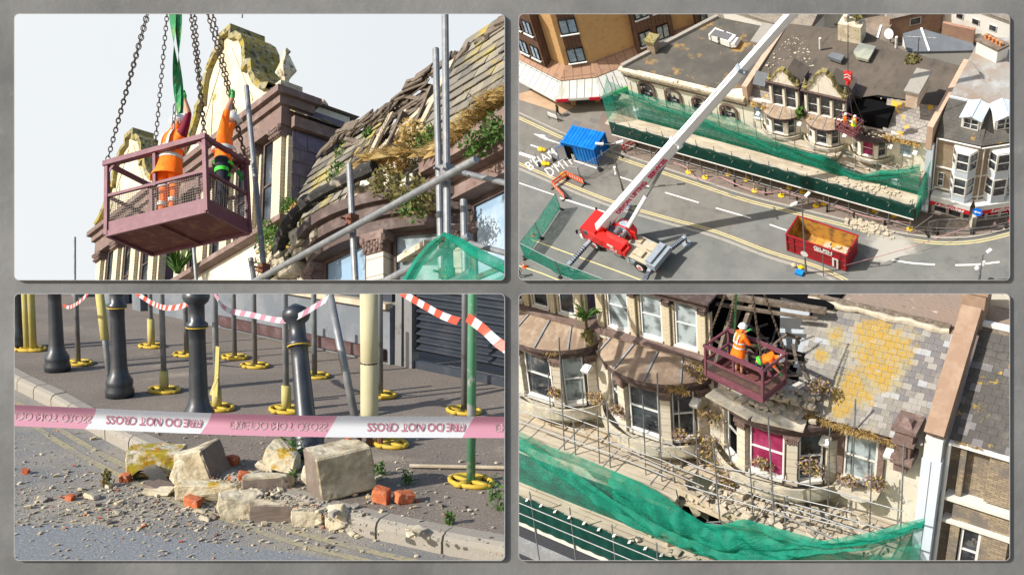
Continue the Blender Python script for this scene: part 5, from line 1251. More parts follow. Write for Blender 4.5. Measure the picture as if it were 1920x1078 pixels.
    m.build('elements', 'galv', t)
    s = MB()
    for k in range(420):
        z = 11.12; x = R.uniform(-36, -19.8); y = R.uniform(65, 70.3); r_ = R.uniform(.02, .07) * (2 if R.random() < .08 else 1)
        s.obox((x, y, 10.75 + (y - 65) * .02 if z > 11 else 9.75 + (y - 63) * .03), (r_, r_ * .3, 0), (-r_ * .3, r_, 0), (0, 0, .05))
    o = s.build('roof_debris', 'rubble'); tag(o, 'scattered crumbs of plaster on the flat roofs', 'debris', kind='stuff')
mat('roof_hatch', (.20, .22, .20), .5, layers=[((.34, .35, .28), .5, .45, .6, 3)])
tr_background()

def tr_crane():
    fwd = nrm(np.array([-1., .12, 0])); up = np.array([0, 0, 1.])          # the cab end points left
    O = G(1170, 467); sd = np.array([fwd[1], -fwd[0], 0]); sd = -sd if sd[1] < 0 else sd   # sd points away from the camera
    t = thing('mobile_crane', 'red and white mobile crane with its long white boom raised across the street', 'mobile crane', O)
    P = lambda a, b, c: O + fwd * a + sd * b + up * c
    L2 = 4.1
    m = MB(); m.obox(P(-.2, 0, 1.0), fwd * L2, sd * 1.05, up * .28); m.build('chassis', 'crane_grey', t)
    m = MB(); m.obox(P(-1.9, 0, 1.36), fwd * 2.2, sd * 1.22, up * .07); m.build('deck', 'crane_deck', t)
    m = MB(); m.obox(P(-4.2, 0, 1.45), fwd * .45, sd * 1.25, up * .32); m.obox(P(-3.9, 0, 1.9), fwd * .3, sd * 1.15, up * .1); m.build('rear_box', 'crane_grey', t)
    c = MB(); pr = [(1.9, .8), (3.75, .8), (3.85, 1.5), (3.65, 2.35), (2.0, 2.5), (1.9, 2.2)]
    c.prism([P(a, -1.2, z) for a, z in pr], sd * 2.4); cb = c.build('cab', 'crane_red', t)
    m = MB(); m.prism([P(3.86, -1.0, 1.45), P(3.86, 1.0, 1.45), P(3.70, 1.0, 2.2), P(3.70, -1.0, 2.2)], fwd * .02); m.obox(P(2.9, -1.215, 1.85), fwd * .55, sd * .01, up * .32); m.build('windscreen', 'glass_dark', cb)
    m = MB(); m.obox(P(3.9, 0, .75), fwd * .18, sd * 1.2, up * .22); m.build('bumper', 'crane_white', t)
    for s in (-1, 1):
        m = MB(); m.obox(P(3.97, s * .9, .98), fwd * .03, sd * .16, up * .1); m.build('headlight', 'lamp_white', t)
        m = MB(); m.tube(P(3.7, s * 1.2, 2.0), P(3.95, s * 1.5, 2.0), .03, 6); m.obox(P(3.95, s * 1.5, 1.85), fwd * .05, sd * .1, up * .22); m.build('mirror', 'black', t)
    for a in (2.3, -2.9):
        for s in (-1, 1):
            w = MB(); w.tube(P(a, s * 1.02, .62), P(a, s * 1.34, .62), .62, 20); wh = w.build('wheel', 'tyre', t)
            r = MB(); r.tube(P(a, s * 1.342, .62), P(a, s * 1.36, .62), .36, 16); rm = r.build('rim', 'crane_white', wh); r = MB(); r.tube(P(a, s * 1.362, .62), P(a, s * 1.40, .62), .17, 10); r.build('hub', 'crane_red', wh)
    # counterweight and superstructure
    m = MB(); m.obox(P(.75, -.95, 1.75), fwd * 1.9, sd * .45, up * .5); m.obox(P(-.9, -.85, 1.6), fwd * .55, sd * .5, up * .32); m.prism([P(2.5, -1.42, 1.3), P(1.2, -1.42, 1.3), P(1.0, -1.42, 2.25), P(2.65, -1.42, 2.3)], sd * .1); sp = m.build('superstructure', 'crane_red', t)
    m = MB(); m.obox(P(.1, -1.41, 2.02), fwd * .35, sd * .01, up * .13); m.build('data_plate', 'white_paint', sp)
    text_mesh('DLS', .5, 'white_paint', 'lettering', sp, P(-.15, -1.42, 1.42), -fwd, up, .01, .01, shear=.25)
    m = MB()
    for k in range(5): m.obox(P(2.62, -1.0 + .0, 1.35 + k * .2), fwd * .02, sd * .28, up * .05)
    m.build('warning_stripes', 'white_paint', sp)
    m = MB(); pr = [(-.9, 1.5), (.9, 1.5), (.9, 2.5), (.4, 3.0), (-.6, 3.0), (-1.1, 2.3)]
    m.prism([P(a, .35, z) for a, z in pr], sd * .85); oc = m.build('operator_cab', 'crane_red', t)
    m = MB(); m.prism([P(a, .34, z) for a, z in ((-.95, 2.25), (-.55, 2.9), (.3, 2.9), (.75, 2.45), (.75, 2.0), (-.9, 2.0))], -sd * .012); m.obox(P(-.1, .75, 3.01), fwd * .4, sd * .3, up * .012); m.build('cab_glass', 'glass_sky', oc)
    m = MB(); m.ball(P(-.5, .9, 3.12), .16, 8, 6); m.build('beacon', 'cone_orange', oc)
    for s in (-1, 1):
        m = MB(); m.obox(P(-.2, s * .55, 2.15), fwd * 1.2, sd * .06, up * .5); m.build('turntable_plate', 'crane_red', t)
    # boom by sections: foot at the left, tip beyond the top of the opening
    base = P(1.9, -.15, 2.35)
    tip_dir = W(1480, 42, 60.0)
    bd = nrm(tip_dir - base); LB = np.linalg.norm(tip_dir - base) * 1.15
    sx = nrm(np.cross(bd, up)); uz = np.cross(sx, bd)
    segs = [(-.3, .36, .80, .98), (.36, .63, .66, .84), (.63, .85, .54, .70), (.85, 1.0, .44, .58)]
    for k, (a, b_, w_, h_) in enumerate(segs):
        A = base + bd * LB * max(a, -.01); B = base + bd * LB * b_; m = MB(); w2, h2 = w_ / 2, h_ / 2
        pr = [(-w2, h2), (w2, h2), (w2, -h2 * .4), (w2 * .6, -h2), (-w2 * .6, -h2), (-w2, -h2 * .4)]
        m.prism([A + sx * x + uz * z for x, z in pr], B - A); sg = m.build('boom_section', 'crane_white', t)
        m = MB(); m.prism([B + sx * x * 1.12 + uz * z * 1.12 - bd * .25 for x, z in pr], bd * .3); m.tube(B + sx * w_ * .6, B + sx * w_ * .95, .07, 6); m.tube(B - sx * w_ * .6, B - sx * w_ * .95, .07, 6); m.build('section_collar', 'crane_grey' if k else 'crane_white', sg)
        if k == 0:
            side = -sx if (-sx).dot(TR.C - base) > 0 else sx
            # lettering on the flank that faces the street camera
            ex = bd; n = np.cross(ex, uz) ; fl = side
            ez_ = uz if np.dot(np.cross(ex, uz), fl) > 0 else -uz
            L0 = LB * .36
            for tx, f0, sz in (('DEVON', .30, .60), ('LIFTING', .50, .60), ('SERVICES', .745, .60)):
                text_mesh(tx, sz, 'sign_lettering', 'lettering', sg, base + bd * L0 * f0 + fl * (w2 + .01) - ez_ * .2, ex, ez_, .02, .025)
    m = MB(); A = P(-.1, -.1, 1.7); B = base + bd * LB * .30 - uz * .45; mid = A + (B - A) * .55; m.tube(A, mid, .2, 10); m.build('lift_ram', 'crane_white', t); m = MB(); m.tube(mid, B, .13, 10); m.build('lift_ram_rod', 'galv', t)
    m = MB(); m.obox(base - bd * .2 , bd * .5, sx * .5, uz * .35); m.build('boom_foot', 'crane_red', t); t.scale = (1.1, 1.1, 1.1)
    # winch, hoses, ladder, rails, stowed gear
    m = MB(); m.tube(P(.2, -.35, 2.55), P(.2, .3, 2.55), .26, 14); m.tube(P(-.5, -.3, 2.5), P(-.5, .3, 2.5), .2, 12); m.build('winch_drum', 'galv_dark', t)
    m = MB()
    for k in range(4): m.sweep([P(-.9 + k * .12, -.2, 1.5), P(-.2 + k * .1, -.45, 2.5), P(.9, -.42 + .05 * k, 2.75), base + bd * 2.2 - sx * (.3 + .04 * k)], .025, 5)
    m.build('hoses', 'black', t)
    m = MB()
    for k in range(5): m.tube(P(-1.3, -1.3, .55 + k * .2), P(-1.75, -1.3, .55 + k * .2), .018, 5)
    m.tube(P(-1.3, -1.3, .4), P(-1.3, -1.3, 1.5), .02, 5); m.tube(P(-1.75, -1.3, .4), P(-1.75, -1.3, 1.5), .02, 5); m.build('ladder', 'galv', t)
    m = MB(); m.obox(P(-2.4, -.5, 1.55), fwd * .5, sd * .35, up * .12); m.obox(P(-3.1, .5, 1.6), fwd * .35, sd * .4, up * .17); m.obox(P(-1.6, .7, 1.52), fwd * .3, sd * .3, up * .09); m.build('stowed_blocks', 'plank', t)
    for s_, a_ in ((-1, 'left'), (1, 'right')): m = MB(); m.obox(P(-4.62, s_ * .95, 1.15), fwd * .02, sd * .2, up * .08); m.build('tail_light', 'barrier_red', t)
    m = MB(); m.obox(P(1.55, -1.22, 1.15), fwd * .3, sd * .04, up * .3); m.obox(P(.1, -1.2, .95), fwd * .8, sd * .06, up * .22); m.obox(P(-1.9, -1.22, .9), fwd * .5, sd * .05, up * .2); m.build('side_lockers', 'crane_grey', t)
    m = MB(); m.tube(base + bd * LB * .02 + uz * .5, base + bd * LB * .97 + uz * .42, .02, 5); m.build('hoist_line', 'black', t)
    # outriggers
    for (a, s, tipuv) in ((2.75, -1, (1078, 507)), (-3.9, -1, (1205, 540)), (-4.1, 1, (1277, 458)), (2.2, 1, (1175, 395))):
        T = G(*tipuv); st = P(a, s * .9, .95); T2 = T + up * 1.0; o_ = MB(); o_.beam(st, T2, .34, .36); og = o_.build('outrigger', 'crane_grey', t)
        o_ = MB(); o_.tube(T + up * .1, T + up * 1.25, .09, 8); o_.build('jack', 'galv', og); o_ = MB(); o_.lathe(T, [(.42, 0), (.42, .07), (.15, .1)], 14); o_.build('foot_pad', 'crane_grey', og)
        o_ = MB(); n = 8
        for k in range(n): c = st + (T2 - st) * (.35 + .55 * k / n); dd = nrm(T2 - st); o_.obox(c - [0, 0, 0] + np.array([0, 0, .0]), dd * .05, sd * .0 + np.cross(dd, up) * .176, up * .186)
        o_.build('hazard_stripes', 'navy', og)
    # hook, cage and the two workers far away at the roof
    hk = W(1590, 148, 60.6); t2 = thing('hook_block', 'red hook block with white chevrons hanging above the lifting cage', 'hook block', hk)
    m = MB(); m.box(hk[0] - .32, hk[0] + .32, hk[1] - .15, hk[1] + .15, hk[2] - .1, hk[2] + .75); m.lathe(hk + [0, 0, -.75], [(.1, 0), (.2, .2), (.15, .55), (.08, .65)], 8); m.build('block', 'barrier_red', t2)
    m = MB()
    for k in (0, 1): m.beam(hk + [-.28, -.16, .15 + k * .3], hk + [0, -.16, .35 + k * .3], .02, .09, (0, 0, 1)); m.beam(hk + [.28, -.16, .15 + k * .3], hk + [0, -.16, .35 + k * .3], .02, .09, (0, 0, 1))
    m.build('chevrons', 'white_paint', t2)
    m = MB(); m.tube(hk + [0, 0, .7], W(1590, -30, 60.6), .03, 5); o = m.build('hoist_rope', 'black'); tag(o, 'steel hoist rope of the crane running up out of the picture', 'rope')
    c = W(1592, 243, 60.9); cg, PC = cage('maroon lifting cage with two workers hanging at the broken roof, far off', c, (1, -.25, 0), (.25, 1, 0), up, 2.0, 1.2, 1.1, mesh=False)
    for a in (-1, 1):
        for b_ in (-1, 1): m = MB(); m.tube(PC(a, b_, 1.1), hk + [0, 0, -.7], .03, 4); o = m.build('lifting_chain', 'chain'); tag(o, 'rusty chain from the red hook block to the ' + ('near ' if b_ < 0 else 'far ') + ('left' if a < 0 else 'right') + ' corner of the cage', 'chain', 'chains of the far lifting cage')
    hv = dict(torso='hivis_orange', uparm='hivis_orange', forearm='skin', hand='glove_green', head='skin', thigh='hivis_orange', shin='hivis_orange', foot='boot')
    for a, b_, yw, lb in ((-.4, -.2, 2.4, 'worker in orange with a white helmet at the left end of the far lifting cage'), (.45, .1, 2.8, 'worker in orange with a green harness at the right end of the far lifting cage')):
        p = PC(a, b_, .05); J, f = stand_pose(p, 1.75, yw, .05, lean=.1); person(lb, J, hv, 'workers in the far lifting cage', helmet='white_helmet', look=f, sub=1, vest='hivis_yellow' if a > 0 else None)
tr_crane()

def tr_street():
    up = np.array([0, 0, 1.])
    # ---- skip
    A = G(1476, 470); B = G(1587, 509); ex = nrm(B - A); ey = np.array([-ex[1], ex[0], 0]); L = np.linalg.norm(B - A); D = 2.45; H = 2.35
    t = thing('skip', 'open top dark red roll on roll off skip with white lettering, standing in the road', 'skip', (A + B) / 2 + ey * D / 2)
    P = lambda a, b, c: A + ex * a + ey * b + up * c; th = .08
    m = MB(); m.obox(P(L / 2, th / 2, H / 2 + .1), ex * L / 2, ey * th / 2, up * H / 2); fr = m.build('side_panel', 'skip_red', t)
    m = MB(); m.obox(P(L / 2, D - th / 2, H / 2 + .1), ex * L / 2, ey * th / 2, up * H / 2); m.build('side_panel', 'skip_inside', t)
    for a in (th / 2, L - th / 2): m = MB(); m.obox(P(a, D / 2, H / 2 + .1), ex * th / 2, ey * (D / 2 - th), up * H / 2); m.build('end_panel', 'skip_red', t)
    m = MB(); m.obox(P(L / 2, D / 2, .3), ex * (L / 2 - th), ey * (D / 2 - th), up * .05); m.build('floor', 'skip_inside', t)
    m = MB(); m.obox(P(L / 2, th + .012, H / 2 + .1), ex * (L / 2 - th), ey * .01, up * H / 2 * .97); m.obox(P(th + .012, D / 2, H / 2 + .1), ex * .01, ey * (D / 2 - th), up * H / 2 * .97); m.obox(P(L - th - .012, D / 2, H / 2 + .1), ex * .01, ey * (D / 2 - th), up * H / 2 * .97); m.build('lining', 'skip_inside', t)
    m = MB()
    for b_ in (0, D): m.beam(P(-.05, b_, H + .12), P(L + .05, b_, H + .12), .14, .12)
    for a in (0, L): m.beam(P(a, 0, H + .123), P(a, D, H + .123), .14, .12)
    m.beam(P(0, -.03, 1.55), P(L, -.03, 1.55), .08, .14); m.beam(P(0, -.03, .2), P(L, -.03, .2), .08, .16)
    for a in (.05, .75, L - .05): m.beam(P(a, -.035, .1), P(a, -.035, H + .1), .1, .1, ex)
    m.build('frame', 'skip_red', t)
    text_mesh('GILPIN', .62, 'white_paint', 'lettering', fr, P(L * .62, -.03, 1.85), ex, up, .02, .02); text_mesh('DEMOLITION', .28, 'white_paint', 'lettering', fr, P(L * .62, -.03, 1.62), ex, up, .02, .01)
    m = MB(); m.obox(P(L * .79, -.085, .85), ex * .09, ey * .01, up * .62); m.obox(P(L * .86, -.085, .78), ex * .09, ey * .01, up * .72); m.obox(P(L * .81, -.09, 1.42), ex * .22, ey * .01, up * .08); m.build('white_numeral', 'white_paint', fr)
    R = random.Random(2); m = MB()
    for k in range(70): m.bm(rock_bm(R, R.uniform(.15, .5), R.uniform(.1, .4), .2, cuts=0), Matrix.Translation(P(L * R.uniform(.5, .95), D * R.uniform(.15, .85), .42)))
    o = m.build('skip_rubble', 'rubble'); tag(o, 'broken masonry lying in the bottom of the red skip', 'rubble', kind='stuff')
    # ---- rubble on kerb behind the skip
    m = MB()
    for k in range(230):
        u = R.gauss(1622, 22); v = 415 + (u - 1590) * .22 + R.gauss(3, 6)
        if u < 1585 or v < 405: continue
        z = .12 if v < 419 + (u - 1590) * .2 else 0
        s = R.uniform(.06, .3) * (1.5 if R.random() < .15 else 1); m.bm(rock_bm(R, s, s * .9, s * .6, cuts=0), Matrix.Translation(G(u, v, z + s * .2)))
    o = m.build('rubble', 'rubble'); tag(o, 'heap of broken cream masonry on the kerb behind the red skip', 'rubble', kind='stuff')
    # ---- blue site container
    A = G(1063, 299); B = G(1120, 310); 
    A = G(1061, 296); B = G(1121, 311); ex = nrm(B - A); L = np.linalg.norm(B - A); ey = nrm(G(1146, 289) - B); ey = nrm(ey - ex * ey.dot(ex)); D = 2.6; H = 2.5
    t = thing('site_container', 'bright blue corrugated site container with an open white door', 'container', (A + B) / 2 + ey * D / 2); P = lambda a, b, c: A + ex * a + ey * b + up * c
    m = MB(); n = 44
    def corr(f, z0, z1, k):   # corrugated wall path
        pts = [f(i / k, (.05 if (i // 2) % 2 else 0)) for i in range(k + 1)]; m.add([p + up * z0 for p in pts] + [p + up * z1 for p in pts], [(i, i + 1, k + 2 + i, k + 1 + i) for i in range(k)])
    corr(lambda u, o_: P(L * u, o_, 0), .1, H, 40); corr(lambda u, o_: P(L * u, D - o_, 0), .1, H, 40); corr(lambda u, o_: P(L - o_, D * u, 0), .1, H, 24); corr(lambda u, o_: P(o_, D * u, 0), .1, H, 24); m.build('wall', 'container_blue', t)
    m = MB(); k = 40; m.add([P(L * i / k, b_, H + (.05 if (i // 2) % 2 else 0)) for b_ in (0, D) for i in range(k + 1)], [(i, i + 1, k + 2 + i, k + 1 + i) for i in range(k)])
    for a, b_ in ((0, 0), (L, 0), (0, D), (L, D)): m.beam(P(a, b_, 0), P(a, b_, H + .04), .14, .14, ex)
    m.beam(P(0, -.01, H), P(L, -.01, H), .1, .12); m.beam(P(L + .01, 0, H), P(L + .01, D, H), .1, .12); m.build('roof', 'container_blue', t)
    m = MB(); m.obox(P(.75, -.02, 1.1), ex * .48, ey * .02, up * .98); m.build('doorway', 'void', t)
    dd = nrm(-ex * .75 - ey * .65); m = MB(); m.obox(P(.27, -.02, 1.15) + dd * .48, dd * .48, np.cross(dd, up) * .03, up * 1.0); dr = m.build('door', 'container_blue', t); m = MB(); nn_ = np.cross(dd, up); nn_ = nn_ if nn_.dot(ex) < 0 else -nn_
    for sg in (-1, 1): m.obox(P(.27, -.02, 1.15) + dd * .48 + nn_ * sg * .036, dd * .42, nn_ * .006, up * .93)
    m.build('door_lining', 'white_paint', dr)
    m = MB(); m.obox(P(L + .07, D * .62, 1.9), ex * .01, ey * .35, up * .22); m.obox(P(L + .07, D * .42, .9), ex * .01, ey * .12, up * .4); m.build('sign', 'white_wall', t)
    text_mesh('SITE', .5, 'white_paint', 'lettering', t, P(L * .32, -.06, .5), up, -ex, .02, .01)
    # ---- street lamps and signs
    def lamp(label, base, top, heads, post='galv_dark'):
        b0 = G(*base, .1); h = None
        for hh in np.linspace(3, 16, 500):
            c = TR.R.T @ (b0 + [0, 0, hh] - TR.C); v = CY - F * c[1] / -c[2]
            if v < top[1]: h = hh; break
        t = thing('street_lamp', label, 'street lamp', b0); m = MB(); m.sweep([b0, b0 + [0, 0, 1.2], b0 + [0, 0, 1.25], b0 + [0, 0, h]], [.13, .12, .08, .055], 8); m.build('column', post, t)
        for a in heads:
            d = nrm([a[0], a[1], .25]); m = MB(); T = b0 + [0, 0, h - .1]; m.tube(T, T + d * a[2] * .4, .04, 6); m.build('arm', post, t); m = MB(); c = T + d * a[2] * .75
            m.obox(c, d * a[2] * .27, nrm(np.cross(d, up)) * .13, (0, 0, .06)); m.build('lamp_head', 'lamp_white', t)
        return t, b0, h
    t, b0, h = lamp('dark street lamp with twin heads beside the blue container', (1168, 357), (1146, 270), [(1, .5, 1.3), (-1, -.5, 1.5)])
    m = MB(); m.obox(b0 + [-.3, 0, 3.2], (.12, 0, 0), (0, .1, 0), (0, 0, .35)); m.ball(b0 + [-.35, 0, 2.5], .16, 8, 6); m.build('camera_box', 'lamp_white', t)
    t, b0, h = lamp('tall street lamp with a round sign in front of the red skip', (1511, 511), (1511, 374), [(.4, 1, .9)])
    m = MB(); m.lathe(b0 + [0, -.1, 3.0], [(.36, 0), (.36, .03)], 16, (0, -1, .0)); m.build('round_sign', 'white_paint', t)
    m = MB(); q = b0 + [-.9, -.1, 8.6]; m.obox(b0 + [-.75, 0, 9.7], (.3, 0, .3), (0, .15, 0), (.05, 0, -.05)); m.build('lamp_head', 'lamp_white', t)
    t, b0, h = lamp('pale street lamp with a camera at the lower right corner', (1835, 527), (1849, 477), [(.6, 1, .8)], 'galv')
    m = MB(); m.ball(b0 + [-.3, 0, h * .45], .22, 8, 6); m.obox(b0 + [.15, 0, h * .7], (.1, 0, 0), (0, .1, 0), (0, 0, .3)); m.build('camera_box', 'lamp_white', t)
    b0 = G(1544, 518); m = MB(); m.tube(b0, b0 + [0, 0, 3.2], .04, 6); o = m.build('sign_post', 'galv_dark'); tag(o, 'thin grey post standing in front of the white number on the skip', 'post')
    b0 = G(1828, 432, .12); t = thing('direction_sign', 'round blue arrow sign on a post outside the betting shop', 'road sign', b0); m = MB(); m.tube(b0, b0 + [0, 0, 2.9], .05, 6); m.build('post', 'galv', t)
    m = MB(); m.lathe(b0 + [0, -.06, 2.7], [(.42, 0), (.42, .03)], 20, (0, -1, .3)); dsk = m.build('disc', 'blue_sign', t)
    m = MB(); n_ = nrm([0, -1, .3]); e2 = nrm(np.cross(n_, (1, 0, 0))); e2 = e2 if e2[2] > 0 else -e2; c = b0 + [0, -.11, 2.72]; m.beam(c + [.28, 0, 0], c - [.15, 0, 0], .08, .02, n_); m.prism([c + [-.1, 0, 0] + e2 * .14, c + [-.1, 0, 0] - e2 * .14, c + [-.3, 0, 0]], n_ * .02); m.build('arrow', 'white_paint', dsk)
    # ---- barriers
    def panel_barrier(label, a, b, col, grp, z=0.0, n=7):
        A, B = G(*a, z), G(*b, z); d = nrm(B - A); L = np.linalg.norm(B - A); nn = np.cross(d, up); t = thing('plastic_barrier', label, 'barrier', (A + B) / 2, grp)
        m = MB(); 
        for zz in (.95, .35): m.beam(A + up * zz, B + up * zz, .06, .16)
        for i in range(n + 1): m.beam(A + d * L * i / n + up * .3, A + d * L * i / n + up * 1.0, .06, .05, nn)
        m.build('frame', col, t); m = MB()
        for i in range(n): m.obox(A + d * L * (i + .5) / n + up * .65, d * L / n * .22, nn * .015, up * .2)
        m.build('white_panels', 'white_paint', t); m = MB()
        for e in (A + d * .1, B - d * .1): m.obox(e + up * .04, nn * .35, d * .06, up * .04); m.beam(e, e + up * .35, .05, .05, nn)
        m.build('feet', 'black', t)
    gb = 'plastic barriers fencing the road works'
    panel_barrier('orange plastic barrier running away from the camera near the green fence', (1038, 352), (1064, 333), 'barrier_orange', gb)
    panel_barrier('orange plastic barrier on the far side of the road works pen', (1064, 333), (1096, 348), 'barrier_orange', gb)
    panel_barrier('orange plastic barrier on the left side of the road works pen', (1038, 352), (1060, 375), 'barrier_orange', gb)
    panel_barrier('red plastic barrier set across the pavement at the left end of the scaffold', (1169, 285), (1195, 270), 'barrier_red', gb, .12)
    panel_barrier('red plastic barrier at the right edge beside the brick terrace', (1888, 425), (1915, 412), 'barrier_red', gb, .12)
    # ---- mesh fences
    def mesh_fence(label, pts, h=2.0, net=None, grp=None, z=0.0, lean=0.0):
        for k, (a, b) in enumerate(zip(pts[:-1], pts[1:])):
            A, B = G(*a, z), G(*b, z); d = nrm(B - A); nn = np.cross(d, up); t = thing('fence_panel', label[k] if isinstance(label, (list, tuple)) else label, 'fence panel', (A + B) / 2, grp); A = A + d * .05; B = B - d * .05
            m = MB()
            for q in (A, B): m.tube(q, q + up * h, .03, 6)
            m.tube(A + up * h, B + up * h, .03, 6); m.tube(A + up * .2, B + up * .2, .03, 6); m.build('frame', 'galv', t)
            m = MB()
            if net: m.grid(lambda u, v: A + (B - A) * u + up * (.15 + (h - .2) * v) + nn * .05 * math.sin(u * 6 + k), 12, 3); m.build('green_net', net, t)
            else:
                L = np.linalg.norm(B - A)
                for i in range(1, int(L / .22)): m.beam(A + d * i * .22 + up * .2, A + d * i * .22 + up * h, .012, .012, nn)
                for j in range(1, 5): m.beam(A + up * (.2 + j * .36), B + up * (.2 + j * .36), .012, .012)
                m.build('wire', 'galv', t)
            m = MB()
            for q in (A, B): m.obox(q + up * .07, nn * .33, d * .1, up * .07)
            m.build('foot_block', 'black', t)
    mesh_fence(['green netted fence panel nearest the orange barriers', 'green netted fence panel at the bend of the crane enclosure', 'green netted fence panel along the bottom left of the crane enclosure', 'green netted fence panel cut by the bottom edge below the crane'],
               [(1052, 392), (1014, 447), (985, 484), (1052, 518), (1140, 552)], 2.6, 'net_green', 'green netted fence panels around the crane')
    mesh_fence(['wire fence panel left of the blue container', 'wire fence panel behind the blue container', 'wire fence panel right of the blue container'], [(1010, 310), (1038, 300), (1074, 248)][:2] + [(1080, 268)], 2.0, None, 'wire fence panels around the blue container')
    mesh_fence(['wire fence panel below the road lettering', 'wire fence panel between the barrier pen and the lamp'], [(1052, 330), (1090, 338), (1124, 319)], 2.0, None, 'wire fence panels around the blue container')
    mesh_fence(['wire fence panel between the container and the red barrier'], [(1126, 318), (1166, 293)], 2.0, None, 'wire fence panels around the blue container')
    mesh_fence(['wire fence panel outside the betting shop nearest the scaffold', 'wire fence panel outside the betting shop door', 'wire fence panel under the blue arrow sign'], [(1738, 441), (1756, 436), (1822, 434), (1886, 424)], 1.9, None, 'wire fence panels outside the betting shop', .12)
    # guard rail
    t = thing('guard_rail', 'grey pedestrian guard rail on the kerb outside the betting shop', 'guard rail', G(1790, 440, .12)); P_ = [G(u, v, .12) for u, v in ((1720, 437), (1755, 440), (1790, 441), (1822, 441), (1858, 437), (1893, 428))]
    m = MB()
    for p in P_: m.tube(p, p + up * 1.0, .03, 6)
    m.build('posts', 'galv_dark', t); m = MB()
    for a, b in zip(P_[:-1], P_[1:]): m.tube(a + up * 1.0, b + up * 1.0, .025, 6); m.tube(a + up * .5, b + up * .5, .02, 6)
    m.build('rails', 'galv_dark', t)
    # long tape across the road
    m = MB(); pts = [G(1583, 498, 1.0), G(1640, 483, .9), G(1700, 466, .9), G(1760, 446, 1.0), G(1817, 425, 1.1)]
    for a, b in zip(pts[:-1], pts[1:]): m.beam(a, b, .02, .09)
    o = m.build('barrier_tape', 'tape_pink'); tag(o, 'red and white tape stretched across the road from the skip to the fence', 'barrier tape')
    # cones, bags, tools
    def cone(label, uv, g_, z=0.0, col='cone_orange'):
        p = G(*uv, z); t = thing('traffic_cone', label, 'traffic cone', p, g_); m = MB(); m.obox(p + up * .03, (.22, 0, 0), (0, .22, 0), (0, 0, .03)); m.build('base', 'cone_orange', t); m = MB(); m.lathe(p + up * .06, [(.16, 0), (.1, .3), (.03, .7)], 12); m.build('cone', col, t, smooth=True); m = MB(); m.lathe(p + up * .3, [(.125, 0), (.095, .17)], 12); m.build('sleeve', 'white_paint', t)
    cone('orange cone behind the green netted fence', (1000, 441), 'traffic cones'); cone('orange and white cone held up at the lower left corner', (984, 500), 'traffic cones', 0)
    R = random.Random(9)
    for k, (u, v, lb) in enumerate(((1015, 283, 'yellow weight bag on the road beside the lane arrow'), (1022, 309, 'yellow weight bag on the road by the lettering'), (1058, 330, 'pale yellow weight bag at the corner of the orange barriers'))):
        p = G(u, v); m = MB(); m.ball(p + up * .22, .45, 10, 6, (1, .7, .5)); m.ball(p + [.4, .1, .2], .3, 8, 5, (1, .8, .6)); o = m.build('weight_bag', 'yellow_bag', smooth=True); tag(o, lb, 'weight bag', 'yellow weight bags')
    for k, (u, v, mt, lb) in enumerate(((1502, 503, 'yellow_bag', 'yellow helmet lying by the foot of the street lamp'), (1489, 499, 'plank', 'tan tool bag lying left of the street lamp foot'), (1499, 513, 'container_blue', 'blue crate lying by the street lamp foot'))):
        p = G(u, v); m = MB()
        if k == 2: m.box(p[0] - .35, p[0] + .35, p[1] - .25, p[1] + .25, 0, .3); m.box(p[0] - .37, p[0] + .37, p[1] - .27, p[1] + .27, .25, .32)
        else: m.ball(p + up * .15, .3, 10, 6, (1, .8, .7)); m.ball(p + [.3, .1, .1], .15, 8, 5)
        o = m.build(('helmet', 'tool_bag', 'crate')[k], mt, smooth=k < 2); tag(o, lb, ('helmet', 'bag', 'crate')[k])
    # bench like white board sign
    p = G(1036, 227, .12); t = thing('sign_board', 'low white board sign on two legs on the pavement', 'sign', p); A, B = G(1030, 222, .12), G(1047, 229, .12); m = MB(); m.beam(A + up * .75, B + up * .75, .06, .55); m.build('board', 'white_paint', t); m = MB(); m.beam(A, A + up * .6, .06, .06, (1, 0, 0)); m.beam(B, B + up * .6, .06, .06, (1, 0, 0)); m.build('legs', 'black', t)
    # people
    p = G(1049, 218, .12); J, f = stand_pose(p, 1.78, -1.0, .28); person('pedestrian in black with a green top walking across the plaza', J, dict(torso='leaf_green', uparm='black', forearm='black', hand='skin', head='skin', thigh='black', shin='black', foot='boot'), look=f, hair='black', sub=1)
    p = G(976, 518); J, f = stand_pose(p, 1.78, 1.2, .1); person('steward in dark blue at the lower left corner holding a cone', J, dict(torso='navy', uparm='white_wall', forearm='skin', hand='skin', head='skin', thigh='navy', shin='navy', foot='boot'), look=f, hair='black', sub=1)
tr_street()

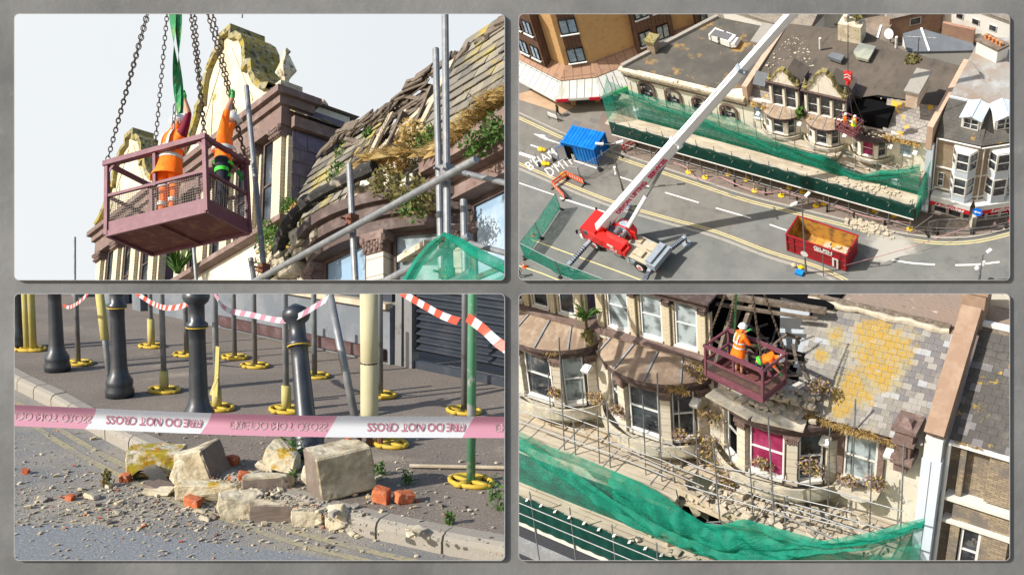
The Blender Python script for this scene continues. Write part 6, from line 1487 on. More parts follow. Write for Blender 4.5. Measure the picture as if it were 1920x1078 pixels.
# ============================================================ lower right opening: the damaged first floor seen from above
use(BR); R_.seed(21)
def br_pick(px_patches):
    def f(p):   # p -> index by noise
        return 0
    return f
def br_building():
    yf = 25.0; up = np.array([0, 0, 1.]); R = random.Random(14)
    b = thing('damaged_terrace', 'cream terrace with three bowed bays, collapsed roof corner and lichened slate slope', 'building', (-14, 27, -3))
    m = MB(); m.box(-24, -5.62, yf, yf + .35, -10.6, 4.1); m.box(-24, -12.95, yf - .1, yf + .6, 4.1, 4.32); m.build('wall', 'cream', b)
    m = MB(); m.box(-24, -12.9, yf - .2, yf + .5, 4.323, 4.42); m.build('string_course', 'brown_stone', b)
    dormer(b, -21.6, -17.75, yf + .1, 4.43, 6.8, 3, 1.9, detail=2, gable=False)
    dormer(b, -17.15, -12.85, yf + .1, 4.43, 6.7, 3, 1.9, detail=2, gable=False, glass='glass_pale')
    for cx, gl in ((-19.35, ['glass_dark', 'glass_dark', 'glass_pale']), (-14.85, ['glass_dark', 'glass_dark', 'glass_dark']), (-10.3, ['void', 'curtain_pink', 'glass_dark'])):
        bay(b, cx, yf, 1.0, 3.75 if cx < -12 else 3.6, 3.95, 1.05, 'stone_block', 2, gl, roof=cx < -12, eave=.5)
    sash(b, -8.05, -7.0, yf - .06, 1.35, 3.15, 'off_white', 'glass_pale', .07, sill='off_white'); m = MB(); m.box(-8.25, -8.06, yf - .1, yf, 1.2, 3.3); m.box(-6.99, -6.8, yf - .1, yf, 1.2, 3.3); m.box(-8.35, -6.7, yf - .22, yf, 3.31, 3.55); m.build('window_surround', 'brown_stone', b)
    m = MB(); m.lathe((-7.5, yf - .1, .55), [(.15, 0), (.7, .5), (.75, .56)], 14); m.box(-8.2, -6.8, yf - .5, yf, 1.12, 1.2); m.build('balconette', 'balcony', b)
    # ragged top of bay C: broken cornice slabs and masonry
    m = MB()
    for k in range(40): m.bm(rock_bm(R, R.uniform(.12, .4), R.uniform(.1, .3), R.uniform(.06, .2), cuts=0), Matrix.Translation((R.uniform(-12.2, -8.8), R.uniform(24.1, 24.9), 3.68 + R.uniform(0, .12))) @ Matrix.Rotation(R.uniform(0, 3), 4, 'Z'))
    m.build('broken_masonry', 'rubble', b)
    m = MB()
    for (x0, y0, x1, y1, z) in ((-12.3, 24.2, -10.6, 23.75, 3.72), (-10.6, 23.75, -9.0, 24.0, 3.70), (-11.9, 24.6, -9.2, 24.4, 3.74)): m.beam((x0, y0, z), (x1, y1, z - .04), .55, .07)
    m.build('cornice_slabs', 'balcony', b)
    # the hole
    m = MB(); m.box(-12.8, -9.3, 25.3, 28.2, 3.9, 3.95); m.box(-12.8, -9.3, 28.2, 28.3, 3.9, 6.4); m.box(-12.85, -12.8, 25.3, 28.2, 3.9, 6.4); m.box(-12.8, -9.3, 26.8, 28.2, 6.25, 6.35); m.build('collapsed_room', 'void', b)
    m = MB(); m.box(-11.2, -10.2, 27.2, 27.3, 4.0, 6.1); m.box(-10.15, -9.6, 27.6, 27.7, 4.6, 6.1); m.build('inner_wall', 'pale_blue_wall', b)
    m = MB()
    for k in range(46):
        p = np.array([R.uniform(-12.4, -9.6), R.uniform(24.9, 27.4), R.uniform(3.95, 4.7)]); d = nrm([R.gauss(0, 1), R.gauss(0, .6), R.gauss(0, .45)]) * R.uniform(.25, .95); m.beam(p - d, p + d, R.uniform(.05, .14), R.uniform(.02, .06))
    m.build('broken_timbers', 'old_wood', b)
    m = MB(); m.beam((-10.1, 24.9, 4.0), (-9.2, 25.6, 4.6), .16, .05); m.beam((-10.9, 24.6, 3.9), (-9.9, 24.9, 3.95), .5, .05)
    for k in range(5): m.beam((-10.8 + k * .22, 24.5, 3.98), (-10.9 + k * .24, 25.2, 4.12), .12, .04)
    m.build('fallen_window_frame', 'off_white', b)
    m = MB(); m.beam((-12.9, 25.9, 6.4), (-9.4, 26.5, 6.35), .2, .16); m.beam((-12.9, 25.7, 6.15), (-9.6, 26.3, 6.1), .1, .1); m.beam((-12.1, 25.2, 4.0), (-11.7, 26.2, 6.3), .16, .16); m.beam((-12.5, 25.1, 4.0), (-12.2, 26.2, 6.3), .12, .5); m.build('roof_timbers', 'old_wood', b)
    m = MB()
    for k in range(120): m.bm(rock_bm(R, R.uniform(.06, .3), R.uniform(.06, .25), R.uniform(.05, .14), cuts=0), Matrix.Translation((R.uniform(-10.9, -9.0), R.uniform(24.45, 25.4), 3.98 + R.uniform(0, .2))))
    m.build('plaster_debris', 'rubble', b)
    # slate slope with orange lichen
    bl = np.array([-9.95, 24.62, 3.62]); br_ = np.array([-5.62, 24.62, 3.72]); tl_ = np.array([-10.1, 27.0, 6.15]); ex = nrm(br_ - bl); ey = nrm(tl_ - bl); ey = nrm(ey - ex * ey.dot(ex)); Wd, H = 4.5, np.linalg.norm(tl_ - bl)
    o0 = bl - ex * .2
    sp = []
    for u, v, r in ((2.35, 2.95, .55), (2.7, 2.5, .7), (2.75, 1.95, .6), (1.2, 2.6, .25), (2.05, 1.15, .42), (2.5, .95, .3), (1.95, .55, .33), (.9, 1.9, .2)): q = o0 + ex * u + ey * v - np.array(b['_loc']); sp.append((*q, r))
    for n_, c_ in (('slr_a', (.20, .185, .165)), ('slr_b', (.26, .245, .225)), ('slr_c', (.14, .13, .135)), ('slr_d', (.31, .32, .34))):
        mat(n_, c_, .7, layers=[((.30, .27, .20), 1.3, .52, .68, 8), ((.10, .095, .09), 3.5, .54, .72, 8, None, .7), ((.38, .37, .35), 9, .62, .76, 8)], bump=(20, .35, .006)); lichen(n_, sp)
    def pick(u, v):
        n2 = noise.noise(Vector((u * 2, v * 2, 9.)))
        return 3 if n2 > .4 else (2 if (u > 3.4 and v > 1.2 and R.random() < .7) or n2 < -.35 else (1 if R.random() < .5 else 0))
    slates(['slr_a', 'slr_b', 'slr_c', 'slr_d'], o0, ex, ey, Wd, H + .1, .27, .19, R, pick, skip=lambda u, v: u < .5 + .35 * noise.noise(Vector((v * 2, 1, 1))) - .12 * v, name='slate_roof', parent=b)
    m = MB(); n_ = np.cross(ex, ey); m.add([o0 + ex * .5 - n_ * .05, o0 + ex * Wd - n_ * .05, o0 + ex * Wd + ey * H - n_ * .05, o0 + ex * .3 + ey * H - n_ * .05], [(0, 1, 2, 3)]); m.build('roof_deck', 'old_wood', b)
    m = MB(); m.box(-9.6, -5.64, 27.05, 36, 6.15, 6.25); m.box(-24, -9.6, 27.3, 36, 6.9, 7.0); r = m.build('flat_roof', 'felt_pink', b)
    m = MB(); pts = [(-10.2 + k * .23, 27.05 + .05 * math.sin(k), 6.27 + .02 * math.sin(k * 2)) for k in range(20)]; m.sweep(pts, [.09 + .04 * R.random() for _ in pts], 7); m.build('ridge_mortar', 'rubble', b)
    m = MB(); pts = [(-10.2 + k * .23, 27.2, 6.32) for k in range(20)]; m.sweep(pts, [.1 + .05 * R.random() for _ in pts], 6); m.build('torn_felt', 'old_wood', b)
    # party wall coping with its block, chimney foot
    m = MB(); A = np.array([-5.33, 24.55, 4.3]); B = np.array([-5.33, 27.35, 7.05]); m.beam(A, B, .56, .5); m.build('coping', 'coping_brown', b)
    m = MB(); m.box(-5.66, -5.0, 27.3, 28.1, 6.2, 7.6); m.box(-5.72, -4.94, 27.25, 28.15, 7.6, 7.7); m.build('coping_block', 'coping_brown', b)
    m = MB(); m.box(-5.6, -4.4, 28.6, 30.2, 6, 8.6); m.build('chimney', 'cream', b)
    m = MB(); c = (-6.15, 24.55, 0)
    for h0, h1, w_ in ((3.0, 3.25, .32), (3.25, 3.75, .22), (3.75, 3.85, .33), (3.85, 4.25, .26), (4.25, 4.36, .36)): m.box(c[0] - w_, c[0] + w_, c[1] - w_ + .1, c[1] + w_ + .3, h0 + .001, h1)
    m.lathe((c[0], c[1] + .1, 4.36), [(.3, 0), (.2, .12), (.02, .2)], 4); m.build('stone_pedestal', 'brown_stone', b)
    m = MB(); m.box(-6.45, -6.05, yf - .3, yf, 2.4, 2.95); m.build('corbel', 'brown_stone', b)
    # dead grass, weeds
    m = MB()
    for k in range(70): x = R.uniform(-9.6, -6.4) if k < 48 else R.choice((-20.6, -18.6, -13.4)) + R.gauss(0, .2); m.blades((x, 24.55 if k < 48 else 24.0, 3.6), 26, .34, .02, R, (0, -.9, -.5), .5, (.08, .08))
    m.build('dead_grass', 'grass_dry', b)
    m = MB(); mm = MB(); gm = MB()
    for (u, v, y, s) in ((1120, 745, 24.3, .4), (1160, 770, 24, .3), (1310, 700, 24.4, .4), (1330, 780, 24.6, .5), (1320, 830, 24.5, .6), (1335, 860, 24.3, .5), (1360, 880, 24, .5), (1300, 690, 24.6, .35), (1520, 875, 24.2, .4), (1535, 725, 24.8, .4), (1640, 905, 24.5, .35), (1590, 900, 24.5, .3), (1430, 870, 24, .35), (1275, 815, 24, .3), (1040, 735, 24, .3), (1365, 905, 23.8, .35)):
        c = W(u, v, y); m.leaves(c, s, 110, .075, R, (1.2, .7, .8), aspect=.8); mm.leaves(c + [0, -.08, .05], s, 80, .06, R, (1.2, .7, .8)); gm.leaves(c, s * .8, 60, .08, R, (1.1, .6, .8))
    m.build('weeds_straw', 'grass_dry', b); mm.build('weeds_mauve', 'weed_mauve', b); gm.build('weeds_olive', 'leaf_olive', b)
    for u, v in ((1590, 748), (1697, 772)): c = W(u, v, 25); c = G(u, v, 4.15 if u < 1600 else 4.0); m = MB(); m.ball(c - [0, 0, .35], .22, 10, 6, (1.2, .8, .6)); m.build('moss_cushion', 'moss', b)
    for px, lb in (((1105, 690), 'white floodlight between the first two bays of the damaged terrace'), ((1308, 752), 'white floodlight above the weeds between the second and third bay'), ((1550, 822), 'white floodlight right of the bay with the pink curtain'), ((1670, 846), 'white floodlight next to the stone pedestal')):
        p = W(px[0] + 8, px[1] - 8, yf); floodlight(lb, p, .95)
    # palm
    t = thing('cabbage_palm', 'spiky green palm growing between the two dormers', 'plant', (-17.45, 24.9, 4.3)); m = MB(); c = np.array([-17.4, 24.75, 4.9])
    m.blades(c, 46, .8, .06, R, (0, -.3, 0), 1.1, .06); m.build('leaves', 'leaf_green', t); m = MB(); m.sweep([c - [0, 0, .6], c], [.05, .05], 6); m.leaves(c - [-.1, .1, .75], .28, 90, .1, R, (1, .7, 1.4)); m.build('stem', 'leaf_olive', t)
mat('felt_pink', (.27, .20, .155), .95, layers=[((.25, .19, .155), 1.4, .45, .65, 8), ((.52, .46, .39), 5, .62, .72, 8), ((.16, .13, .11), 3, .6, .75, 8)], bump=(8, .5, .03))
mat('coping_brown', (.28, .185, .13), .85, layers=[((.36, .26, .19), 2, .45, .7, 8), ((.22, .16, .12), 7, .6, .8, 8, None, .6)], bump=(14, .3, .01))
br_building()
mat('slate_dk', (.075, .07, .066), .8, layers=[((.12, .11, .10), 2, .5, .7, 8), ((.36, .24, .04), 1.9, .60, .66, 8)], bump=(22, .4, .006))
def br_neighbour():
    b = thing('brick_neighbour', 'grey brown brick house with dark slate slope and white gutter, right of the brown coping', 'building', (-3.8, 27, -6)); yf = 25.0; x0 = -5.02
    m = MB(); m.box(x0 - .02, 1, yf + .25, 31, -9, 3.85); m.box(x0 + .35, x0 + .52, yf + .02, yf + .25, -9, 3.85)
    m.box(x0 + 1.15, x0 + 1.9, yf + .02, yf + .25, 2.0, 3.85); m.box(x0 + .52, 1, yf + .02, yf + .25, 0.95, 1.75); m.box(x0 + .52, x0 + .62, yf + .02, yf + .25, -9, .8); m.box(x0 + 1.25, x0 + 2, yf + .02, yf + .25, -9, .8); m.build('wall', 'yellow_brick_near', b)
    m = MB(); m.box(x0 + .1, 1, yf - .16, yf + .3, 1.752, 1.88); m.box(x0 + .1, 1, yf - .1, yf + .3, .80, .92); m.build('stone_course', 'off_white', b)
    sash(b, x0 + .66, x0 + 1.24, yf + .12, -1.3, .78, 'white_paint', 'glass_dark', .08)
    m = MB(); m.box(x0 + .03, 1, yf - .14, yf + .0, 3.86, 3.96); m.build('gutter', 'white_paint', b)
    R = random.Random(3); m = MB(); m.blades((x0 + .55, yf - .08, 3.95), 120, .14, .02, R, (0, -.4, 0), .5, (.4, .03)); m.build('gutter_grass', 'grass_dry', b)
    bl = np.array([x0 + .0, yf - .02, 3.98]); ex = np.array([1., 0, 0]); ey = nrm([0, 1, 1.05])
    slates(['slate_dk', 'slate_c'], bl, ex, ey, 3.4, 3.5, .3, .22, R, lambda u, v: 1 if R.random() < .15 else 0, name='slate_roof', parent=b)
    m = MB(); n_ = np.cross(ex, ey); m.add([bl - n_ * .04, bl + ex * 4 - n_ * .04, bl + ex * 4 + ey * 3.5 - n_ * .04, bl + ey * 3.5 - n_ * .04], [(0, 1, 2, 3)]); m.build('roof_deck', 'old_wood', b)
    m = MB(); t = bl + ey * 3.55; m.box(x0, 2, t[1] - .05, t[1] + .12, t[2] - .05, t[2] + .08); m.build('ridge_flashing', 'white_paint', b)
    m = MB(); m.box(x0, 3, t[1] + .12, 40, t[2] - .2, t[2] - .02); m.build('flat_roof', 'felt_pink', b)
    m = MB(); m.box(-4.55, -3.65, 29.6, 31.2, t[2] - .018, t[2] + .02); m.build('roof_opening', 'void', b)
    t = thing('blue_pier', 'pale blue rendered pier with a white drainpipe between the terrace and the brick house', 'wall pier', (-5.3, 24.7, -7))
    m = MB(); m.box(-5.62, -5.06, 24.55, 25.2, -9, 3.3); m.build('render', 'pale_blue_wall', t); m = MB(); m.box(-5.6, -5.1, 24.6, 25.2, 3.31, 4.1); m.build('white_head', 'white_paint', t)
    m = MB(); m.tube((-4.96, 24.86, -9), (-4.96, 24.86, 3.9), .055, 8); m.build('drainpipe', 'white_paint', t); m = MB(); m.box(-5.35, -5.34, 24.535, 24.55, -9, 3.3); m.build('joint', 'galv_dark', t)
mat('yellow_brick_near', (.36, .285, .19), .9, layers=[((.16, .14, .125), .9, .52, .62, 6)], brick=dict(w=.23, h=.085, ms=.008, c2=(.22, .17, .125), mc=(.13, .115, .1), bump=.5, dist=.006), bump=(25, .3, .005))
br_neighbour()
def br_scaffold():
    R = random.Random(19); up = np.array([0, 0, 1.])
    t = thing('scaffold_platform', 'board platform and steel poles in front of the damaged bays, hung with green net', 'scaffold', (-14, 23.5, -.1))
    m = MB(); m.box(-24, -12.9, 22.55, 24.9, -.06, 0); m.build('platform', 'boards', t)
    m = MB(); m.box(-10.2, -5.7, 22.6, 24.95, -.06, 0); m.build('platform', 'boards', t)
    m = MB(); m.box(-24, -5.6, 21.35, 22.5, -2.06, -2.0); m.build('lower_platform', 'boards', t)
    m = MB()
    for k in range(11): x = R.uniform(-13.2, -9.6); a = R.gauss(0, .25); m.obox((x, R.uniform(22.6, 24.2), -.1 - R.random() * .7), (R.uniform(.6, 1.5), a, R.gauss(-.1, .15)), (-.03, .11, 0), (0, 0, .02))
    m.beam((-13.0, 22.9, .15), (-9.2, 22.65, -.1), .05, .24); m.beam((-13.3, 23.4, .5), (-12.2, 22.8, -.6), .22, .05); m.beam((-12.6, 22.9, -.2), (-9.0, 22.75, -.35), .22, .05); m.build('broken_boards', 'plank', t)
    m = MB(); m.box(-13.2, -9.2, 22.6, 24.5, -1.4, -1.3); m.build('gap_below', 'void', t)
    m = MB()
    for k in range(5): a = -19.8 + k * 1.6; m.box(a, a + 1.5, 23.9 + .05 * k, 24.6, .003 + k * .0, .06); 
    m.build('stacked_boards', 'plank', t)
    # poles: (px top, px bottom, y at the foot)
    poles = [((994, 656), (1004, 778), 0), ((1048, 632), (1058, 843), 0), ((1075, 790), (1079, 852), 0), ((1091, 710), (1096, 808), 0), ((1138, 755), (1144, 876), 0), ((1232, 700), (1241, 902), 0), ((1178, 755), (1181, 836), 0), ((1262, 872), (1265, 905), 0),
             ((1272, 750), (1278, 878), 0), ((1440, 780), (1453, 990), 0), ((1484, 810), (1484, 935), 0), ((1470, 930), (1474, 996), 0), ((1337, 830), (1350, 975), 0), ((1360, 805), (1378, 905), 0), ((1604, 748), (1596, 972), 0), ((1695, 830), (1688, 1012), 0), ((1722, 800), (1716, 985), 0), ((1656, 830), (1652, 960), 0)]
    for k, (a, b_, y) in enumerate(poles):
        B = G(b_[0], b_[1], 0.0); A = W(a[0], a[1], B[1]); m = MB(); m.tube(B - [0, 0, .1], A, .026, 8); m.build('standard', 'galv', t)
    rails = [((975, 736), (1108, 774), 24.0), ((1108, 774), (1242, 825), 24.0), ((1242, 825), (1345, 874), 23.8), ((1345, 874), (1440, 893), 23.6), ((1440, 893), (1540, 915), 23.6), ((1540, 915), (1692, 958), 23.6), ((975, 770), (1100, 812), 23.1), ((975, 790), (1058, 820), 22.7), ((1058, 820), (1145, 850), 22.7),
             ((1145, 828), (1240, 862), 23.1), ((1145, 850), (1250, 893), 22.7), ((1240, 862), (1300, 888), 23.1), ((1300, 888), (1345, 905), 23.0), ((1345, 905), (1465, 945), 23.0), ((1465, 945), (1690, 1020), 22.8), ((1282, 908), (1345, 928), 22.9), ((1345, 928), (1460, 962), 22.7), ((1460, 962), (1560, 1008), 22.6), ((1480, 942), (1600, 975), 23.3), ((1600, 975), (1690, 1003), 23.2)]
    for k, (a, b_, y) in enumerate(rails): m = MB(); m.tube(W(a[0], a[1], y), W(b_[0], b_[1], y), .024, 8); m.build('ledger', 'galv', t)
    more = [((975, 752), (1062, 779), 23.6), ((1062, 779), (1240, 845), 23.6), ((1240, 845), (1345, 890), 23.5), ((1105, 812), (1240, 872), 22.9), ((1465, 958), (1600, 992), 22.9), ((1290, 870), (1440, 922), 23.3), ((1440, 922), (1600, 960), 23.4), ((1150, 840), (1320, 912), 22.8)]
    for a, b_, y in more: m = MB(); m.tube(W(a[0], a[1], y), W(b_[0], b_[1], y), .022, 8); m.build('ledger', 'galv_dark', t)
    for a, b_ in (((1120, 770), (1124, 868)), ((1205, 740), (1211, 890)), ((1304, 790), (1310, 905)), ((1405, 850), (1412, 975)), ((1518, 850), (1520, 985)), ((1556, 800), (1552, 965)), ((1635, 870), (1630, 1000)), ((1028, 700), (1034, 800))):
        B = G(b_[0], b_[1], 0.0); A = W(a[0], a[1], B[1]); m = MB(); m.tube(B, A, .022, 8); m.build('standard', 'galv_dark', t)
    for x in np.arange(-19.5, -6, 1.9): m = MB(); m.tube((x, 22.5, .42), (x + .1, 24.8, .46), .022, 6); m.build('transom', 'galv', t)
    m = MB()
    for k in range(14): p = np.array([R.uniform(-13, -9.4), R.uniform(22.5, 23.6), R.uniform(-.9, .1)]); d = nrm([R.gauss(0, 1), R.gauss(0, .4), R.gauss(0, .7)]) * R.uniform(.4, 1.0); m.tube(p - d, p + d, .024, 6)
    m.build('bent_tubes', 'galv', t)
    for x in np.arange(-20, -5.6, 1.75): m = MB(); m.tube((x, 21.32, -6), (x + .02, 21.32, -.9), .026, 8); m.build('standard', 'galv', t)
    for z in (-1.65, -2.2): m = MB(); m.tube((-24, 21.26, z), (-5.6, 21.26, z), .024, 8); m.build('ledger', 'galv', t)
    m = MB(); m.box(-24, -5.6, 21.36, 21.42, -3.0, -2.75); m.build('toe_board', 'off_white', t)
    m = MB(); m.grid(lambda u, v: np.array([-24 + 18.3 * u, 21.30 + .02 * math.sin(u * 200), -2.72 + 1.42 * v + .03 * math.sin(u * 120) * v]), 160, 3); m.build('dark_net', 'net_dark', t)
    for x in np.arange(-19.6, -12, .62): m = MB(); m.obox((x, 21.26, -1.32), (.06, 0, .04), (0, .05, .02), (0, 0, .015)); m.build('tie', 'off_white', t)
    def track(pts, y): return [W(u, v, y) for u, v in pts]
    top = track(((950, 798), (975, 808), (1020, 833), (1075, 850), (1145, 880), (1200, 903), (1240, 925), (1280, 955), (1320, 980), (1350, 984), (1395, 972), (1460, 990), (1560, 1018), (1640, 1008), (1735, 975)), 22.5)
    def fold(y, lo, hi, n=150, nv=16, amp=.06, fr=40, bow=.0):
        LO, HI = track(lo, y), track(hi, y)
        def s(P, x):
            for a, b_ in zip(P[:-1], P[1:]):
                if x <= b_[0]: return a[2] + (b_[2] - a[2]) * max(0, (x - a[0]) / (b_[0] - a[0]))
            return P[-1][2]
        x0, x1 = max(LO[0][0], HI[0][0]), min(LO[-1][0], HI[-1][0])
        def f(u, v):
            x = x0 + (x1 - x0) * u; a, b_ = s(LO, x), s(HI, x); return np.array([x, y + bow * math.sin(v * 3.14) + amp * math.sin(v * fr * .25 + u * fr * .4) * math.sin(v * 3.14) + .22 * noise.noise(Vector((x * 2.2 + v * 3, v * 3, y))) * math.sin(v * 3.14), a + (b_ - a) * v])
        m = MB(); m.grid(f, n, nv); return m
    topp = ((950, 798), (975, 808), (1020, 833), (1075, 850), (1145, 880), (1200, 903), (1240, 925), (1280, 955), (1320, 980), (1350, 984), (1395, 972), (1460, 990), (1560, 1018), (1640, 1008), (1735, 975))
    fold(22.5, ((950, 900), (975, 905), (1080, 948), (1200, 990), (1300, 1040), (1450, 1090), (1735, 1150)), topp, bow=-.1).build('green_net', 'net_thin', t)
    rope = ((950, 812), (975, 826), (1060, 880), (1150, 945), (1220, 985), (1290, 1015), (1370, 1035), (1450, 1036), (1540, 1022), (1630, 1006), (1735, 978))
    fold(22.2, tuple((u, v + 14 + 12 * math.sin(u * .02) ** 2) for u, v in rope), tuple((u, v - 8) for u, v in rope), amp=.1, fr=30, bow=-.15).build('gathered_net', 'net_green', t)
    fold(22.3, rope[3:], topp[4:], amp=.14, fr=22, bow=-.2).build('sagging_net', 'net_green', t)
    m = MB(); m.grid(lambda u, v: np.array([-5.9 + .12 * math.sin(v * 7), 22.3 + 2.1 * u, -3.4 + 3.7 * v + .3 * u]), 8, 10); m.build('end_net', 'net_green', t)
    # rubble heaps
    m = MB()
    for k in range(420):
        if k < 200: x, y = R.gauss(-10.6, 1.15), R.uniform(22.7, 24.6); z = .05 + .25 * math.exp(-((x + 10.3) / 1.2) ** 2) * R.random()
        elif k < 300: x, y, z = R.gauss(-10.9, 1.8), R.uniform(21.45, 22.4), -1.93
        else: x, y, z = R.uniform(-8.5, -6.2), R.uniform(23, 24.6), .05
        if x > -5.8 or x < -16: continue
        s = R.uniform(.05, .26); m.bm(rock_bm(R, s * R.uniform(.8, 1.8), s, s * .6, cuts=0), Matrix.Translation((x, y, z)) @ Matrix.Rotation(R.uniform(0, 3), 4, 'Z') @ Matrix.Rotation(R.uniform(-.5, .5), 4, 'X'))
    o = m.build('rubble', 'rubble'); tag(o, 'broken cream masonry heaped on the platforms', 'rubble', kind='stuff')
    big = None
    for k, (u, v, z, s, lb) in enumerate(((1500, 872, 1.35, .45, 'squared stone block resting on the balcony under the open window'), (1395, 925, .25, .5, 'largest fallen stone block in the heap on the platform'), (1340, 945, -.3, .45, 'upright fallen block where the boards have broken'), (1262, 1010, -1.8, .5, 'long block caught in the fold of the green net'), (1530, 965, .2, .4, 'grey lump of masonry on the platform right of the heap'))):
        m = MB(); m.bm(rock_bm(random.Random(30 + k), s * 1.3, s * .8, s * .75, cuts=2), Matrix.Translation(G(u, v, z)) @ Matrix.Rotation(k * 1.3, 4, 'Z')); o = m.build('stone_block', 'rubble'); tag(o, lb, 'stone block', 'fallen stone blocks')
    # shop floor and street strip below
    struct(poly('street_below', 'paving_brown', [(-40, 5), (5, 5), (5, 60), (-40, 60)], -10.6))
    m = MB(); m.box(-24, -5.6, 24.3, 24.98, -8.6, -7.75); o = m.build('shop_fascia', 'lead'); tag(o, 'pale grey shop fascia in the shade below the dark net', 'fascia')
    m = MB(); m.box(-24, -5.6, 24.6, 24.98, -10.6, -8.603); m.box(-24, -5.6, 24.5, 24.98, -7.747, -3.2); o = m.build('shop_shutter', 'shutter_dark'); tag(o, 'dark closed shop shutters under the pale fascia, with a shade toned box above it', 'shutter')  # lower box is the shutters, upper dark box stands in for shade
br_scaffold()
def br_cage():
    up = np.array([0, 0, 1.]); c = W(1397, 712, 23.75); t, P = cage('maroon lifting cage with two orange clad workers beside the collapsed roof', c, (1, -.22, 0), (.22, 1, 0), up, 2.15, 1.15, 1.12, detail=2, mesh=True)
    hk = W(1398, 455, 23.75); n = 0
    for a, lb in ((-1, 'pair of rusty chains at the left end of the near roof cage'), (1, 'pair of rusty chains at the right end of the near roof cage')):
        for b_ in (-1, 1): chain(lb.replace('pair of rusty chains', ('front' if b_ < 0 else 'rear') + ' rusty chain'), P(a * 1.0, b_, 1.18), hk, .1, .014, 'chains of the cage beside the roof hole')
    for k, d in enumerate((-.25, -.2)): m = MB(); m.beam(P(-.45, .2, 1.5), hk + [d, 0, 0], .05, .012); o = m.build('lifting_sling', 'sling_green'); tag(o, 'green webbing sling rising from the standing worker', 'sling', 'green slings of the cage')
    cl = dict(torso='hivis_orange', uparm='hivis_orange', forearm='skin', hand='glove_green', head='skin', thigh='hivis_orange', shin='skin', foot='boot')
    p = P(-.28, .15, .06); J, f = stand_pose(p, 1.78, 2.6, .03, lean=.12, arms=dict(elL=(-.27, .25, 1.2), wrL=(-.2, .45, 1.3), elR=(.27, .2, 1.15), wrR=(.24, .4, 1.05)))
    person('standing worker in orange with white helmet in the cage by the roof hole', J, cl, 'workers in the cage by the hole', helmet='white_helmet', vest='hivis_orange', look=f, grip='LR', bands=(('hipL', 'knL', .55, .7, .085, 'silver_tape'), ('hipR', 'knR', .55, .7, .085, 'silver_tape')))
    p = P(.45, .2, .06); J, f = stand_pose(p, 1.72, 1.9, .05); fw = f
    J.update(pel=p + up * .75 - fw * .12, chest=p + up * .98 + fw * .25, neck=p + up * 1.0 + fw * .4, head=p + up * .98 + fw * .53, hipL=J['hipL'] - up * .18 - fw * .1, hipR=J['hipR'] - up * .18 - fw * .1)
    r = np.array([fw[1], -fw[0], 0])
    for q, s in (('L', 1), ('R', -1)): J['sh' + q] = J['chest'] + r * .17 * s + fw * .06 + up * .03; J['el' + q] = J['sh' + q] + fw * .12 - up * .25; J['wr' + q] = J['el' + q] + fw * .15 - up * .2; J['kn' + q] = J['kn' + q] + fw * .12
    person('bending worker in orange and green harness in the cage by the roof hole', J, dict(cl, torso='hivis_orange', shin='navy', thigh='navy'), 'workers in the cage by the hole', helmet='white_helmet', look=nrm(fw - up), bands=(('pel', 'chest', .2, .45, .16, 'harness_green'), ('shL', 'elL', .0, .5, .085, 'hivis_orange')))
br_cage()

